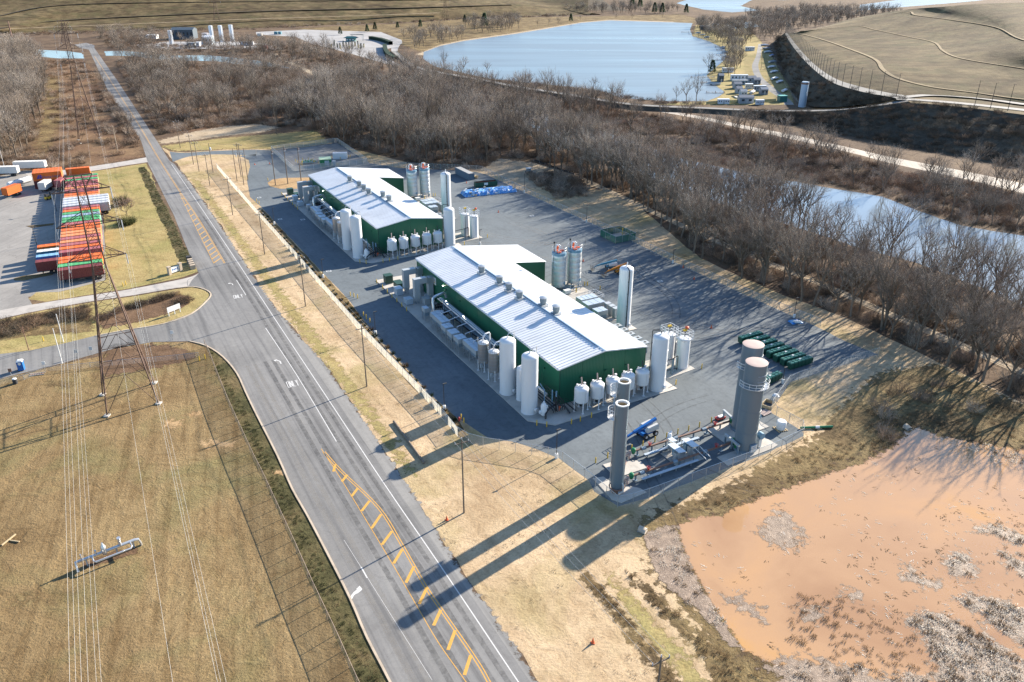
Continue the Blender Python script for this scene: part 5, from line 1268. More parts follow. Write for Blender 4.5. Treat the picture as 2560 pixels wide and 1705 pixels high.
for k in range(5):
    m = MB(); m.tube([(-3.3, 4 + k * 4.2, 3.7), (-3.3, 4 + k * 4.2, 4.3), (-.5, 4 + k * 4.2, 4.75)], .09, 6); m.build('branch_pipe', M_SILVER, e)
m = MB()
for k in range(12): m.bar((1.4, 1 + k * 2.4, 3.2), (1.4, 3.4 + k * 2.4, 2.2), .06)
m.build('bracing', M_STEELB, e, False)
e = pthing('duct_loop', 'shiny silver pipe loop over black valves behind the cooling units of the nearer plant', 'pipework', -4.0, 49.5)
m = MB(); m.tube([(-1.1, -.6, 2.0), (-1.2, -.2, 4.6), (-.9, .3, 5.4), (0, .6, 5.7), (2.2, 1.3, 5.8), (2.9, 1.5, 5.5), (3.2, 1.5, 4.4)], .34, 10); m.build('loop_pipe', M_SILVER, e)
m = MB(); m.tube([(-1.5, -1.4, 2.4), (.6, -2.2, 2.4)], .62, 12); m.build('receiver', M_SILVER, e)
m = MB()
for k in range(6): m.tube([(-.2 + k * .55, .4, .4), (-.2 + k * .55, .4, 3.6 + .3 * (k % 2))], .12, 6); m.box(-.2 + k * .55, .3, 2.6, .4, .5, .5)
m.tube([(-.5, .5, 3.4), (3.2, .8, 3.4)], .22, 8); m.tube([(-3.0, -3.2, 2.2), (2.0, -2.6, 2.2)], .25, 8); m.build('valve_bank', M_BLACKP, e)
e = pthing('corner_pipework', 'tangle of black process pipes with stair at the near left corner of the nearer building', 'pipework', -3.4, -1.5)
m = MB()
rgp = random.Random(3)
for k in range(7): m.tube([(.4 + k * .3, 6 - k * .2, 1.0 + .35 * k), (.4 + k * .3, .8 - k * .1, 1.0 + .35 * k), (.6 + k * .42, -.6, .8 + .2 * k), (.6 + k * .42, -1.0, .3)], .11, 6)
m.tube([(-1.8, -2.0, .2), (-1.7, -1.8, 1.0), (-.6, -.9, 1.3), (1.6, -.2, 1.6), (3.0, -1.3, 1.2), (3.3, -2.6, .3)], .2, 8)
m.tube([(1.4, -.6, .3), (1.4, -.6, 2.4), (2.2, 1.0, 2.6)], .18, 8)
m.build('pipe', M_BLACKP, e)
m = MB(); m.tube([(1.2, .6, .2), (1.2, .6, 4.4)], .13, 8); m.tube([(2.0, .4, .2), (2.0, .4, 4.0)], .17, 8); m.tube([(-.2, 1.2, .2), (-.2, 1.2, 4.4), (.2, 3.6, 4.6)], .11, 6); m.build('riser_pipe', M_COLLAR, e)
m = MB(); m.tube([(.2, 6.6, 3.6), (.3, 1.2, 3.4)], .26, 8); m.tube([(.9, 6.4, 2.6), (.9, 2.2, 2.4)], .2, 8); m.build('clad_pipe', M_SILVER, e)
m = MB()
for k in range(6): m.box(3.2 + k * .32, -1.6 - k * .05, 1.9 - k * .33, .3, .9, .05)
for s_ in (-.5, .4): m.tube([(2.6, -1.6 + s_, 3.0), (3.2, -1.6 + s_, 3.0), (5.0, -1.9 + s_, 1.0), (5.0, -1.9 + s_, .1)], .035, 5)
m.build('stair', M_BLACKP, e, False)
m = MB(); m.box(2.0, -.9, 1.0, .3, .3, .35); m.cyl(1.5, -1.6, .8, 1.6, .07, 6); m.build('actuator', M_ORANGEP, e, False)
e = pthing('scrubber_pot', 'small white valve pot with black pipes at the near left corner, nearer plant', 'vessel', -4.9, -2.3)
m = MB(); m.lathe(0, 0, [(.35, .2), (.62, .5), (.62, 2.4), (.4, 2.9), (.18, 3.0), (.18, 3.3)], 14); m.build('shell', M_WHITE, e)
m = MB(); m.tube([(-.5, 0, 1.2), (-.95, 0, 1.2)], .34, 10); m.tube([(.4, .2, 2.2), (.9, .3, 2.0), (.9, .3, .6)], .22, 8); m.build('nozzle', M_WHITE, e)
# right side equipment
cooler('wide grey cooler with ribbed lid, rear of those right of the nearer building', 32.0, 38.4, 5.0, 2.6, 2.5, 4, 1)
cooler('wide grey cooler with pale lid, front of those right of the nearer building', 31.6, 34.9, 5.2, 2.9, 2.6, 3, 1)
cooler('flat grey cooler close to the right eave of the nearer building', 30.6, 30.6, 3.0, 2.6, 2.4, 2, 1)
for k, y in enumerate((32.6, 30.9, 29.2)):
    cabinet('control_cabinet', '%s grey cabinet with pale lid beside the coolers, right of the nearer building' % ('rear', 'middle', 'front')[k], 34.3, y, 1.3, 1.2, 2.6, M_GREY, group='cabinets beside the coolers')
for k, y in enumerate((19.8, 17.3, 14.8, 12.2, 9.6)):
    e = pthing('flat_hood', '%s small grey hood on posts in the row along the nearer building\'s right wall' % ('first', 'second', 'third', 'fourth', 'fifth')[k], 'hood', 28.0, y, 'small hoods along the right walls')
    m = MB(); m.box(0, 0, 2.9, 1.7, 1.5, .25); m.build('hood', M_GREY, e, False)
    m = MB(); m.lathe(.1, 0, [(.3, 3.14), (.3, 3.2)], 10); m.build('vent_hole', M_DARK, e)
    for sx in (-.7, .7):
        m = MB(); m.bar((sx, .5, 0), (sx, .5, 2.9), .12); m.build('leg', M_GALV, e, False)
    m = MB(); m.box(0, .1, .4, 1.2, .9, 1.5); m.build('pump_box', M_STEELB, e, False)
e = pthing('guard_rail_square', 'square white guard rail on the pavement right of the nearer building', 'railing', 37.7, 42.6)
for s_ in ((-1.1, -2, 1.1, -2), (1.1, -2, 1.1, 2), (1.1, 2, -1.1, 2), (-1.1, 2, -1.1, -2)):
    m = MB(); m.bar((s_[0], s_[1], 1.05), (s_[2], s_[3], 1.05), .08); m.bar((s_[0], s_[1], .55), (s_[2], s_[3], .55), .06); m.bar((s_[0], s_[1], 0), (s_[0], s_[1], 1.05), .08); m.build('rail', M_WHITE, e, False)
e = pthing('silo_manifold', 'low pipe manifold with yellow guard below the silos of the nearer plant', 'pipework', 35.3, 48.6)
m = MB(); m.tube([(-2, 0, .8), (2.2, .2, .8)], .12, 6); m.tube([(-2, .8, 1.2), (2.2, .9, 1.2)], .1, 6)
for k in range(4): m.tube([(-1.6 + k * 1.1, .2, .1), (-1.6 + k * 1.1, .2, 1.9)], .09, 6)
m.build('pipe', M_STEELB, e)
m = MB(); m.box(-.6, -1.2, 0, .2, .2, 1.2); m.build('guard_post', M_YELLOW, e, False)
m = MB(); m.box(-3.2, -.8, .1, 1.8, 1.2, 1.0); m.build('skid', M_SIGNW, e, False)
# bollards round the pad
bm_p = MB().lathe(0, 0, [(.11, 0), (.11, 1.1), (.06, 1.18)], 10).mesh('bollard', M_YELLOW)
def bollard(p, label, grp='yellow bollards'):
    o = link('bollard', bm_p); o.location = p; tag(o, label, 'bollard', grp); return o
for k, (x, y) in enumerate(((-8.8, 79.0), (-8.8, 74.5), (-8.8, 71.0), (-8.8, 67.6), (-8.8, 64.2), (-8.8, 60.8), (-8.8, 57.6), (-7.6, -4.3), (-6.2, -5.6), (-1.6, -7.0), (.4, -7.0), (3.0, -6.9), (25.6, -4.4), (26.4, 9.0), (35.0, -1.5))):
    for w_, dy in ((NEAR, 0), (FAR, 100.4)):
        s_ = 'left edge of the pad' if k < 7 else ('front edge of the pad' if k < 12 else 'right side of the pad')
        bollard(P(x, y + dy, .02), 'yellow bollard along the %s of the %s plant' % (s_, w_), 'yellow bollards round the plant pads')
for k, (x, y) in enumerate(((39.4, 50.5), (40.1, 50.2), (41.3, 46.0), (39.4, 56.5))):
    for w_, dy in ((NEAR, 0), (FAR, 100.4)): bollard(P(x, y + dy, .02), 'yellow bollard near the silos of the %s plant' % w_, 'yellow bollards near the silos')
# the second plant is laid out the same way
for o in list(ROOTS):
    c = dup(o, o.location + EY * 100.4, o.rotation_euler.z, o['label'].replace('nearer', 'farther'))
# ------------------------------------------------------------------ flare yard
NEWR = []
def gthing(name, label, cat, p, rz=0.0, group=None, z=0.016):
    q = Vector(p); q.z = z if q.z == 0 else q.z
    return thing(name, label, cat, q, rz, group)
def cage_ladder(e, r, h, ang, mat, z0=.4, cage=True):
    ca, sa = math.cos(ang), math.sin(ang); t = Vector((-sa, ca, 0)); o = Vector((ca, sa, 0)) * (r + .18)
    m = MB()
    for s in (-.22, .22): m.bar(o + t * s + Vector((0, 0, z0)), o + t * s + Vector((0, 0, h)), .06)
    for k in range(int((h - z0) / .5)): m.bar(o + t * -.22 + Vector((0, 0, z0 + k * .5)), o + t * .22 + Vector((0, 0, z0 + k * .5)), .04)
    m.build('ladder', mat, e, False)
    if cage:
        m = MB(); d = Vector((ca, sa, 0))
        zs = [2.5 + k * 1.4 for k in range(int((h - 2.5) / 1.4) + 1)]
        for z in zs: m.tube([o + t * -.35 + Vector((0, 0, z)), o + t * -.3 + d * .55 + Vector((0, 0, z)), o + t * .3 + d * .55 + Vector((0, 0, z)), o + t * .35 + Vector((0, 0, z))], .03, 4)
        for s, dd in ((-.3, .55), (0, .6), (.3, .55)): m.bar(o + t * s + d * dd + Vector((0, 0, zs[0])), o + t * s + d * dd + Vector((0, 0, zs[-1])), .03)
        m.build('ladder_cage', mat, e, False)
def flare(label, x, y, h, r=1.0):
    e = gthing('enclosed_flare', label, 'flare', P(x, y), YAW, 'grey enclosed flare cylinders', .15)
    m = MB(); m.lathe(0, 0, [(r, .9), (r, h)], 28, True, False); m.build('shell', M_FLARE, e)
    m = MB(); m.lathe(0, 0, [(r, h - .02), (r + .1, h), (r + .1, h + .18), (r - .16, h + .18), (r - .16, h - .2)], 28, False, False); m.build('rim', M_SIGNW, e)
    m = MB(); m.lathe(0, 0, [(r - .1, h - .15), (r - .12, h - 3)], 28, False, False); m.lathe(0, 0, [(r - .12, h - .7), (r - .12, h - .65)], 28); m.build('lining', M_INNER, e)
    m = MB(); m.lathe(0, 0, [(r + .25, .75), (r + .35, .95), (r + .25, 1.1)], 24, False, False); m.lathe(0, 0, [(r * .9, 0), (r * .9, .9)], 20); m.build('base_ring', M_RUSTP, e)
    cage_ladder(e, r, h - .2, R(150), M_GALV, cage=False)
    m = MB(); a = R(150); c_, s_ = math.cos(a), math.sin(a)
    z = h - 2.4; pts = [(c_ * (r + .1) + math.cos(a + b) * 1.1, s_ * (r + .1) + math.sin(a + b) * 1.1) for b in [R(-80) + k * R(20) for k in range(9)]]
    for zz in (z, z + .55, z + 1.1, z + 1.6): m.tube([(x_, y_, zz) for x_, y_ in pts], .04, 5)
    for x_, y_ in pts: m.bar((x_, y_, z), (x_, y_, z + 1.6), .05)
    m.quad(*[(x_, y_, z) for x_, y_ in pts]); m.build('ladder_cage', M_SIGNW, e, False)
    for k, an in enumerate((115, 75, -60)):
        a = R(an); m = MB(); m.tube([(math.cos(a) * (r + .12), math.sin(a) * (r + .12), 1.0), (math.cos(a) * (r + .12), math.sin(a) * (r + .12), h - 1.5 - k * 3)], .07, 6); m.build('conduit', M_GALV if k else M_STEELB, e)
    m = MB(); m.tube([(.3, -r - .05, .4), (.3, -r - .3, .7), (.35, -r - .3, 1.8), (.2, -r - .05, 2.2)], .07, 6); m.build('drain_pipe', M_SIGNW, e)
    m = MB()
    for k in range(4): m.box(.1 + .02 * k, -r - .02, .1 + k * .2, 1.1, .08, .12)
    m.build('louvre', M_LOUV, e, False)
    return e
flare('tall grey open-topped flare cylinder with caged ladder, nearest the camera', *PL(1541, 1229), HZ(1541, 1229, 1012))
flare('tall grey open-topped flare cylinder partly hidden behind the nearest flare', *PL(1546, 1168), HZ(1546, 1168, 956))
def stack(label, x, y, h):
    e = gthing('oxidiser_stack', label, 'stack', P(x, y), YAW, 'wide grey oxidiser stacks', .15); r = 1.88
    for z0, z1 in ((.3, 3.9), (3.9, 8.2), (8.2, 12.8), (12.8, h)):
        m = MB(); m.lathe(0, 0, [(r + .03, z0), (r + .03, z0 + .06), (r, z0 + .08), (r, z1 - .02)], 36, False, False); m.build('shell_ring', M_FLARE, e)
    m = MB(); m.lathe(0, 0, [(r, h - .05), (r + .03, h), (r - .1, h + .04), (.02, h - .1)], 36, False); m.build('top_plate', M_REDOX, e)
    m = MB(); m.lathe(0, 0, [(r + .25, 0), (r + .25, .25), (r, .32)], 30); m.build('base_ring', M_STEELB, e)
    z = h - 4.3
    m = MB(); A0, A1 = R(-200), R(70); pts = [(math.cos(A0 + (A1 - A0) * k / 22) * (r + .7), math.sin(A0 + (A1 - A0) * k / 22) * (r + .7)) for k in range(23)]; inn = [(x_ * r / (r + .7), y_ * r / (r + .7)) for x_, y_ in pts]
    for (a, b), (c, d) in zip(zip(pts, inn), zip(pts[1:], inn[1:])): m.quad((*a, z), (*c, z), (*d, z), (*b, z))
    m.build('platform', M_GALV, e, False)
    m = MB()
    for zz in (z + .08, z + .55, z + 1.1): m.tube([(x_, y_, zz) for x_, y_ in pts], .045, 5)
    for x_, y_ in pts[::2]: m.bar((x_, y_, z), (x_, y_, z + 1.1), .05)
    m.build('railing', M_SIGNW, e, False)
    m = MB()
    for zz in (h - 1.9, h - 3.0): m.tube([(math.cos(R(-120) + k * R(9)) * (r + .05), math.sin(R(-120) + k * R(9)) * (r + .05), zz) for k in range(12)], .03, 4)
    m.build('sample_rail', M_GALV, e, False)
    cage_ladder(e, r, h - 3.9, R(20), M_SIGNW)
    m = MB(); m.box(.1, -r - .1, .25, 1.5, .3, 1.5); m.build('louvre_frame', M_STEELB, e, False)
    for k in range(4):
        m = MB(); m.box(.1, -r - .28, .4 + k * .34, 1.35, .1, .2); m.build('louvre', M_SIGNW, e, False)
    m = MB(); m.tube([(2.6, -.6, 2.4), (2.6, -1.5, 2.4)], .62, 14); m.build('blower', M_COLLAR, e)
    m = MB(); m.box(2.4, -1.0, .1, .7, .7, 1.7); m.tube([(2.3, -.9, 1.8), (1.7, -.7, 1.8)], .2, 8); m.build('blower_stand', M_SIGNW, e, False)
    return e
stack('wide grey cylindrical stack with reddish top and railed platform, nearer of the two', *PL(1860, 1121), HZ(1860, 1121, 907))
stack('wide grey cylindrical stack with reddish top and railed platform, behind its twin', *PL(1853, 1071), HZ(1853, 1071, 862))
def quadpx(name, pts, h=.15): return slab(name, [tuple(G(x, y))[:2] for x, y in pts], h, M_CONC)
quadpx('concrete_pad', [(1482, 1197), (1508, 1193), (1530, 1208), (1600, 1222), (1616, 1232), (1553, 1258), (1530, 1250)], .15)
quadpx('concrete_pad', [(1507, 1163), (1545, 1152), (1600, 1153), (1617, 1171), (1560, 1190), (1530, 1185)], .15)
quadpx('concrete_pad', [(1792, 1144), (1860, 1120), (1895, 1085), (1945, 1114), (1930, 1123), (1820, 1165)], .15)
quadpx('concrete_pad', [(1760, 1071), (1830, 1047), (1900, 1055), (1923, 1068), (1890, 1080), (1845, 1100), (1810, 1107)], .15)
# main gas lines
SK = YAW - R(1)
def prun(label, a, b, bend, za=1.15):
    e = thing('gas_line', label, 'pipeline', (0, 0, 0), 0, 'gas lines of the flare yard')
    A, B = G(*a), G(*b); m = MB(); m.tube([(A.x, A.y, za), (B.x, B.y, za)], .2, 10); m.build('main_pipe', M_RUSTP, e)
    d = (B - A).normalized(); n = 7
    for k in range(n):
        p = A.lerp(B, (k + .3) / n); m = MB(); m.box(p.x, p.y, .1, .22, .22, za - .1, YAW); m.box(p.x, p.y, .02, .6, .6, .1, YAW); m.build('pipe_support', M_STEELB, e, False)
    for f in (.10, .42, .72):
        p = A.lerp(B, f); m = MB(); m.tube([p + d * -.45 + Vector((0, 0, za)), p + d * .45 + Vector((0, 0, za))], .34, 10); m.build('valve_body', M_STEELB, e)
    p = A.lerp(B, .16); m = MB(); m.cyl(p.x, p.y, za, za + .7, .08, 6); m.tube([(p.x + .3 * math.cos(k * PI / 6), p.y + .3 * math.sin(k * PI / 6), za + .75) for k in range(12)], .06, 5, True); m.box(p.x, p.y, za + .2, .35, .35, .3); m.build('hand_wheel', M_RED, e)
    p = A.lerp(B, .84); m = MB(); m.cyl(p.x, p.y, za, za + .7, .08, 6); m.tube([(p.x + .3 * math.cos(k * PI / 6), p.y + .3 * math.sin(k * PI / 6), za + .75) for k in range(12)], .06, 5, True); m.box(p.x, p.y, za + .2, .35, .35, .3); m.build('hand_wheel', M_RED, e)
    m = MB(); m.lathe(A.x, A.y, [(.3, za - .4), (.42, za), (.42, za + .5), (.2, za + .75)], 12); m.build('actuator', M_VALVEG, e)
    m = MB(); q = B + d * .5; m.lathe(q.x, q.y, [(.3, za - .5), (.5, za), (.5, za + .55), (.2, za + .8)], 12); q2 = q + Vector((d.y, -d.x, 0)) * .9; m.lathe(q2.x, q2.y, [(.25, .2), (.4, .5), (.4, 1.4), (.1, 1.6)], 12); m.build('actuator', M_VALVEG, e)
    m = MB()
    for k in range(4):
        a_ = A + d * (-1.2 + .3 * k) + Vector((d.y, -d.x, 0)) * (.6 - .4 * k); m.lathe(a_.x, a_.y, [(.1, .2), (.22, .5), (.22, .9), (.1, 1.1)], 8)
    m.tube([A + Vector((0, 0, za)), A - d * 1.0 + Vector((0, 0, za)), A - d * 1.5 + Vector((0, 0, .6))], .16, 8); m.build('igniter_train', M_REDOX, e)
    m = MB(); s = Vector((d.y, -d.x, 0)) * bend
    m.bar(A + s + d * 1.5 + Vector((0, 0, .75)), A.lerp(B, .62) + s + Vector((0, 0, .75)), .55, .12)
    m.build('cable_tray', M_LOUV, e, False)
    for k in range(4):
        p = A.lerp(B, .1 + .15 * k) + s; m = MB(); m.box(p.x, p.y, .02, .15, .15, .7); m.build('tray_post', M_GALV, e, False)
    return e
prun('rusty gas pipeline with red hand wheels from the hidden rear flare to the rear stack', (1582, 1142), (1822, 1066), 1.3)
prun('rusty gas pipeline with red hand wheels from the nearest flare to the front stack', (1577, 1205), (1826, 1120), 1.0)
for a, b, nm in (((1806, 1047), (1842, 1080), 'rear'), ((1810, 1108), (1845, 1138), 'front')):
    A, B = G(*a), G(*b); e = thing('pipe_beam', 'grey steel beam on posts in front of the %s stack' % nm, 'beam', (0, 0, 0), 0, 'grey beams by the stacks')
    m = MB(); m.bar((A.x, A.y, 1.9), (B.x, B.y, 1.9), .4, .4); m.build('beam', M_GREY, e, False)
    for f in (.05, .5, .95):
        p = A.lerp(B, f); m = MB(); m.box(p.x, p.y, .1, .25, .25, 1.65, YAW); m.build('post', M_STEELB, e, False)
# control shelter
cs = gthing('control_shelter', 'open control shelter with slanted grey roofs between the two gas pipelines', 'shelter', G(1716, 1150), YAW)
for k, (x, y, sx, sy) in enumerate(((-1.6, 1.0, 1.6, 3.2), (1.6, 1.2, 1.6, 3.0), (-.6, 3.6, 1.2, 1.6))):
    m = MB(); m.rings([[(x - sx / 2, y - sy / 2, 2.5), (x + sx / 2, y - sy / 2, 2.3), (x + sx / 2, y + sy / 2, 2.3), (x - sx / 2, y + sy / 2, 2.5)], [(x - sx / 2, y - sy / 2, 2.58), (x + sx / 2, y - sy / 2, 2.38), (x + sx / 2, y + sy / 2, 2.38), (x - sx / 2, y + sy / 2, 2.58)]]); m.build('roof', M_LOUV, cs, False)
    for sx_ in (-1, 1):
        for sy_ in (-1, 1):
            m = MB(); m.bar((x + sx_ * (sx / 2 - .1), y + sy_ * (sy / 2 - .1), .02), (x + sx_ * (sx / 2 - .1), y + sy_ * (sy / 2 - .1), 2.35), .1); m.build('post', M_GALV, cs, False)
for k, (x, y) in enumerate(((-2.0, .6), (-1.2, 1.8), (1.4, .8), (1.4, 2.0), (-.6, 3.6))):
    m = MB(); m.box(x, y, .3, .7, .8, 1.6); m.build('panel_box', M_COLLAR if k % 2 else M_GREY, cs, False)
m = MB(); m.box(0, 1.2, .02, 5.6, 5.0, .1); m.build('slab', M_CONC, cs, False)
m = MB(); m.tube([(-.3, 4.6, .1), (-.3, 4.6, 3.0), (.2, 4.8, 3.3)], .16, 8); m.lathe(-.3, 4.6, [(.35, 2.2), (.45, 2.6), (.3, 3.1)], 10); m.build('vent_pot', M_WHITE, cs)
m = MB(); m.tube([(1.2, -.5, 2.4), (2.2, -2.6, .9)], .05, 5); m.tube([(2.4, -.4, 2.3), (3.3, -2.4, .9)], .05, 5); m.build('brace', M_SIGNW, cs)
for k, (x, y) in enumerate(((1489, 1157), (1519, 1145), (1579, 1125), (1607, 1116), (1637, 1105), (1666, 1095), (1694, 1085), (1721, 1077), (1748, 1068), (1778, 1056))):
    bollard(G(x, y, .02), '%s yellow bollard from the left in the row before the flare yard' % ('first', 'second', 'third', 'fourth', 'fifth', 'sixth', 'seventh', 'eighth', 'ninth', 'tenth')[k], 'yellow bollards before the flare yard')
e = gthing('liquid_tote', 'white round tank on a wooden pallet right of the stacks', 'tank', G(1951, 1073), .3)
m = MB(); m.lathe(0, 0, [(.8, .15), (.92, .8), (.92, 1.6), (.75, 1.85), (.02, 1.9)], 20); m.build('shell', M_WHITE, e)
m = MB()
for k in range(5): m.box(-.9 + .45 * k, 0, .02, .25, 2.0, .12)
m.build('pallet', M_INNER, e, False)
e = gthing('pipe_segment', 'short green pipe lying on the grass beyond the fence corner', 'pipe', G(2040, 1071), R(3))
m = MB(); m.tube([(-3.0, 0, .25), (3.2, .1, .25)], .22, 10); m.build('pipe', M_VALVEG, e); m = MB(); m.tube([(-.2, 0, .25), (.6, .02, .25)], .27, 10); m.build('coupling', M_SIGNW, e)
e = gthing('lumber_crate', 'orange-brown open timber crate by the fence right of the stacks', 'crate', G(1920, 1015), R(50))
for s_ in ((0, -1, 2.6, .12), (0, 1, 2.6, .12), (-1.3, 0, .12, 2.0), (1.3, 0, .12, 2.0)):
    m = MB(); m.box(s_[0], s_[1], .02, s_[2], s_[3], .7); m.build('board', M_INNER, e, False)
e = gthing('vent_drum', 'shiny galvanised vent drum standing by the fence right of the stacks', 'drum', G(1937, 1002), 0)
m = MB(); m.lathe(0, 0, [(.6, .02), (.65, 1.2), (.4, 1.5), (.02, 1.6)], 16); m.build('shell', M_ALU, e); m = MB(); m.lathe(0, 0, [(.7, 1.0), (.7, 1.1)], 16); m.build('hoop', M_GALV, e)
e = gthing('pallet_stack', 'pale timber pallet on the ground behind the stacks', 'pallet', G(1912, 1033), R(35))
for k in range(6):
    m = MB(); m.box(-1.0 + .4 * k, 0, .12, .3, 1.6, .1); m.build('slat', M_REDOX, e, False)
m = MB(); m.box(0, -.6, .02, 2.4, .15, .1); m.box(0, .6, .02, 2.4, .15, .1); m.build('bearer', M_INNER, e, False)
e = gthing('fire_cart', 'red and white equipment cart behind the bollards near the rear stack', 'cart', G(1800, 1048), YAW); e.scale = (.75, .75, .6)
m = MB(); m.box(0, 0, .35, 2.6, 1.3, .5); m.build('bed', M_RED, e, False); m = MB(); m.box(.2, 0, .85, 1.6, .9, .35); m.build('load', M_SIGNW, e, False)
for s_ in (-.9, .9):
    for t_ in (-.6, .6):
        m = MB(); m.tube([(s_, t_ - .08, .3), (s_, t_ + .08, .3)], .28, 10); m.build('wheel', M_BLACKP, e)
# ------------------------------------------------------------------ fences
def mesh_mat(name, col, alpha):
    t = NT(name)
    tr = t.n('ShaderNodeBsdfTransparent'); mx = t.n('ShaderNodeMixShader'); mx.inputs[0].default_value = alpha
    t.b.inputs['Base Color'].default_value = (*col, 1); t.b.inputs['Roughness'].default_value = .6
    t.l(tr.outputs[0], mx.inputs[1]); t.l(t.b.outputs[0], mx.inputs[2]); t.l(mx.outputs[0], t.out.inputs[0])
    return t.mat
M_LINK = mesh_mat('chain_link', (.50, .50, .48), .20)
M_BACKLIT = mesh_mat('backlit_chain_link', (.85, .84, .78), .36)  # sparkle of plain backlit mesh put into a pale translucent colour
_t = M_BACKLIT.node_tree; _tl = _t.nodes.new('ShaderNodeBsdfTranslucent'); _tl.inputs[0].default_value = (.80, .79, .72, 1); _a = _t.nodes.new('ShaderNodeMixShader'); _a.inputs[0].default_value = .6; _mx = _t.nodes['Mix Shader']
_t.links.new(_t.nodes['Principled BSDF'].outputs[0], _a.inputs[1]); _t.links.new(_tl.outputs[0], _a.inputs[2]); _t.links.new(_a.outputs[0], _mx.inputs[2])
M_RUSTL = mesh_mat('rusty_chain_link', (.42, .30, .21), .30)
M_GRNL = mesh_mat('green_screen_mesh', (.02, .13, .085), .85)
def fence(label, pts, h, panel, postm=None, step=3.0, world=False, rail=True, name='chain_link_fence'):
    ws = pts if world else W(pts); ws = rough_loop(ws, 1.0, 0, False); ws = resample(ws, max(2, int(sum((b - a).length for a, b in zip(ws, ws[1:])) / step) + 1))
    e = thing(name, label, 'fence', (ws[0].x, ws[0].y, ws[0].z), 0); o = ws[0]
    pm = MB().cyl(0, 0, 0, h + .05, .05, 6).mesh('post', postm or M_GALV)
    for p in ws[:300]: prt('post', pm, e, tuple(p - o))
    m = MB()
    for a, b in zip(ws, ws[1:]): m.quad(a - o + Vector((0, 0, .03)), b - o + Vector((0, 0, .03)), b - o + Vector((0, 0, h)), a - o + Vector((0, 0, h)))
    m.build('mesh_panel', panel, e, False)
    if rail:
        m = MB(); m.tube([p - o + Vector((0, 0, h)) for p in ws], .035, 5); m.build('top_rail', postm or M_GALV, e)
    return e
fence('pale backlit chain-link fence between the road verge and the plant yard', FENCE_Y, 2.0, M_BACKLIT)
fence('thin chain-link fence round the front of the flare yard', [(1145, 1093), (1183, 1115), (1280, 1129), (1348, 1140), (1397, 1149), (1470, 1204), (1547, 1271), (1618, 1250), (1920, 1138), (2011, 1094), (2004, 1076), (1923, 1032), (1974, 959), (2194, 891)], 2.2, M_LINK)
fence('chain-link fence between the plant yard and the wood', [(2050, 818), (1920, 766), (1800, 710), (1682, 656), (1573, 602), (1467, 556), (1390, 520), (1310, 483), (1260, 457), (1215, 434), (1204, 428), (1120, 424), (1000, 419), (921, 410)], 2.2, M_LINK)
fence('pale fence round the gravel court with the green shed', [(679, 377), (735, 429), (921, 409), (843, 356), (679, 377)], 2.2, mesh_mat('pale_chain_link', (.56, .55, .50), .4))
fence('rusty chain-link fence along the ditch beside the dry field', FENCE_L, 2.0, M_RUSTL, paint('rusty_post', (.33, .25, .19), .7, .2), 3.0)
fence('low chain-link fence along the upper edge of the dry field', [(0, 962), (60, 950), (113, 930), (300, 912), (420, 902), (497, 893)], 1.2, M_LINK, step=4)
fence('dark silt fence at the edge of the wood beyond the yard', [(1335, 402), (1440, 440), (1420, 450)], .8, mesh_mat('black_silt_cloth', (.02, .02, .022), .95), step=4, rail=False, name='silt_fence')
# ------------------------------------------------------------------ small yard things
c0 = MB(); c0.box(0, 0, 0, .5, .5, .06); c0.lathe(0, 0, [(.2, .06), (.05, .8)], 10); cone_me = c0.mesh('traffic_cone', M_ORANGEP)
CONES = [(1458, 653, 'on the open yard right of the nearer silos'), (1708, 669, 'by the wood fence near a lamp post'), (1735, 698, 'on the yard among tree shadows'), (1778, 820, 'on the yard left of the green bins'), (1166, 458, 'beside the grey storage container'), (1246, 531, 'behind the farther railed tanks'), (1482, 1607, 'lying on the dry verge near the pond ditch'), (1117, 1300, 'at the roadside beside the utility pole\'s shadow'), (674, 410, 'by the court fence'), (637, 412, 'at the end of the yard drive')]
for x, y, wh in CONES:
    o = link('traffic_cone', cone_me); o.location = G(x, y, .02); tag(o, 'small orange traffic cone ' + wh, 'cone', 'orange traffic cones')
for k, (x, y, wh) in enumerate(((876, 740, 'beside the fence gap by the nearer plant, left'), (885, 743, 'beside the fence gap by the nearer plant, middle'), (894, 746, 'beside the fence gap by the nearer plant, right'), (909, 790, 'at the planting strip near the verge fence, rear'), (916, 797, 'at the planting strip near the verge fence, middle'), (925, 806, 'at the planting strip near the verge fence, front'), (1153, 1048, 'beside the red hydrant at the fence corner'), (1160, 1057, 'in front of the red hydrant at the fence corner'), (642, 505, 'at the yard entry, left of the group'), (648, 510, 'at the yard entry, right of the group'), (670, 452, 'at the tip of the straw island'))):
    bollard(G(x, y, .02), 'yellow bollard ' + wh, 'yellow bollards by the fence')
e = gthing('fire_hydrant', 'red fire hydrant between two yellow bollards at the fence corner', 'hydrant', G(1148, 1053))
m = MB(); m.lathe(0, 0, [(.14, 0), (.14, .7), (.2, .72), (.05, .95)], 10); m.build('barrel', M_RED, e); m = MB(); m.tube([(-.25, 0, .55), (.25, 0, .55)], .07, 8); m.build('outlet', M_RED, e)
dm = MB()
for s_ in ((0, -.5, 1.3, .18), (0, .5, 1.3, .18), (-.6, 0, .18, 1.2), (.6, 0, .18, 1.2)): dm.box(s_[0], s_[1], .02, s_[2], s_[3], .02)
dmm = dm.mesh('drain_frame', M_SIGNW, False)
for x, y in ((1330, 540), (1650, 703), (757, 549), (700, 548), (822, 678), (648, 494)):
    o = link('drain_frame', dmm, yard); o.location = G(x, y, .0); o.rotation_euler = (0, 0, YAW)
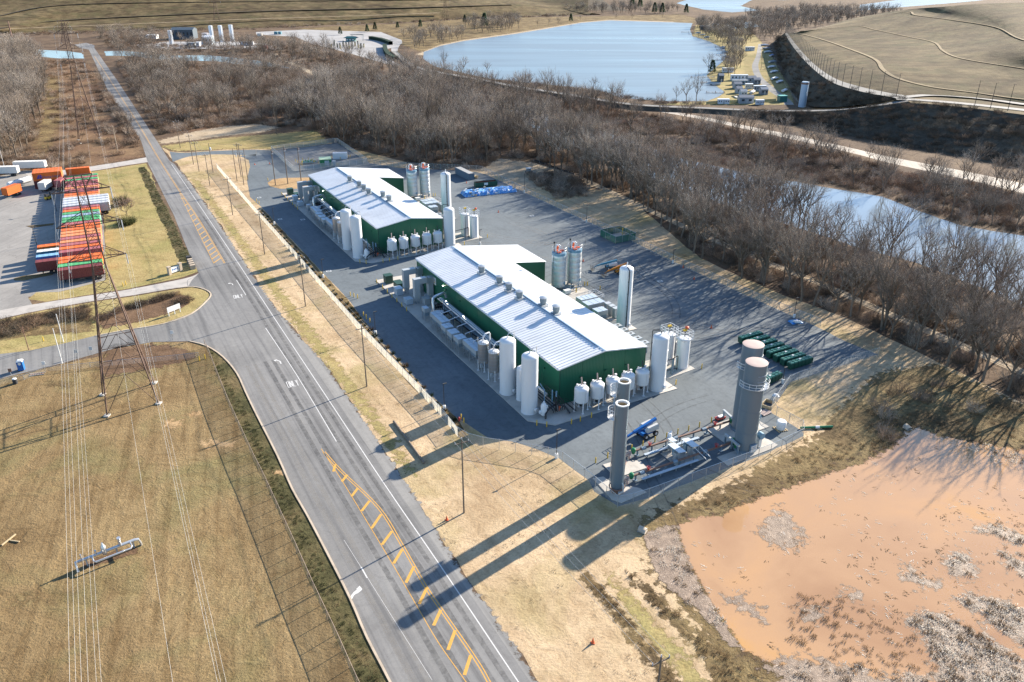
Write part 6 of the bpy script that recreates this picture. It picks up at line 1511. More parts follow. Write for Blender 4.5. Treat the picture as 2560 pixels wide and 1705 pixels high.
# light poles
def lamp_post(label, x, y, ty):
    h = HZ(x, y, ty); e = gthing('yard_lamp', label, 'lamp post', G(x, y), YAW, 'black yard lamp posts')
    m = MB(); m.lathe(0, 0, [(.3, 0), (.3, .9), (.25, .92)], 12); m.build('concrete_base', M_SIGNW, e)
    m = MB(); m.cyl(0, 0, .9, h, .085, 8, .06); m.build('pole', M_BLACKP, e)
    m = MB(); m.box(.3, 0, h - .05, .8, .3, .12); m.build('lamp_head', M_DARK, e, False)
    return e
for x, y, ty, wh in ((1391, 1145, 1075, 'by the fence before the nearest flare'), (1111, 1024, 960, 'between the slatted fence and the nearer plant\'s front tanks'), (939, 836, 780, 'between the slatted fence and the nearer plant\'s cooling units'), (808, 694, 649, 'by the verge fence between the two plants'), (686, 561, 520, 'by the verge fence left of the farther plant'), (1682, 658, 625, 'on the wood side of the yard, middle of three'), (1466, 556, 513, 'on the wood side beside the green enclosure'), (1311, 482, 434, 'at the right end of the blue tarp pile'), (1985, 794, 745, 'beside the blue tarp lump by the wood'), (1956, 958, 919, 'right of the stacks by the corner fence'), (1200, 612, 575, 'between the farther railed tanks and the nearer roof')):
    lamp_post('black lamp post ' + wh, x, y, ty)
# green bins
BIN = None
for k in range(8):
    t_ = k / 7; px, py = 1853 + (1976 - 1853) * t_, 862 + (927 - 862) * t_
    lx, ly = PL(px, py); lab = 'dark green lidded bin row, %s of eight beside the grey stacks' % ('first', 'second', 'third', 'fourth', 'fifth', 'sixth', 'seventh', 'eighth')[k]
    if BIN is None:
        BIN = e = gthing('green_bin', lab, 'bin', P(lx, ly), YAW, 'green lidded bins'); e.scale = (.93, .78, .88)
        m = MB(); m.rings([[(x_, y_, z_) for x_, y_ in ((.1, .1), (6.9, .1), (6.9, 1.6), (.1, 1.6))] if z_ == .25 else [(x_, y_, z_) for x_, y_ in ((0, 0), (7, 0), (7, 1.7), (0, 1.7))] for z_ in (.25, 1.7)]); m.build('body', paint('bin_green', (.012, .075, .05), .4, 0, .15, 1, .1), e, False)
        for j in range(6):
            for i in range(2):
                m = MB(); m.rings([[(.08 + j * 1.15, .06 + i * .82, 1.7), (1.12 + j * 1.15, .06 + i * .82, 1.7), (1.12 + j * 1.15, -.2 + 1.0 + i * .82, 1.7), (.08 + j * 1.15, -.2 + 1.0 + i * .82, 1.7)], [(.16 + j * 1.15, .14 + i * .82, 1.92), (1.04 + j * 1.15, .14 + i * .82, 1.92), (1.04 + j * 1.15, -.2 + .92 + i * .82, 1.92), (.16 + j * 1.15, -.2 + .92 + i * .82, 1.92)]]); m.build('lid', paint('bin_lid_green', (.03, .17, .125), .35), e, False)
        m = MB()
        pass
        for j in range(7): MB().box(.05 + j * 1.15, -.05, .25, .1, .1, 1.5).build('side_rib', MATS['bin_green'], e, False)
        m = MB(); m.box(3.5, 1.0, 1.92, .5, .5, .1); m.build('top_tag', M_SIGNW, e, False)
    else: dup(BIN, P(lx, ly, .016), YAW, lab)
lx, ly = PL(1905, 972); dup(BIN, P(lx, ly, .016), YAW + R(8), 'single dark green lidded bin row right behind the nearer stack')
# green screened enclosure
A = PL(1538.6, 609); e = gthing('bin_enclosure', 'green screened enclosure with yellow post at the wood side of the yard', 'enclosure', P(*A), YAW)
LX, LY = 7.6, 8.2
for k, (a, b) in enumerate((((0, 0), (LX, 0)), ((LX, 0), (LX, LY)), ((LX, LY), (0, LY)), ((0, LY), (0, 0)))):
    m = MB(); m.quad((*a, .05), (*b, .05), (*b, 2.2), (*a, 2.2)); m.build('screen_panel', M_GRNL, e, False)
    n = 3
    for j in range(n):
        x_, y_ = a[0] + (b[0] - a[0]) * j / n, a[1] + (b[1] - a[1]) * j / n; m = MB(); m.cyl(x_, y_, 0, 2.3, .06, 6); m.build('post', M_GALV, e)
    m = MB(); m.tube([(*a, 2.25), (*b, 2.25)], .045, 5); m.build('rail', M_GALV, e)
m = MB(); m.box(LX / 2, LY / 2, .01, LX - .6, LY - .6, .1); m.build('slab', M_CONC, e, False)
m = MB(); m.cyl(6.2, 5.0, .1, 2.6, .14, 8); m.build('guard_post', M_YELLOW, e)
# boom lifts
def boom_lift(label, px, py, rz, body, cover, s=1.0):
    e = gthing('boom_lift', label, 'boom lift', G(px, py), rz); e.scale = (s, s, s)
    m = MB(); m.box(0, 0, .55, 3.0, 1.3, .5); m.build('chassis', body, e, False)
    for x_ in (-1.15, 1.15):
        for y_ in (-.95, .95):
            w_ = prt('wheel', MB().tube([(0, -.2, 0), (0, .2, 0)], .52, 16).mesh('tyre', M_BLACKP), e, (x_, y_, .52)); prt('rim', MB().tube([(0, -.215, 0), (0, .215, 0)], .26, 12).mesh('rim', M_SIGNW), w_)
    m = MB(); m.lathe(0, 0, [(.6, 1.05), (.6, 1.25)], 16); m.build('turntable', body, e)
    for y_ in (-.78, .78):
        m = MB(); m.rings([[(-.9, y_ - .32, 1.25), (1.7, y_ - .32, 1.25), (1.7, y_ + .32, 1.25), (-.9, y_ + .32, 1.25)], [(-.9, y_ - .32, 1.9), (1.75, y_ - .32, 2.0), (1.75, y_ + .32, 2.0), (-.9, y_ + .32, 1.9)], [(-.7, y_ - .25, 2.15), (1.55, y_ - .25, 2.3), (1.55, y_ + .25, 2.3), (-.7, y_ + .25, 2.15)]]); m.build('engine_cover', cover, e, False)
    m = MB(); m.bar((1.9, 0, 2.75), (-3.2, 0, 1.75), .42, .5); m.build('main_boom', body, e, False)
    m = MB(); m.bar((-3.0, 0, 1.8), (-4.6, 0, 1.45), .3, .36); m.bar((-4.6, 0, 1.45), (-5.7, 0, .9), .22, .24); m.build('jib', body, e, False)
    m = MB(); m.box(-6.1, 0, .35, .8, 1.8, .06)
    for a, b in (((-6.5, -.9), (-5.7, -.9)), ((-5.7, -.9), (-5.7, .9)), ((-5.7, .9), (-6.5, .9)), ((-6.5, .9), (-6.5, -.9))):
        for z_ in (.9, 1.4): m.bar((*a, z_), (*b, z_), .05)
        m.bar((*a, .38), (*a, 1.4), .05)
    m.build('basket', M_DARK, e, False)
    return e
M_LIFTB = paint('lift_blue', (.012, .13, .42), .35, 0, .1); M_LIFTG = paint('lift_cover_grey', (.55, .55, .53), .4); M_LIFTT = paint('lift_teal', (.04, .22, .33), .4); M_LIFTO = paint('lift_orange', (.62, .22, .015), .4)
boom_lift('blue boom lift with grey covers and lowered basket, behind the nearest flare', 1617, 1088, YAW + R(6), M_LIFTB, M_LIFTG, 1.05)
boom_lift('teal and white boom lift on the yard behind the slim tall tank', 1527, 672, YAW - R(16), M_LIFTT, M_SIGNW, .9)
boom_lift('orange boom lift half hidden behind the slim tall tank', 1552, 683, YAW - R(2), M_LIFTO, M_LIFTO, .95)
# store container, skip, tarp pile
def container(label, p, rz, L, mat, group=None, roofm=None, z=0.0, chassis=False, wd=2.44, h=2.6, name='shipping_container', cat='container', kids=True):
    e = thing(name, label, cat, (p.x, p.y, p.z + z), rz, group); zb = 1.25 if chassis else .02
    m = MB()
    n = max(8, int(L / .45))      # corrugated sides as real folds
    for s_ in (-1, 1):
        for k in range(n):
            x0, x1 = .06 + (L - .12) * k / n, .06 + (L - .12) * (k + 1) / n; dx = (x1 - x0); y = s_ * wd / 2; d = -s_ * .05
            for (xa, ya), (xb, yb) in zip(((x0, y), (x0 + dx * .35, y), (x0 + dx * .5, y + d), (x0 + dx * .85, y + d)), ((x0 + dx * .35, y), (x0 + dx * .5, y + d), (x0 + dx * .85, y + d), (x1, y))):
                m.quad((xa, ya, zb + .12), (xb, yb, zb + .12), (xb, yb, zb + h - .1), (xa, ya, zb + h - .1))
    m.quad((.03, -wd / 2, zb), (.03, wd / 2, zb), (.03, wd / 2, zb + h), (.03, -wd / 2, zb + h))
    m.build('side_wall', mat, e, False)
    m = MB(); m.box(L / 2, 0, zb + h - .1, L - .04, wd - .04, .08)
    nr = max(4, int(L / 1.2))
    for k in range(nr): m.box((k + .5) * L / nr, 0, zb + h - .02, L / nr * .45, wd - .2, .03)
    m.build('roof', roofm or mat, e, False)
    m = MB()
    for x_ in (.06, L - .06):
        for y_ in (-1, 1): m.box(x_, y_ * (wd / 2 - .04), zb, .14, .14, h)
    for y_ in (-1, 1): m.box(L / 2, y_ * (wd / 2 - .03), zb, L, .12, .14); m.box(L / 2, y_ * (wd / 2 - .03), zb + h - .11, L, .1, .12)
    m.build('frame', mat, e, False)
    for y_ in (-1, 1):
        m = MB(); m.box(L - .01, y_ * wd / 4, zb + .12, .06, wd / 2 - .1, h - .24); d = m.build('door', mat, e, False)
    if chassis:
        m = MB(); m.box(L / 2, -.5, .95, L, .2, .3); m.box(L / 2, .5, .95, L, .2, .3); m.box(1.2, -.6, .2, .15, .15, .9); m.box(1.2, .6, .2, .15, .15, .9); m.build('chassis', M_DARK, e, False)
        for x_ in (L - 1.2, L - 2.4):
            m = MB(); m.tube([(x_, -1.15, .5), (x_, 1.15, .5)], .5, 12); m.build('wheels', M_BLACKP, e)
    return e
M_CGREY = paint('container_slate', (.12, .17, .22), .5, 0, .12, .5, .1); M_CGREYR = paint('container_slate_roof', (.42, .42, .41), .6, 0, .25, .8, .3, (.2, .15, .1))
A, B = G(1172, 451), G(1146, 438); rz_ = math.atan2(B.y - A.y, B.x - A.x)
container('slate grey storage container with pale worn roof by the far yard fence', A + Vector((EX * 1.2)), rz_, 12.2, M_CGREY, None, M_CGREYR)
e = gthing('roll_off_skip', 'dark green open skip with rusty red inside beside the blue tarp pile', 'skip', G(1190, 470), math.atan2(G(1231, 466).y - G(1190, 470).y, G(1231, 466).x - G(1190, 470).x))
M_SKIP = paint('skip_green', (.012, .075, .045), .5, 0, .2, 1, .2); L_ = 8.6
for s_, m_ in (((L_ / 2, 0, L_, .1), 0), ((L_ / 2, 2.3, L_, .1), 0), ((0, 1.15, .1, 2.3), 0), ((L_, 1.15, .1, 2.3), 0)):
    m = MB(); m.box(s_[0], s_[1], .15, s_[2], s_[3], 1.75); m.build('side', M_SKIP, e, False)
m = MB(); m.box(L_ / 2, 1.15, .3, L_ - .2, 2.1, .2); m.box(L_ / 2, 2.2, .4, L_ - .2, .06, 1.4); m.build('lining', paint('rust_red', (.20, .05, .035), .8), e, False)
for k in range(8): MB().box(.5 + k * 1.08, -.1, .2, .12, .1, 1.6).build('rib', M_SKIP, e, False)
m = MB(); m.box(4.0, -.17, .8, 1.5, .02, .9); m.build('sign_plate', M_SIGNW, e, False)
m = MB(); m.box(L_ / 2, .4, 0, L_, .15, .2); m.box(L_ / 2, 1.9, 0, L_, .15, .2); m.build('skid', M_DARK, e, False)
# crumpled tarps over a long pile
def tarp(label, name, p, rz, L, Wd, H, nx, ny, mats, seed):
    e = gthing(name, label, 'tarp pile', p, rz); m = MB(); rg_ = random.Random(seed)
    for j in range(ny + 1):
        for i in range(nx + 1):
            u, v = i / nx, j / ny; x, y = u * L, v * Wd
            ed = min(1, min(u * L, (1 - u) * L, v * Wd, (1 - v) * Wd) / .8); q = Vector((x * .8, y * .8, seed))
            z = H * (ed ** .6) * (.8 + .25 * mn.noise(q * .5)) + .22 * mn.noise(q * 1.7) * ed + .12 * abs(mn.noise(q * 3.5)) * ed
            m.v.append((x + .3 * mn.noise(q), y + .3 * mn.noise(q * 1.3), max(.03, z)))
    for j in range(ny):
        for i in range(nx):
            a = j * (nx + 1) + i; m.f.append((a, a + 1, a + nx + 2, a + nx + 1)); q = Vector((i * .16, j * .3, seed + 9))
            m.m.append(0)
    m.build('tarp', mats[0], e)
    for k in range(int(L * 1.1)):
        u, v = rg_.uniform(.03, .97), rg_.choice((0.04, rg_.uniform(.1, .9))); x, y = u * L, v * Wd; s_ = rg_.uniform(.25, .55)
        z = H * .95 if v > .1 else .55
        mm = MB(); mm.rings([[(x + a * s_, y + b * s_ * .8, z - .2) for a, b in ((-1, -1), (1, -1), (1, 1), (-1, 1))], [(x + a * s_ * .8, y + b * s_ * .6, z + .22) for a, b in ((-1, -1), (1, -1), (1, 1), (-1, 1))]]); mm.build('ballast_sack', mats[1 + k % 2], e)
    return e
M_TARP = NT('blue_tarp'); n_ = M_TARP.noise(M_TARP.pos(1, 1, 1, obj=True), 1.4, 5, .7, .8); M_TARP.bump(n_, .9, .4)
M_TARP = M_TARP.set(M_TARP.ramp(n_, [(.3, (.015, .14, .52)), (.48, (.04, .26, .68)), (.58, (.25, .48, .74)), (.68, (.70, .74, .78))]), .32)
A, B = G(1163, 494), G(1294, 480); ang = math.atan2(B.y - A.y, B.x - A.x)
tarp('long pile covered with bright blue crumpled tarps and pale sacks', 'tarp_pile', A, ang, (B - A).length, 6.2, 1.55, 70, 22, [M_TARP, M_SIGNW, paint('canvas_sack', (.40, .36, .30), .8)], 4)
tarp('small lump of blue tarp beside the lamp post at the wood edge', 'tarp_pile', G(1980, 811), .2, 3.0, 2.0, .7, 16, 10, [M_TARP, M_SIGNW, M_SIGNW], 7)
# compact machine on the sandy track
e = gthing('skid_loader', 'dark compact loader with white cab roof on the sandy track behind the yard', 'loader', G(1322, 436), R(20))
m = MB(); m.box(0, 0, .4, 2.6, 1.5, 1.0); m.build('body', M_DARK, e, False); m = MB(); m.box(-.1, 0, 1.4, 1.4, 1.3, 1.1); m.build('cab', M_STEELB, e, False); m = MB(); m.box(-.1, 0, 2.5, 2.2, 1.8, .15); m.build('cab_roof', M_SIGNW, e, False)
for x_ in (-.8, .8):
    for y_ in (-.85, .85):
        m = MB(); m.tube([(x_, y_ - .15, .45), (x_, y_ + .15, .45)], .45, 12); m.build('wheel', M_BLACKP, e)
m = MB(); m.bar((1.0, -.6, 1.6), (2.2, -.6, .4), .15); m.bar((1.0, .6, 1.6), (2.2, .6, .4), .15); m.box(2.5, 0, .1, .6, 1.8, .6); m.build('bucket_arm', M_STEELB, e, False)
e = gthing('brush_heap', 'heap of brown timber waste beside the grey storage container', 'heap', G(1188, 446), .4)
for k in range(22):
    m = MB(); a = random.Random(k).uniform(0, 6.28); m.bar((math.cos(a) * 1.2, math.sin(a) * 1.0, .1 + .05 * k), (-math.cos(a) * 1.3, -math.sin(a) * 1.1, .25 + .04 * k), .14); m.build('board', M_INNER, e, False)
# shrubs of the planting strip
SHM = [make_brush(61 + k, 1.0 + .15 * k, 70, bark('shrub_leaves%d' % k, c_, .3), .45, .12, .9) for k, c_ in enumerate(((.05, .06, .028), (.11, .075, .04), (.035, .05, .025)))]
line_a = resample(spline(W([(655, 530), (760, 650), (880, 778), (1000, 908), (1090, 1005), (1150, 1072)]), 6), 46)
rgs = random.Random(12)
for k, p in enumerate(line_a):
    o = link('planted_shrub', SHM[k % 3]); o.location = p + Vector((rgs.uniform(-.5, .5), rgs.uniform(-.5, .5), .02)); o.rotation_euler = (0, 0, rgs.uniform(0, 6)); s_ = rgs.uniform(.5, 1.05); o.scale = (s_, s_, s_)
    tag(o, 'small planted shrub in the strip between verge fence and yard', 'shrub', 'small shrubs in the planting strip')
# fallen utility pole
A, B = G(985, 1056), G(1061, 1160); e = thing('fallen_pole', 'long dark wooden pole lying on the dry verge', 'pole', tuple(A), 0)
m = MB(); m.tube([(0, 0, .24), tuple(B - A + Vector((0, 0, .2)))], .26, 10, r1=.2); m.build('shaft', M_BARK, e); m = MB(); d_ = B - A
for f in (.1, .9): m.box(d_.x * f, d_.y * f, .0, .4, .4, .06)
m.build('bearer', M_BARK, e, False)
# gravel court
def court(px, py): return G(px, py, .026)
e = gthing('valve_shed', 'small green shed with pale green roof in the fenced gravel court', 'shed', court(814, 412), YAW - R(14))
m = MB(); m.box(0, 0, 0, 4.6, 3.6, 2.6); m.build('wall', paint('shed_green', (.025, .20, .075), .5), e, False)
m = MB(); m.rings([[(-2.5, -2.0, 2.6), (2.5, -2.0, 2.6), (2.5, 2.0, 2.9), (-2.5, 2.0, 2.9)], [(-2.5, -2.0, 2.72), (2.5, -2.0, 2.72), (2.5, 2.0, 3.02), (-2.5, 2.0, 3.02)]]); m.build('roof', paint('shed_roof', (.42, .55, .36), .5), e, False)
d = prt('door', MB().box(0, 0, .05, 1.9, .08, 2.1).mesh('door', M_LOUV, False), e, (.6, -1.85, 0)); prt('handle', MB().box(.1, -.06, 1.0, .06, .06, .25).mesh('handle', M_GALV, False), d)
container('white service container with small blue marks in the fenced gravel court', court(833, 397), YAW - R(22), 6.1, M_WHITE, None, None, name='service_container')
e = gthing('gas_meter_skid', 'green pipe and valve skid inside yellow bollards in the gravel court', 'pipework', court(772, 408), YAW - R(14))
rgs = random.Random(5)
for k in range(6):
    m = MB(); m.tube([(-3, -1.6 + k * .6, .6), (3.2, -1.6 + k * .6, .6 + .1 * (k % 3))], .13, 6); m.build('pipe', M_VALVEG if k % 2 else M_GREY, e)
for k in range(10):
    x_, y_ = rgs.uniform(-2.8, 2.8), rgs.uniform(-1.6, 1.6); m = MB(); m.lathe(x_, y_, [(.12, .4), (.25, .7), (.25, 1.1), (.08, 1.5)], 8); m.build('valve', (M_VALVEG, M_COLLAR, M_YELLOW)[k % 3], e)
e = gthing('meter_cabinet', 'grey upright cabinet right of the green shed in the gravel court', 'cabinet', court(836, 415), YAW - R(14))
m = MB(); m.box(0, 0, .1, 1.2, .9, 2.0); m.build('body', M_GREY, e, False); m = MB(); m.box(0, -.46, .2, 1.0, .04, 1.8); m.build('door', M_LOUV, e, False); m = MB(); m.box(0, 0, 2.1, 1.35, 1.05, .1); m.build('lid', M_SIGNW, e, False)
for k, (x, y) in enumerate(((739, 404), (744, 407), (753, 413), (757, 416), (757, 401), (771, 400), (783, 402), (789, 406), (796, 409), (800, 408), (828, 395), (832, 394), (851, 399), (862, 397), (872, 394), (876, 393), (843, 413), (847, 414), (898, 408), (906, 407))):
    bollard(court(x, y), 'yellow bollard in the fenced gravel court', 'yellow bollards in the gravel court')
# ------------------------------------------------------------------ utility poles and wires
M_POLE = paint('weathered_pole', (.16, .125, .095), .85, 0, .25, 1.2); M_WIRE = paint('pale_conductor', (.45, .44, .42), .4, .3); M_WIRED = paint('dark_cable', (.10, .10, .10), .6); M_INS = paint('insulator_grey', (.45, .47, .5), .3)
PT = {}
def upole(key, label, bx, by, ty, arm=1.2, ang=0.0, mat=None, r=.15, cross=True, h=None):
    h = h or HZ(bx, by, ty); p = G(bx, by); e = thing('utility_pole', label, 'utility pole', tuple(p), YAW + ang, 'wooden utility poles')
    m = MB(); m.cyl(0, 0, -.1, h, r, 8, r * .7); m.build('shaft', mat or M_POLE, e)
    tips = [p + Vector((0, 0, h))]
    if cross:
        m = MB(); m.box(0, 0, h - .75, arm * 2, .12, .14); m.build('crossarm', M_POLE, e, False)
        for s_ in (-1, 1):
            m = MB(); m.cyl(s_ * arm * .92, 0, h - .62, h - .3, .07, 6); m.build('insulator', M_INS, e)
            d_ = Matrix.Rotation(YAW + ang, 3, 'Z') @ Vector((s_ * arm * .92, 0, h - .3)); tips.append(p + d_)
        m = MB(); m.cyl(0, 0, h, h + .3, .07, 6); m.build('insulator', M_INS, e)
    PT[key] = tips; return e
UP = [('a', 1628, 1870, 0, 'partly below the frame beside the pond ditch', 14.0), ('b', 1160, 1282, 1098, 'on the verge beside the fallen pole', None), ('c', 917, 966, 814, 'on the verge before the nearer plant', None), ('d', 764, 766, 640, 'on the verge between the two plants', None), ('e', 662, 636, 530, 'on the verge before the farther plant', None), ('f', 582, 537, 443, 'on the verge beside the painted median', None), ('g', 525, 464, 384, 'first left of the verge fence end', None), ('h', 484, 411, 336, 'at the tip of the grass by the yard drive', None), ('i', 451, 370, 300, 'at the roadside meadow beyond the drive', None)]
for k, x, y, ty, wh, h in UP: upole(k, 'brown wooden utility pole with crossarm ' + wh, x, y, ty, h=h)
for k, x, y, ty, wh in (('j', 498, 429, 354, 'second in the cluster left of the fence'), ('k', 533, 431, 358, 'with white transformer at the fence end'), ('l', 593, 453, 371, 'left leg of the meter frame'), ('m', 620, 451, 370, 'right leg of the meter frame'), ('n', 610, 462, 360, 'tallest, in the meter frame group'), ('o', 603, 442, 358, 'rear one of the meter frame group')):
    upole(k, 'wooden utility pole %s by the drive bend' % wh, x, y, ty, cross=k in 'jno')
e = gthing('pole_transformer', 'white pole-mounted transformer near the verge fence end', 'transformer', G(533, 431), 0, None); e.location.z = 9.0
m = MB(); m.lathe(.4, 0, [(.3, 0), (.34, .1), (.34, 1.0), (.1, 1.15)], 10); m.build('can', M_WHITE, e); m = MB(); m.cyl(.4, 0, 1.1, 1.4, .06, 6); m.build('bushing', M_INS, e)
a_, b_ = G(593, 453), G(620, 451); e = thing('metering_gantry', 'horizontal steel frame with meter tanks hung between two poles', 'frame', tuple(a_), 0)
m = MB(); m.bar((0, 0, 11.2), tuple(b_ - a_ + Vector((0, 0, 11.2))), .25, .3); m.build('beam', M_GALV, e, False)
for f in (.25, .55, .85):
    q = (b_ - a_) * f; m = MB(); m.cyl(q.x, q.y, 9.6, 10.9, .22, 8); m.build('metering_tank', M_INS, e)
for k, (x, y, ty) in enumerate(((689, 463, 373), (720, 460, 366), (753, 452, 366))):
    upole('p%d' % k, 'tall wooden pole with bare head, %s of three on the straw island' % ('left', 'middle', 'right')[k], x, y, ty, cross=False, r=.2)
    p = G(x, y); e = thing('switch_cluster', 'switch gear cluster at the head of the %s straw island pole' % ('left', 'middle', 'right')[k], 'switch gear', (p.x, p.y, HZ(x, y, ty) - 1.6), YAW, 'switch gear clusters on the island poles')
    for j in range(3):
        m = MB(); m.cyl(.45, -.3 + .3 * j, 0, .9, .08, 6); m.build('insulator', M_REDOX, e)
    m = MB(); m.box(.25, 0, -.2, .7, .9, .15); m.build('bracket', M_GALV, e, False)
upole('q', 'lone wooden pole at the edge of the thicket beyond the meadow', 692, 336, 272, cross=False); upole('r', 'pale slim pole in the rough grass of the power corridor', 295, 379, 314, cross=False, mat=M_KERB)
upole('s', 'red-brown slim pole with concrete foot beside the lower side road', 72, 875, 818, cross=False, mat=M_RUSTP, r=.1)
for k, (x, y, ty, wh) in enumerate(((156, 909, 821, 'on the near side of the lower side road'), (159, 855, 785, 'on the far side of the lower side road'), (12, 421, 364, 'at the left edge behind the container yard'))): upole('w%d' % k, 'white slim lamp mast ' + wh, x, y, ty, cross=False, mat=M_SIGNW, r=.1)
def wire(name, label, a, b, sag, r, mat, n=16, grp=None):
    m = MB(); m.tube([a.lerp(b, i / n) - Vector((0, 0, sag * 4 * (i / n) * (1 - i / n))) for i in range(n + 1)], r, 4); o = m.build(name, mat)
    tag(o, label, 'wire', grp); return o
ks = 'abcdefghi'
for a, b in zip(ks, ks[1:]):
    for i in range(3): wire('distribution_wire', '%s thin overhead wire in the %s span of the roadside utility poles' % (('top', 'left', 'right')[i], ('nearest', 'second', 'third', 'fourth', 'fifth', 'sixth', 'seventh', 'farthest')[ks.index(a)]), PT[a][i], PT[b][i], .5, .018, M_WIRE, 8, 'wires between the roadside poles')
SW = {'g': 'verge pole', 'j': 'cluster pole', 'n': 'tall gantry pole', 'p0': 'left island pole', 'p1': 'middle island pole', 'p2': 'right island pole', 'k': 'transformer pole'}
for a, b in (('g', 'j'), ('j', 'n'), ('n', 'p0'), ('p0', 'p1'), ('p1', 'p2'), ('k', 'n')):
    wire('service_wire', 'thin service wire from the %s to the %s' % (SW[a], SW[b]), PT[a][0], PT[b][0], .4, .018, M_WIRED, 8, 'service wires near the drive')
# ------------------------------------------------------------------ lattice pylons
M_LAT = paint('rusty_lattice', (.125, .075, .055), .7, .2, .3, .8)
def pylon(label, corners, h, arms, top_w=2.2):
    """arms: list of (z, half length)"""
    ce = sum(corners, Vector()) / 4; e = thing('lattice_pylon', label, 'pylon', tuple(ce), 0, 'rusty lattice pylons')
    cs = [c - ce for c in corners]; zk = arms[0][0] - 1.5      # waist
    ax = ((cs[1] - cs[0]) + (cs[2] - cs[3])).normalized(); ay = Vector((-ax.y, ax.x, 0))
    def cor(i, z):
        sx, sy = ((-1, -1), (1, -1), (1, 1), (-1, 1))[i]
        if z <= zk:
            t_ = z / zk; q = cs[i].lerp(ax * sx * top_w / 2 + ay * sy * top_w / 2, t_)
        else:
            t_ = (z - zk) / (h - zk); k = top_w / 2 * (1 - .45 * t_); q = ax * sx * k + ay * sy * k
        return Vector((q.x, q.y, z))
    for i in range(4):
        m = MB(); m.bar(cor(i, 0), cor(i, zk), .2); m.bar(cor(i, zk), cor(i, h), .15); m.build('leg', M_LAT, e, False)
        m = MB(); m.box(cs[i].x, cs[i].y, -.1, 1.0, 1.0, .35); m.build('footing', M_CONC, e, False)
    zs = [0, zk * .26, zk * .46, zk * .62, zk * .75, zk * .86, zk * .94, zk]
    z = zk
    while z < h - 1.2: z += 2.3; zs.append(min(z, h))
    for i in range(4):
        j = (i + 1) % 4; m = MB()
        for k, (z0, z1) in enumerate(zip(zs, zs[1:])):
            a0, b0, a1, b1 = cor(i, z0), cor(j, z0), cor(i, z1), cor(j, z1)
            if k < 3:
                mid = (a1 + b1) / 2; m.bar(a0, mid, .09); m.bar(b0, mid, .09); m.bar(a1, b1, .09)
                q = (a0 + a1) / 2; m.bar(q, (a0 + mid) / 2, .06); q = (b0 + b1) / 2; m.bar(q, (b0 + mid) / 2, .06)
            else:
                m.bar(a0, b1, .06); m.bar(b0, a1, .06); m.bar(a1, b1, .06)
        m.build('face_bracing', M_LAT, e, False)
    tips = []
    for z, L in arms:
        for s_ in (-1, 1):
            tip = ax * s_ * L + Vector((0, 0, z)); m = MB()
            r0 = cor(1 if s_ > 0 else 0, z); r1 = cor(2 if s_ > 0 else 3, z); r2 = cor(1 if s_ > 0 else 0, z + 2.2); r3 = cor(2 if s_ > 0 else 3, z + 2.2)
            for q in (r0, r1): m.bar(q, tip, .14)
            for q in (r2, r3): m.bar(q, tip, .1)
            for f in (.33, .66):
                m.bar(r0.lerp(tip, f), r1.lerp(tip, f), .08); m.bar(r0.lerp(tip, f), r2.lerp(tip, f), .07); m.bar(r0.lerp(tip, f), r2.lerp(tip, max(0, f - .33)), .07)
            a_ = m.build('crossarm', M_LAT, e, False)
            m = MB(); m.cyl(tip.x, tip.y, z - 2.0, z - .1, .11, 6); m.build('insulator', M_INS, a_)
            tips.append(ce + tip - Vector((0, 0, 2.0)))
    m = MB(); tw = ax * 2.3; m.bar(-tw + Vector((0, 0, h)), tw + Vector((0, 0, h)), .2)
    for s_ in (-1, 1):
        m.bar(tw * s_ + Vector((0, 0, h)), cor(1 if s_ > 0 else 0, h - 2.4), .1); m.bar(tw * s_ + Vector((0, 0, h)), cor(2 if s_ > 0 else 3, h - 2.4), .1)
    m.build('top_beam', M_LAT, e, False)
    tips += [ce - tw + Vector((0, 0, h)), ce + tw + Vector((0, 0, h))]
    return e, tips, ax
C0 = [G(267.6, 1040), G(396.7, 1009), G(386, 957.6), G(256.8, 987.5)]
ce0 = sum(C0, Vector()) / 4
def zrow(ce, row):
    v = (CYP - row) / FPX; return (v * ce.y * _c - ce.y * _s) / (_c + v * _s) + CAMH
z1, z2, z3, zt = (zrow(ce0, r_) for r_ in (645, 560, 476, 438))
py1, T1, ax1 = pylon('big rusty lattice pylon standing in the dry field, nearest', C0, zt, [(z1, 4.9), (z2, 5.3), (z3, 4.7)])
ce2 = G(225, 352); s2 = 4.6; ay1 = Vector((-ax1.y, ax1.x, 0))
C2 = [ce2 + ax1 * sx * s2 + ay1 * sy * s2 for sx, sy in ((-1, -1), (1, -1), (1, 1), (-1, 1))]
h2 = HZ(225, 352, 52)
py2, T2, _ = pylon('rusty lattice pylon in the power line corridor beyond the containers', C2, h2, [(h2 * .66, 4.9), (h2 * .78, 5.3), (h2 * .90, 4.7)])
dv = ce0 - ce2
T0 = [t_ + dv for t_ in T1]
for A_, B_, sg in ((T1, T2, 6.5), (T0, T1, 7.5)):
    for i in range(8):
        offs = (-.2, .2) if i in (0, 2) else (0,)
        for o_ in offs:
            wire('transmission_wire', '%s conductor%s %s' % (('lowest left', 'lowest right', 'middle left', 'middle right', 'upper left', 'upper right', 'thin top left', 'thin top right')[i], ' strand on the %s,' % ('left' if o_ < 0 else 'right') if o_ else '', 'from the field pylon to the corridor pylon' if A_ is T1 else 'from the field pylon toward the camera'), A_[i] + ax1 * o_, B_[i] + ax1 * o_, sg if i < 6 else sg * .7, .010 if i < 6 else .008, M_WIRE, 26, 'conductors of the lattice pylon line')
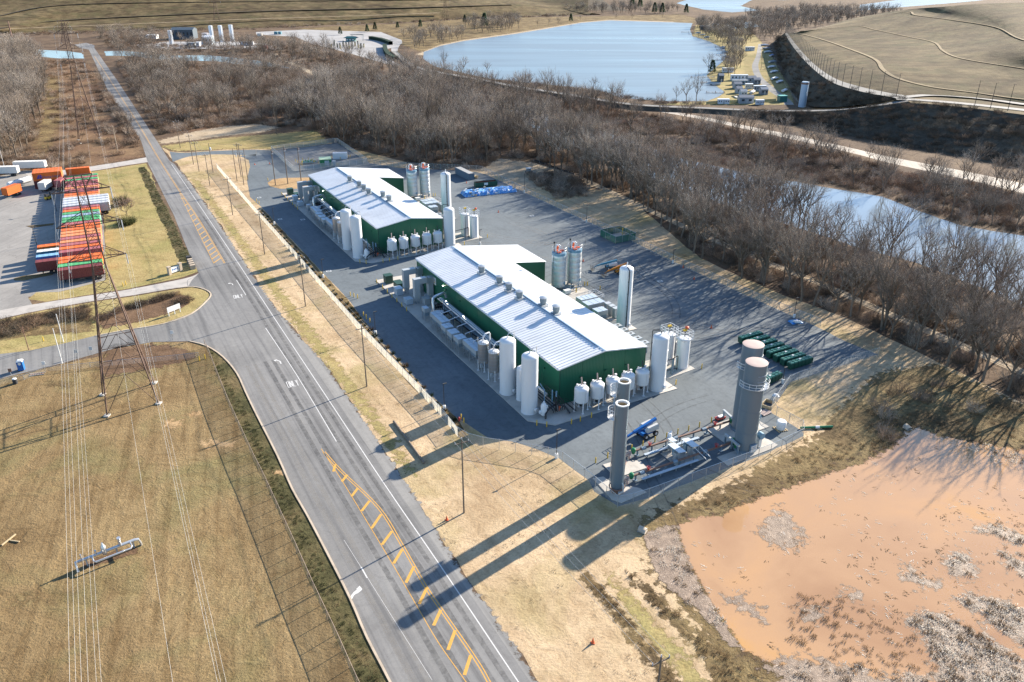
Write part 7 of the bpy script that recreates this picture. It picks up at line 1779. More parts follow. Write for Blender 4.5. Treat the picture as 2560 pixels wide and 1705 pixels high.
for k, (x, y, ty) in enumerate(((545, 66, -24), (1114, 52, -20), (165, 108, 60))):
    c_ = G(x, y); h_ = min(60, HZ(x, y, ty)); pylon('distant lattice pylon %s' % ('behind the far storage silos', 'on the far landfill slope near the lake', 'by the far canal left of the road')[k], [c_ + ax1 * sx * 4 + ay1 * sy * 4 for sx, sy in ((-1, -1), (1, -1), (1, 1), (-1, 1))], h_, [(h_ * .7, 7), (h_ * .8, 8), (h_ * .9, 7)])
e = gthing('steel_monopole', 'rust coloured steel pole rising from the far left wood', 'pole', G(31, 98), 0); h_ = HZ(31, 98, 53)
m = MB(); m.cyl(0, 0, 0, h_, .8, 10, .45); m.build('shaft', M_RUSTP, e); m = MB(); m.lathe(0, 0, [(1.2, 0), (1.2, .8)], 10); m.build('footing', M_CONC, e)
# ------------------------------------------------------------------ container yard
def cpaint(n, c): return paint(n, c, .55, 0, .12, .4, .12, (.2, .12, .08), .08)
CM = {'red': cpaint('container_red', (.20, .035, .03)), 'brown': cpaint('container_maroon', (.13, .025, .028)), 'orange': cpaint('container_orange', (.66, .135, .012)), 'peach': cpaint('container_faded_orange', (.66, .24, .085)), 'green': cpaint('container_green', (.075, .34, .12)), 'pink': cpaint('container_faded_red', (.36, .10, .10)), 'blue': cpaint('container_blue', (.03, .13, .38)), 'sky': cpaint('container_sky', (.22, .42, .58)), 'white': cpaint('container_white', (.68, .66, .62)), 'grey': cpaint('trailer_grey', (.50, .52, .55)), 'teal': cpaint('container_teal', (.05, .18, .24)), 'slate': cpaint('container_pale_blue', (.30, .40, .50))}
CN = {'red': 'dark red', 'brown': 'maroon', 'orange': 'orange', 'peach': 'faded orange', 'green': 'green', 'pink': 'faded red', 'blue': 'blue', 'sky': 'sky blue', 'white': 'white', 'grey': 'long grey', 'teal': 'teal', 'slate': 'pale blue'}
A0, A1_ = G(143, 677, 4.0), G(164, 443, 4.0); A0.z = A1_.z = 0
Bv = G(255.4, 662, 4.0); Bv.z = 0; LC = (Bv - A0).length; cz = math.atan2(Bv.y - A0.y, Bv.x - A0.x)
cdir = Vector((math.cos(cz), math.sin(cz), 0)); cnor = Vector((-cdir.y, cdir.x, 0))
seq = ['red', 'green', 'orange', 'orange', None, 'pink', 'orange', 'pink', 'peach', 'pink', 'peach', 'peach', 'orange', 'orange', 'pink', 'green', 'green', 'slate', 'green', 'orange', 'pink', 'grey', 'grey', 'grey', 'grey', 'peach', 'orange', 'pink', 'pink', 'peach', 'pink', 'red', 'pink', 'green', 'pink', 'green']
N_ = len(seq); cnt = {}
for k, c_ in enumerate(seq):
    if c_ is None: continue
    t_ = k / (N_ - 1); p = A0.lerp(A1_, t_); L_ = LC if c_ != 'grey' else LC * 1.30
    p = p - (cdir * (0 if c_ != 'grey' else .2)) + cnor * 1.25
    below = next((CN[s_] for s_ in seq[k - 1::-1] if s_) if k else iter(()), None)
    above = next((CN[s_] for s_ in seq[k + 1:] if s_), None)
    lab = '%s %s on a chassis, %s in the long row from its near end' % (CN[c_], 'trailer' if c_ == 'grey' else 'container', ['first', 'second', 'third', 'fourth', 'fifth', 'sixth', 'seventh', 'eighth', 'ninth', 'tenth', 'eleventh', 'twelfth', 'thirteenth', 'fourteenth', 'fifteenth', 'sixteenth', 'seventeenth', 'eighteenth', 'nineteenth', 'twentieth', 'twenty-first', 'twenty-second', 'twenty-third', 'twenty-fourth', 'twenty-fifth', 'twenty-sixth', 'twenty-seventh', 'twenty-eighth', 'twenty-ninth', 'thirtieth', 'thirty-first', 'thirty-second', 'thirty-third', 'thirty-fourth', 'thirty-fifth', 'thirty-sixth'][k if k < 4 else k - 1])
    container(lab, p, cz, L_, CM[c_], 'containers parked in the long row', None, 0, True, 2.44, 2.65 if c_ != 'grey' else 2.9)
# short containers beside the row
A0s, A1s = G(87, 656, 4.0), G(92, 618, 4.0)
for k, c_ in enumerate(('red', 'blue', 'teal', 'orange')):
    p = A0s.lerp(A1s, k / 3); p.z = 0
    container('short %s container left of the long row, %s from its near end' % (CN[c_], ('first', 'second', 'third', 'fourth')[k]), p + cnor * 1.25, cz, LC * .52, CM[c_], 'short containers beside the row', CM['sky'] if c_ == 'blue' else (CM['white'] if c_ == 'teal' else None), 0, True)
# two-high stacks at the far end
pA = G(89, 473); pB = G(161, 466); hz_ = math.atan2(pB.y - pA.y, pB.x - pA.x); Lh = (pB - pA).length; hn = Vector((-math.sin(hz_), math.cos(hz_), 0))
for k in range(3):
    q = pA + hn * (1.25 + 2.55 * k)
    container('maroon container under an orange one, %s at the far end of the container yard' % ('front', 'middle', 'rear')[k], q, hz_, Lh, CM['brown'], 'stacked containers', h=2.9)
    up = container('orange container stacked on a maroon one, %s at the yard\'s far end' % ('front, lettered', 'middle', 'rear')[k], q, hz_, Lh, CM['orange'], 'stacked containers', None, 2.95, False, 2.44, 2.95)
    if k == 0:
        cu = bpy.data.curves.new('lettering', 'FONT'); cu.body = 'Hapag-Lloyd'; cu.size = 1.55; cu.extrude = .01; cu.align_x = 'LEFT'
        to = bpy.data.objects.new('tmp', cu); COL.objects.link(to); dg = bpy.context.evaluated_depsgraph_get(); tm_ = bpy.data.meshes.new_from_object(to.evaluated_get(dg)); bpy.data.objects.remove(to)
        xs = [v.co.x for v in tm_.vertices]; sx_ = Lh * .60 / (max(xs) - min(xs))
        tm_.transform(Matrix.Scale(sx_, 4)); tm_.materials.clear(); tm_.materials.append(M_SIGNB)
        o = link('lettering', tm_, up); o.location = (Lh * .33, -1.26, .95); o.rotation_euler = (PI / 2, 0, 0); o['label'] = 'dark blue shipping line lettering on the orange container side'
        m = MB()
        for q_ in (((0, 0), (.9, .1), (1.05, .65), (.35, .65)), ((.35, .75), (1.1, .75), (1.25, 1.3), (.75, 1.25)), ((1.05, .05), (1.9, .1), (2.05, .65), (1.2, .65)), ((1.25, .75), (1.95, .75), (1.9, 1.3), (1.4, 1.3))): m.quad(*[(Lh * .13 + x_ * .9, -1.265, .75 + y_ * 1.1) for x_, y_ in q_])
        m.build('logo', paint('logo_blue', (.02, .03, .33), .5), up, False)
container('low orange container at the head of the long row, far end', G(167, 440) + hn * 1.3, hz_, Lh * .88, CM['orange'])
container('small grey-white container parked against the maroon stack', G(108, 483), R(95), 6.0, CM['white'], None, None, 0, True)
container('small faded red container parked against the maroon stack', G(148, 477), R(95), 6.0, CM['pink'], None, None, 0, True)
container('small orange container alone at the left edge of the container yard', G(16, 497), R(80), 7.0, CM['orange'], None, None, 0, True)
container('white box trailer behind the stacked containers', G(40, 427), R(8), 12.0, CM['white'], None, None, 0, True)
container('white box trailer cut by the left picture edge', G(-24, 441), R(8), 11.0, CM['white'], None, None, 0, True)
e = gthing('tank_trailer', 'shiny white road tanker parked in the container yard', 'tank trailer', G(25, 475), R(72))
m = MB(); m.tube([(0, 0, 1.9), (9.5, 0, 2.0)], 1.05, 18); m.build('tank', M_WHITE, e); m = MB(); m.box(4.6, 0, .8, 9.5, .8, .25); m.build('chassis', M_DARK, e, False)
for x_ in (.9, 2.0):
    m = MB(); m.tube([(x_, -1.15, .5), (x_, 1.15, .5)], .5, 12); m.build('wheels', M_BLACKP, e)
m = MB(); m.box(4.7, 0, 2.95, 7, .5, .12); m.build('walkway', M_GALV, e, False)
e = gthing('yard_forklift', 'small yellow forklift on the container yard', 'forklift', G(121, 499), R(60))
m = MB(); m.box(0, 0, .35, 2.2, 1.2, .8); m.build('body', M_YELLOW, e, False); m = MB(); m.box(-.2, 0, 1.1, 1.2, 1.1, 1.0); m.build('cab', M_DARK, e, False); m = MB(); m.box(1.2, 0, .2, .15, 1.0, 2.6); m.build('mast', M_DARK, e, False)
for x_ in (-.7, .7):
    m = MB(); m.tube([(x_, -.65, .35), (x_, .65, .35)], .35, 10); m.build('wheels', M_BLACKP, e)
for k, pts in enumerate(([(64, 565), (100, 562), (135, 558), (132, 563), (80, 570)], [(34, 697), (60, 690), (134, 682), (130, 688), (60, 702), (36, 702)])):
    area('yard_kerb_island', pts, .06, M_ROUGH, .2, 1)
def yardlight(k, label, x, y, ty):
    e = gthing('yard_light', label, 'lamp post', G(x, y), 0, 'slim dark yard lights'); h_ = HZ(x, y, ty)
    m = MB(); m.cyl(0, 0, 0, h_, .1, 6, .07); m.build('pole', M_DARK, e); m = MB(); m.box(.3, 0, h_, 1.4, .3, .15); m.build('lamp_head', M_DARK, e, False)
yardlight(0, 'slim dark lamp post in front of the short containers', 92, 612, 568); yardlight(1, 'slim dark lamp post in the row gap near the grey trailers', 142, 528, 488)
# signs, gate pillars, portable toilet, clutter by the side road
e = gthing('entrance_sign', 'white sign board between two stone posts at the driveway corner', 'sign', G(425, 687), math.atan2(G(452, 677).y - G(425, 687).y, G(452, 677).x - G(425, 687).x)); Ls = (G(452, 677) - G(425, 687)).length
for x_ in (0, Ls):
    m = MB(); m.box(x_, 0, 0, .8, .8, 2.2); m.box(x_, 0, 2.2, 1.0, 1.0, .18); m.build('stone_post', M_KERB, e, False)
m = MB(); m.box(Ls / 2, 0, .3, Ls - .8, .3, 1.5); m.build('board', M_SIGNW, e, False)
m = MB()
for k in range(4): m.box(Ls * (.28 + .15 * k), -.16, .9, Ls * .09, .02, .45)
m.build('lettering', M_LIFTB, e, False)
e = gthing('stone_pillar', 'stack of brown stone blocks with dark cap beside the road junction', 'pillar', G(483, 672), YAW)
for k in range(4):
    m = MB(); m.box(0, 1.5 * k, 0, 1.3, 1.1, 1.2 + .1 * k); m.build('stone_block', M_KERB, e, False)
m = MB(); m.box(0, 5.9, 0, 1.4, 1.4, 1.9); m.build('dark_planter', M_DARK, e, False)
A, B = G(423, 791), G(451, 780); e = gthing('notice_board', 'plain white board on three posts on the grass island', 'sign', A, math.atan2(B.y - A.y, B.x - A.x)); Ls = (B - A).length
m = MB(); m.box(Ls / 2, 0, 1.0, Ls + .4, .1, 1.3); m.build('board', M_SIGNW, e, False)
for f in (.0, .52, 1.0):
    m = MB(); m.box(Ls * f, 0, 0, .15, .15, 1.05); m.build('post', M_SIGNW, e, False)
e = gthing('portable_toilet', 'blue portable toilet with white roof beside the lower side road', 'toilet', G(55, 925), R(18))
m = MB(); m.box(0, 0, .1, 1.15, 1.15, 2.0); m.build('cabin', M_LIFTB, e, False); m = MB(); m.rings([[(a * .62, b * .62, 2.1) for a, b in ((-1, -1), (1, -1), (1, 1), (-1, 1))], [(a * .58, b * .58, 2.25) for a, b in ((-1, -1), (1, -1), (1, 1), (-1, 1))], [(a * .3, b * .3, 2.45) for a, b in ((-1, -1), (1, -1), (1, 1), (-1, 1))]]); m.build('roof', M_SIGNW, e, False)
m = MB(); m.box(0, -.6, .15, .9, .05, 1.85); m.build('door', M_LIFTB, e, False); m = MB(); m.lathe(0, 0, [(.3, 0), (.3, .01)], 12); o = m.build('label_plate', M_SIGNW, e); o.location = (0, -.63, 1.7); o.rotation_euler = (PI / 2, 0, 0)
for k, (x, y, h_, mt, lab) in enumerate(((193, 893, 1.9, M_GREY, 'grey square road sign on a post at the field edge'), (231, 889, 2.2, M_LOUV, 'pale meter pedestal at the field edge'), (112, 920, 1.6, M_SIGNW, 'small blue-white sign by the red grate'), (433, 849, 2.3, M_SIGNW, 'small white road sign at the junction curve'), (28, 937, 1.5, M_RUSTP, 'short brown marker post near the portable toilet'))):
    e = gthing('roadside_sign', lab, 'sign', G(x, y), R(15)); m = MB(); m.box(0, 0, 0, .09, .09, h_); m.build('post', M_GALV, e, False); m = MB(); m.box(0, -.07, h_ - .8, .65, .05, .8); m.build('plate', mt, e, False)
e = gthing('storage_drum', 'dark drum with white top lying shade on the field edge', 'drum', G(39, 959), 0); m = MB(); m.lathe(0, 0, [(.45, 0), (.48, .5), (.45, 1.1)], 14); m.build('barrel', M_DARK, e); m = MB(); m.lathe(0, 0, [(.46, 1.1), (.3, 1.25)], 14); m.build('lid', M_SIGNW, e)
e = gthing('drain_grate', 'rusty red grate on the ground at the side road edge', 'grate', G(93, 936), R(15))
for k in range(6):
    m = MB(); m.box(-1.2 + .45 * k, 0, .02, .25, .7, .1); m.build('bar', M_RUSTP, e, False)
m = MB(); m.box(0, -.4, .02, 2.9, .12, .12); m.box(0, .4, .02, 2.9, .12, .12); m.build('frame', M_CONC, e, False)
for k, (x, y, lab) in enumerate(((499, 902, 'left yellow gate post at the field corner'), (513, 897, 'right yellow gate post at the field corner'), (308, 716, 'yellow post at the driveway\'s upper edge, left'), (315, 712, 'yellow post at the driveway\'s upper edge, right'), (109, 853, 'short yellow post on the grass by the red-brown pole'))): bollard(G(x, y), lab, 'yellow posts by the side roads')
e = gthing('valve_manifold', 'silver above-ground pipe manifold with bypass on bare soil in the dry field', 'pipework', G(193, 1424), math.atan2(G(351, 1362).y - G(193, 1424).y, G(351, 1362).x - G(193, 1424).x)); Lm = (G(351, 1362) - G(193, 1424)).length; e.scale = (1, 1.35, 1.3)
z_ = .95
m = MB(); m.tube([(0, -.6, .1), (0, -.3, .7), (0, 0, z_), (.4, 0, z_), (Lm - .6, 0, z_), (Lm - .1, 0, z_ - .1), (Lm + .1, -.1, .3), (Lm + .1, -.1, 0)], .17, 10); m.build('main_pipe', M_SILVER, e)
m = MB(); m.tube([(2.2, 0, z_), (2.2, -.9, z_), (2.4, -1.1, z_ - .1), (Lm - 1.5, -1.1, z_ - .1), (Lm - 1.3, -.9, z_), (Lm - 1.3, 0, z_)], .11, 8); m.build('bypass_pipe', M_SILVER, e)
m = MB(); m.lathe(3.9, 0, [(.3, z_ - .3), (.38, z_), (.38, z_ + .7), (.2, z_ + .95), (.12, z_ + 1.2)], 12); m.build('main_valve', M_SILVER, e)
m = MB(); m.cyl(Lm - 2.6, 0, z_, z_ + 1.0, .2, 10); m.lathe(Lm - 2.6, 0, [(.27, z_ + .95), (.27, z_ + 1.08)], 10); m.build('standpipe', M_SILVER, e)
MB().cyl(.9, 0, z_, z_ + .8, .1, 8).build('vent_stub', M_SILVER, e); MB().cyl(2.8, 0, z_, z_ + .6, .15, 8).build('vent_stub', M_SILVER, e)
for x_ in (1.4, 5.5, Lm - .9):
    m = MB(); m.box(x_, 0, 0, .2, .2, z_ - .1); m.build('support', M_GREY, e, False)
patch('bare_soil', [(205, 1423), (345, 1384), (343, 1368), (300, 1375), (205, 1408)], .02, M_MULCH, .5, .4)
m = MB(); A, B = G(5, 1365), G(40, 1338); e = thing('scrap_timber', 'broken pale timber on the dry field at the left edge', 'timber', tuple(A), 0); m.bar((0, 0, .15), tuple(B - A + Vector((0, 0, .2))), .18); m.build('plank', M_INNER, e, False); m = MB(); m.bar((.5, 1.2, .1), (2.2, .8, .15), .15); m.build('plank', M_INNER, e, False)
# culvert ends
def culvert(label, x, y, rz):
    e = gthing('culvert_end', label, 'culvert', G(x, y), rz); e.scale = (.75, .75, .75)
    m = MB(); n = 12
    m.rings([[( .0, .8 * math.cos(a), .35 + .7 * math.sin(a)) for a in [PI * k / n for k in range(n + 1)]], [(1.6, .9 * math.cos(a), .25 + .5 * math.sin(a)) for a in [PI * k / n for k in range(n + 1)]]], False, False); m.build('flared_end', M_KERB, e)
    m = MB(); m.box(.8, 0, .02, 1.7, 1.5, .1); m.build('apron', M_CONC, e, False)
culvert('pale flared culvert end at the top of the muddy pond', 2262, 1068, R(-70)); culvert('pale flared culvert end in the shadow left of the muddy pond', 1597, 1325, R(-30))
# shrubs and trees near the side roads
TB = make_tree(31, 9, .5, 60, M_TWIGR, .1, .14, (6, 5, 4))
e = thing('yard_tree', 'round reddish bare tree on the lawn beside the containers', 'tree', tuple(G(318, 536)), .4); e.scale = (1.0, 1.0, .9); link('trunk', TB[0], e); link('crown', TB[1], e)
PB = make_brush(32, 3.4, 520, M_TUFTG, 2.2, .12, .7); o = link('lawn_bush', PB); o.location = G(316, 560); tag(o, 'broad olive bush below the reddish tree on the lawn', 'bush')
PB2 = make_brush(33, 4.2, 420, M_STEM, 1.8, .1, .9); o = link('dark_evergreen', make_brush(34, 4.2, 500, M_TUFTG, 1.6, .12, 1.0)); o.location = G(304, 512); tag(o, 'dark evergreen shrub behind the reddish tree on the lawn', 'shrub')
hb = scatter([(-200, 838), (0, 806), (100, 786), (220, 764), (226, 800), (100, 812), (80, 830), (0, 845), (-200, 890)], 1.5, 71) + scatter([(240, 795), (300, 770), (380, 748), (446, 732), (448, 738), (380, 758), (300, 782), (250, 806)], 1.1, 72) + scatter([(440, 748), (476, 742), (472, 764), (440, 760)], 1.2, 73)
stuff('hedge_brush', 'brown tangled hedge on the island between the side roads', 'hedge', hb, [BR[0], BR[2], BR[3]], 12, .5, .95)
# ------------------------------------------------------------------ far industrial yard beyond the canal
FARW = paint('far_white_steel', (.70, .72, .74), .4, 0, .08)
def fsilo(label, x, y, ty, wpx, mat, top=None):
    p = G(x, y); h = HZ(x, y, ty); r = wpx / 2 * (p.y * _c + CAMH * _s) / FPX
    e = thing('storage_silo', label, 'silo', tuple(p), 0, 'distant storage silos')
    m = MB(); m.lathe(0, 0, [(r, 0), (r, h * .96), (r * .9, h)], 18); m.build('shell', mat, e)
    m = MB(); m.lathe(0, 0, [(r * 1.04, h * .9), (r * 1.04, h * .965)], 18); m.build('top_band', top or mat, e)
    m = MB(); m.bar((r * 1.05, 0, 0), (r * 1.05, 0, h), r * .25); m.build('riser', FARW, e, False)
    for z in (.3, .6):
        m = MB(); m.lathe(0, 0, [(r * 1.015, h * z), (r * 1.015, h * z + .25)], 18); m.build('hoop', mat, e)
    return e
fsilo('leftmost white silo of the far industrial yard beyond the canal', 429, 110, 76, 9.5, FARW)
fsilo('rust-orange silo of the far industrial yard beyond the canal', 465, 96, 77, 8, M_RUSTP, FARW)
for k, (x, y, ty) in enumerate(((531, 104, 64), (555, 105, 63.5), (581, 103, 62))): fsilo('tall white silo, %s of three in the far industrial yard' % ('left', 'middle', 'right')[k], x, y, ty, 9.5, FARW)
fsilo('squat pale storage tank in the far industrial yard', 515, 101, 82.5, 17, paint('far_grey_steel', (.50, .51, .53), .5), paint('far_pink', (.55, .38, .35), .6))
fsilo('big pale blue silo standing at the foot of the landfill bank', 2004, 267, 204, 17, paint('silo_pale_blue', (.42, .50, .58), .45), M_RUSTP)
def fbox(name, label, cat, x, y, wpx, hm, dm, wallm, roofm, rz=0.0, gab=0.0, win=3, z=0.0, group=None):
    p = G(x, y); wd = wpx * (p.y * _c + CAMH * _s) / FPX
    e = thing(name, label, cat, (p.x, p.y, z), rz, group)
    m = MB(); m.box(0, dm / 2, 0, wd, dm, hm); m.build('wall', wallm, e, False)
    m = MB(); a = wd / 2 + .25
    if gab: m.rings([[(-a, -.25, hm), (a, -.25, hm), (a, -.25, hm + .1), (-a, -.25, hm + .1)], [(-a, dm / 2, hm + gab), (a, dm / 2, hm + gab), (a, dm / 2, hm + gab + .1), (-a, dm / 2, hm + gab + .1)], [(-a, dm + .25, hm), (a, dm + .25, hm), (a, dm + .25, hm + .1), (-a, dm + .25, hm + .1)]])
    else: m.box(0, dm / 2, hm, wd + .3, dm + .3, .18)
    m.build('roof', roofm, e, False)
    if gab:
        m = MB()
        for s_ in (-1, 1): m.quad((s_ * wd / 2, 0, hm), (s_ * wd / 2, dm, hm), (s_ * wd / 2, dm / 2, hm + gab))
        m.build('gable_end', wallm, e, False)
    for k in range(win):
        m = MB(); xw = -wd / 2 + wd * (k + .5) / win; m.box(xw, -.03, hm * .42, wd / win * .4, .06, hm * .32); m.build('window', M_DARK, e, False)
    if win:
        m = MB(); m.box(wd * .5 / win * .1, -.05, 0, .9, .08, min(2.0, hm * .8)); m.build('door', M_GREY, e, False)
    return e
M_DBLUE = paint('far_slate_blue', (.055, .08, .105), .6); M_BRWN = paint('shed_brown', (.17, .12, .085), .7); M_SHG = paint('shed_grey', (.30, .33, .36), .6); M_CREAM = paint('cabin_cream', (.62, .58, .50), .6); M_ROOFG = paint('roof_grey', (.20, .22, .25), .7)
fbox('warehouse', 'long dark slate shed behind the rust-orange silo', 'shed', 457, 98, 54, 9, 16, M_DBLUE, M_DBLUE, R(4), 2, 6)
fbox('warehouse', 'pale blue shed in front of the left tall white silo', 'shed', 518, 111, 24, 6.5, 10, M_LOUV, FARW, R(4), 1.5, 3)
fbox('warehouse', 'low white shed left of the leftmost far silo', 'shed', 378, 97, 26, 3.5, 9, FARW, FARW, R(4), 0, 4)
fbox('site_trailer', 'pale box trailer right of the tall white silos', 'trailer', 617, 114, 32, 3.4, 5, FARW, FARW, R(4), 0, 0)
fbox('site_trailer', 'blue-grey box below the far slate shed', 'trailer', 478, 116, 20, 3, 5, M_SHG, M_LOUV, R(4), 0, 3)
fbox('site_trailer', 'small white box beside the pale blue far shed', 'trailer', 495, 117, 9, 4, 5, FARW, FARW, R(4), 0, 1)
area('far_yard_paving', [(340, 112), (420, 104), (600, 104), (700, 112), (690, 124), (560, 122), (430, 122), (350, 120)], .016, M_LOTFAR, 1, 10)
# ------------------------------------------------------------------ recycling park by the lake
M_PGREEN = paint('pavilion_green', (.03, .14, .13), .5)
p = G(878, 103); e = thing('pavilion', 'green roofed kiosk with raised canopy in the parking lot', 'pavilion', tuple(p), R(-8))
m = MB(); m.box(0, 0, 0, 9, 6, 3.2); m.build('wall', M_PGREEN, e, False)
m = MB(); m.rings([[(-7, -4.5, 3.3), (7, -4.5, 3.3), (7, 4.5, 3.3), (-7, 4.5, 3.3)], [(-4, -1, 4.8), (4, -1, 4.8), (4, 1, 4.8), (-4, 1, 4.8)]]); m.build('roof', M_PGREEN, e, False)
m = MB(); m.rings([[(-2, 4, 6.0), (12, 2, 6.4), (12, 8, 5.4), (-2, 9, 5.4)], [(-2, 4, 6.3), (12, 2, 6.7), (12, 8, 5.7), (-2, 9, 5.7)]]); m.build('canopy', M_DBLUE, e, False)
for x_, y_ in ((-1, 5), (11, 3), (11, 7), (-1, 8)):
    m = MB(); m.cyl(x_, y_, 0, 5.8, .2, 8); m.build('column', M_GALV, e)
for k in range(3):
    m = MB(); m.box(-3 + 3 * k, -3.05, 1, 1.8, .1, 1.4); m.build('window', M_LOUV, e, False)
M_PDG = paint('pump_dark_green', (.035, .06, .05), .6); M_PYEL = paint('pump_yellow', (.42, .33, .10), .6)
for k in range(22):
    x_ = 829 + 78 * k / 21 + (3 if k % 2 else 0); y_ = 118.5 - 4 * math.sin(k * .9) - (k % 3)
    pp = G(x_, y_); o = MB(); o.box(0, 0, 0, 1.0, .8, 3.2 + .6 * (k % 3)); e = thing('park_column', 'green and yellow column in the row before the kiosk', 'column', tuple(pp), R(5), 'columns before the kiosk')
    o.build('body', M_PDG if k % 3 else M_PYEL, e, False); m = MB(); m.box(0, 0, 3.2 + .6 * (k % 3), 1.3, 1.1, .3); m.build('cap', M_SIGNW if k % 4 == 0 else M_PDG, e, False)
def hedge(label, pts, h, wd):
    ws = resample(spline(W(pts), 5), 24); e = thing('clipped_hedge', label, 'hedge', (0, 0, 0), 0); m = MB()
    for i, p in enumerate(ws):
        t_ = (ws[min(i + 1, 23)] - ws[max(i - 1, 0)]).normalized(); s_ = Vector((-t_.y, t_.x, 0)) * wd / 2
        for o_, z_ in ((-1, 0), (-1, h), (1, h), (1, 0)): q = p + s_ * o_; m.v.append((q.x, q.y, z_ + (.3 * mn.noise(q * .8) if z_ else 0)))
    for i in range(23):
        for k in range(3): m.f.append((4 * i + k, 4 * i + k + 1, 4 * i + k + 5, 4 * i + k + 4)); m.m.append(0)
    m.build('foliage', bark('hedge_green_' + label[:5], (.025, .045, .03), .1), e); m = MB(); m.tube([p + Vector((0, 0, .1)) for p in ws], .3, 4); m.build('stems', M_BARK, e); return e
hedge('upper dark clipped hedge curving beside the parking lot', [(926, 98), (950, 102), (966, 107), (977, 112)], 3, 4)
hedge('lower dark clipped hedge between the parking lot and the park lane', [(962, 118), (964, 130), (972, 142), (984, 149), (991, 151)], 3, 4)
def conifer(label, x, y, h):
    p = G(x, y); e = thing('conifer', label, 'tree', tuple(p), 0, 'dark conifers by the lake'); rg_ = random.Random(int(x)); T = []
    for k in range(900):
        t_ = rg_.random() ** .8; z = h * (.12 + .88 * t_); r_ = h * .26 * (1 - t_) ** .8 * rg_.uniform(.4, 1.1); a = rg_.uniform(0, 6.28)
        q = Vector((math.cos(a) * r_, math.sin(a) * r_, z)); twig(T, q, Vector((math.cos(a), math.sin(a), -.2 + rg_.uniform(-.3, .5))).normalized(), h * .12, h * .05, rg_)
    link('crown', tri_mesh('crown', T, M_PINE), e); m = MB(); m.cyl(0, 0, 0, h * .8, h * .02, 6, .05); m.build('trunk', M_BARK, e); return e
for x, y, h, wh in ((851, 87, 11, 'on the lawn left of the kiosk'), (918, 80, 11, 'behind the kiosk'), (938, 76, 12, 'behind the kiosk, right one'), (994, 71, 10, 'above the park lane'), (1051, 69, 12, 'left of the lake head'), (1211, 69, 22, 'among the bare trees on the picnic lawn'), (1162, 57, 13, 'at the left of the picnic grove'), (1427, 54, 13, 'on the sandy lake shore'), (1636, 33, 20, 'beyond the far lake lawn, left'), (1655, 34, 20, 'beyond the far lake lawn, middle'), (1715, 34, 18, 'beyond the far lake lawn, right'), (1780, 184, 13, 'on the camp point in the lake'), (1600, 20, 22, 'in the far shore grove, left'), (1580, 16, 22, 'in the far shore grove, rear')):
    conifer('dark conifer ' + wh, x, y, h * .75)
# parked machines and skips left of the parking lot
for k, (x, y, c_, lab) in enumerate(((662, 122, 'red', 'red car hood-up trailer left of the parking lot'), (649, 90, 'white', 'white truck at the far road'), (689, 86, 'teal', 'dark container at the far road, left'), (699, 86, 'teal', 'dark container at the far road, right'))):
    fbox('parked_trailer', lab, 'trailer', x, y, 11 if k < 2 else 7, 2.6, 4, CM[c_], CM[c_], 0, 0, 0)
# ------------------------------------------------------------------ lakeside camp
def rv_(label, x, y, wpx, hm=3.0, mat=None, roof=None, dm=2.6, rz=0.0, win=5): return fbox('camper_trailer', label, 'camper', x, y, wpx, hm, dm, mat or FARW, roof or FARW, rz, 0, win, 0, 'campers of the lakeside camp')
rv_('long white camper with dark windows in the lakeside camp, largest', 1848, 201, 42, 3.6)
rv_('teal sided camper in front of the largest white camper', 1850, 212, 38, 2.8, M_STEELB, M_SHG)
rv_('white camper under the reddish trees by the lake point', 1820, 181, 28, 3.0)
rv_('white camper among trees at the middle of the camp', 1875, 127, 22, 3.2)
rv_('cream camper before the grey cabins', 1873, 222, 18, 3.0, M_CREAM, FARW)
rv_('long white-roofed camper beside the camp lane', 1900, 227, 30, 3.0, M_SHG, FARW)
rv_('white camper at the near edge of the camp by the causeway', 1809, 260, 28, 2.6)
rv_('white camper at the causeway right of the grey cabin', 1900, 262, 20, 2.6)
for k, (x, y, w_, h_, wm, rm, lab) in enumerate(((1880, 207, 20, 3.2, M_SHG, M_ROOFG, 'grey cabin beside the largest white camper'), (1893, 211, 16, 3.0, M_ROOFG, M_ROOFG, 'dark cabin at the lane bend'), (1845, 222, 18, 3.0, M_SHG, M_ROOFG, 'blue-grey cabin near the boat dock'), (1849, 234, 14, 3.0, M_SHG, M_ROOFG, 'grey cabin behind the small shed'), (1860, 240, 15, 2.6, M_LOUV, M_SHG, 'pale small shed on the camp lawn'), (1911, 237, 17, 3.2, M_ROOFG, M_SHG, 'grey cabin with shadowed lawn beside the lane'), (1866, 259, 36, 3.4, M_SHG, M_ROOFG, 'wide grey cabin with gable roof by the causeway'), (1803, 205, 12, 4.2, M_DBLUE, M_ROOFG, 'dark boathouse at the water edge'), (1763, 75, 22, 4.0, M_DBLUE, M_ROOFG, 'dark boathouse at the far camp shore'), (1790, 70, 16, 3.6, M_CREAM, FARW, 'pale cabin at the far camp shore'))):
    fbox('lake_cabin', lab, 'cabin', x, y, w_, h_, 5, wm, rm, R(3), 1.2, 2, 0, 'cabins of the lakeside camp')
fbox('green_container', 'bright green container beside the big pale blue silo', 'container', 1958, 255, 19, 3.4, 4, M_PGREEN, paint('container_mint', (.10, .40, .33), .5), R(8), 0, 0)
fbox('low_deck', 'pale timber deck on the camp lawn', 'deck', 1854, 246, 26, .5, 5, M_CREAM, M_CREAM, R(4), 0, 0)
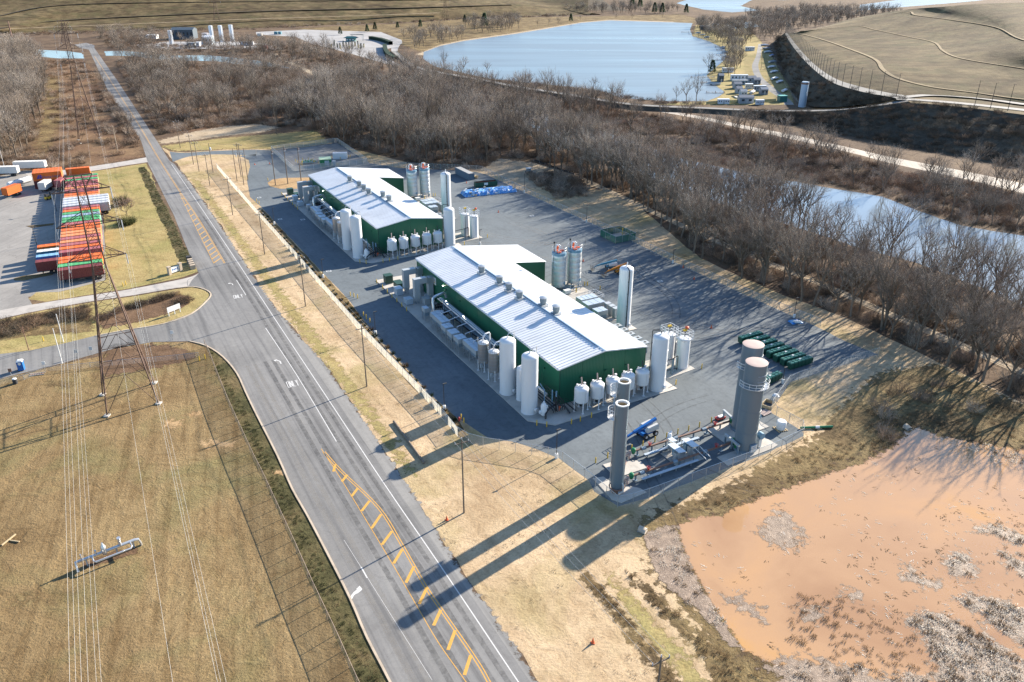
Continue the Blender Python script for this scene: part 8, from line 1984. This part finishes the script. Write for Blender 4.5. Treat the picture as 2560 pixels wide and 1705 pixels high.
def boat(label, x, y, L, rz, mat, cover):
    p = G(x, y); e = thing('boat', label, 'boat', (p.x, p.y, .25), rz, 'boats of the lakeside camp'); b = L * .17
    prof = [(-L / 2, b * .9), (-L / 4, b), (L / 8, b), (L / 3, b * .6), (L / 2, .05)]
    m = MB(); rs = []
    for x_, w_ in prof: rs.append([(x_, -w_, 1.0), (x_, -w_ * .7, .25), (x_, 0, 0), (x_, w_ * .7, .25), (x_, w_, 1.0)])
    n0 = len(m.v)
    for r_ in rs: m.v += r_
    for i in range(4):
        for j in range(4): m.f.append((5 * i + j, 5 * i + j + 1, 5 * i + j + 6, 5 * i + j + 5)); m.m.append(0)
    m.f.append((0, 1, 2, 3, 4)); m.m.append(0); m.build('hull', mat, e)
    m = MB(); m.rings([[(-L / 2, -b * .9, 1.0), (-L / 2, 0, 1.5), (-L / 2, b * .9, 1.0)], [(0, -b, 1.0), (0, 0, 1.9), (0, b, 1.0)], [(L / 2, -.05, 1.0), (L / 2, 0, 1.1), (L / 2, .05, 1.0)]]); m.build('cover', cover, e)
    m = MB(); m.box(-L * .2, 0, -.25, L * .5, b * 1.2, .3); m.build('cradle', M_DARK, e, False); return e
for k, (x, y, c_) in enumerate(((1912, 115, 0), (1916, 123, 2), (1921, 132, 0), (1932, 157, 2), (1930, 170, 1), (1936, 182, 1), (1938, 199, 0), (1950, 207, 1), (1930, 141, 3), (1962, 229, 1), (1882, 233, 1))):
    boat('%s covered boat on the grass right of the camp lane, %s from the near end' % (('grey', 'white', 'slate', 'blue')[c_], ('eleventh', 'tenth', 'ninth', 'seventh', 'sixth', 'fifth', 'fourth', 'third', 'eighth', 'first', 'second')[k]) if k < 9 else ('white covered boat near the green container' if k == 9 else 'white covered boat on the lawn between the cabins'), x, y, 8, R(8 + 5 * k), FARW, (M_LOUV, FARW, M_SHG, M_LIFTB)[c_])
def dock(label, x, y, L, rz, wd=1.4):
    p = G(x, y); e = thing('dock', label, 'dock', (p.x, p.y, .45), rz, 'timber docks in the lake')
    n = max(5, int(L / 1.2))
    for k in range(n):
        m = MB(); m.box(-L * (k + .5) / n, 0, 0, L / n * .9, wd, .12); m.build('plank', M_SHG if k % 2 else M_BRWN, e, False)
    for f in (.05, .5, .95):
        m = MB(); m.cyl(-L * f, wd / 2 + .1, -1, .9, .1, 6); m.cyl(-L * f, -wd / 2 - .1, -1, .9, .1, 6); m.build('pile', M_BRWN, e)
for k, (x, y, L, a) in enumerate(((1812, 233, 12, -6), (1788, 194, 18, 2), (1783, 208, 9, 0), (1815, 150, 8, 5), (1812, 138, 8, 4), (1815, 126, 9, 4), (1808, 118, 8, 4), (1790, 103, 9, 3), (1772, 97, 10, 3), (1760, 92, 12, 3), (1748, 86, 12, 3), (1738, 81, 16, 2))):
    dock('timber dock reaching into the lake from the camp, %s from the near end' % ('first', 'third', 'second', 'fourth', 'fifth', 'sixth', 'seventh', 'eighth', 'ninth', 'tenth', 'eleventh', 'twelfth')[k], x, y, L, R(a))
for k, (x, y) in enumerate(((1777, 212), (1790, 213), (1756, 89), (1745, 84), (1766, 95), (1806, 121), (1812, 133), (1814, 145))):
    boat('small open boat moored at a lake dock', x, y, 6, R(180 + 10 * (k % 3)), FARW, M_SHG)
ws = W([(1765, 261), (1800, 258), (1880, 256), (1940, 254)])
fence('green screen fence along the causeway side of the camp', ws, 1.6, M_GRNL, M_GALV, 8, True, name='screen_fence')
fence('dark rail fence between the camp and the landfill bank', [(1922, 113), (1935, 150), (1948, 190), (1970, 225), (1998, 262)], 1.4, M_LINK, M_DARK, 8)
for k, (x, y, ty) in enumerate(((1902, 175, 142), (1880, 236, 208), (1904, 150, 130))): upole('camp%d' % k, 'wooden pole %s in the lakeside camp' % ('beside the lane', 'between the cabins', 'on the far lawn')[k], x, y, ty, cross=False)
# ------------------------------------------------------------------ tall netting poles round the landfill
ws = resample(spline(EDGE_O[:-1], 6), 46); e = thing('litter_fence', 'curving line of tall netting poles along the landfill edge', 'fence', tuple(ws[0]), 0)
pm = MB().cyl(0, 0, 0, 12.0, .16, 6, .1).mesh('pole', M_DARK); am = MB().box(.5, 0, 11.8, 1.2, .1, .1).mesh('bracket', M_DARK, False)
for p in ws:
    a_ = prt('pole', pm, e, tuple(p - ws[0])); prt('bracket', am, a_)
m = MB()
for a, b in zip(ws, ws[1:]): m.quad(a - ws[0], b - ws[0], b - ws[0] + Vector((0, 0, 11.5)), a - ws[0] + Vector((0, 0, 11.5)))
m.build('netting', mesh_mat('litter_net', (.10, .11, .12), .16), e, False)
for k, (x, y, ty) in enumerate(((2436, 266, 211), (2475, 273, 216), (2519, 277, 222))):
    p = G(x, y, 14); e = thing('netting_pole', 'tall netting pole at the right end of the landfill road, %s of three' % ('left', 'middle', 'right')[k], 'pole', tuple(p), 0, 'tall netting poles at the right'); prt('pole', pm, e); prt('bracket', am, e)
# ------------------------------------------------------------------ labels that single things out
from bpy_extras.object_utils import world_to_camera_view
bpy.context.view_layer.update()
by = {}
for o in COL.objects:
    if o.parent is None and o.get('category') and o.get('kind') is None: by.setdefault(o['label'], []).append(o)
def scr(o):
    b_ = o.matrix_world.translation.copy()
    if o.type == 'MESH' and b_.length < .01: b_ = sum((Vector(c_) for c_ in o.bound_box), Vector()) / 8
    return world_to_camera_view(SC, camo, b_)
def nth(k): return '%d%s' % (k, 'th' if 10 < k % 100 < 14 else {1: 'st', 2: 'nd', 3: 'rd'}.get(k % 10, 'th'))
for lab, os_ in by.items():
    if len(os_) < 2 or 'wire' in os_[0].name: continue
    os_.sort(key=lambda o: scr(o).x)
    for k, o in enumerate(os_): o['label'] = '%s, %s from left' % (lab, nth(k + 1))
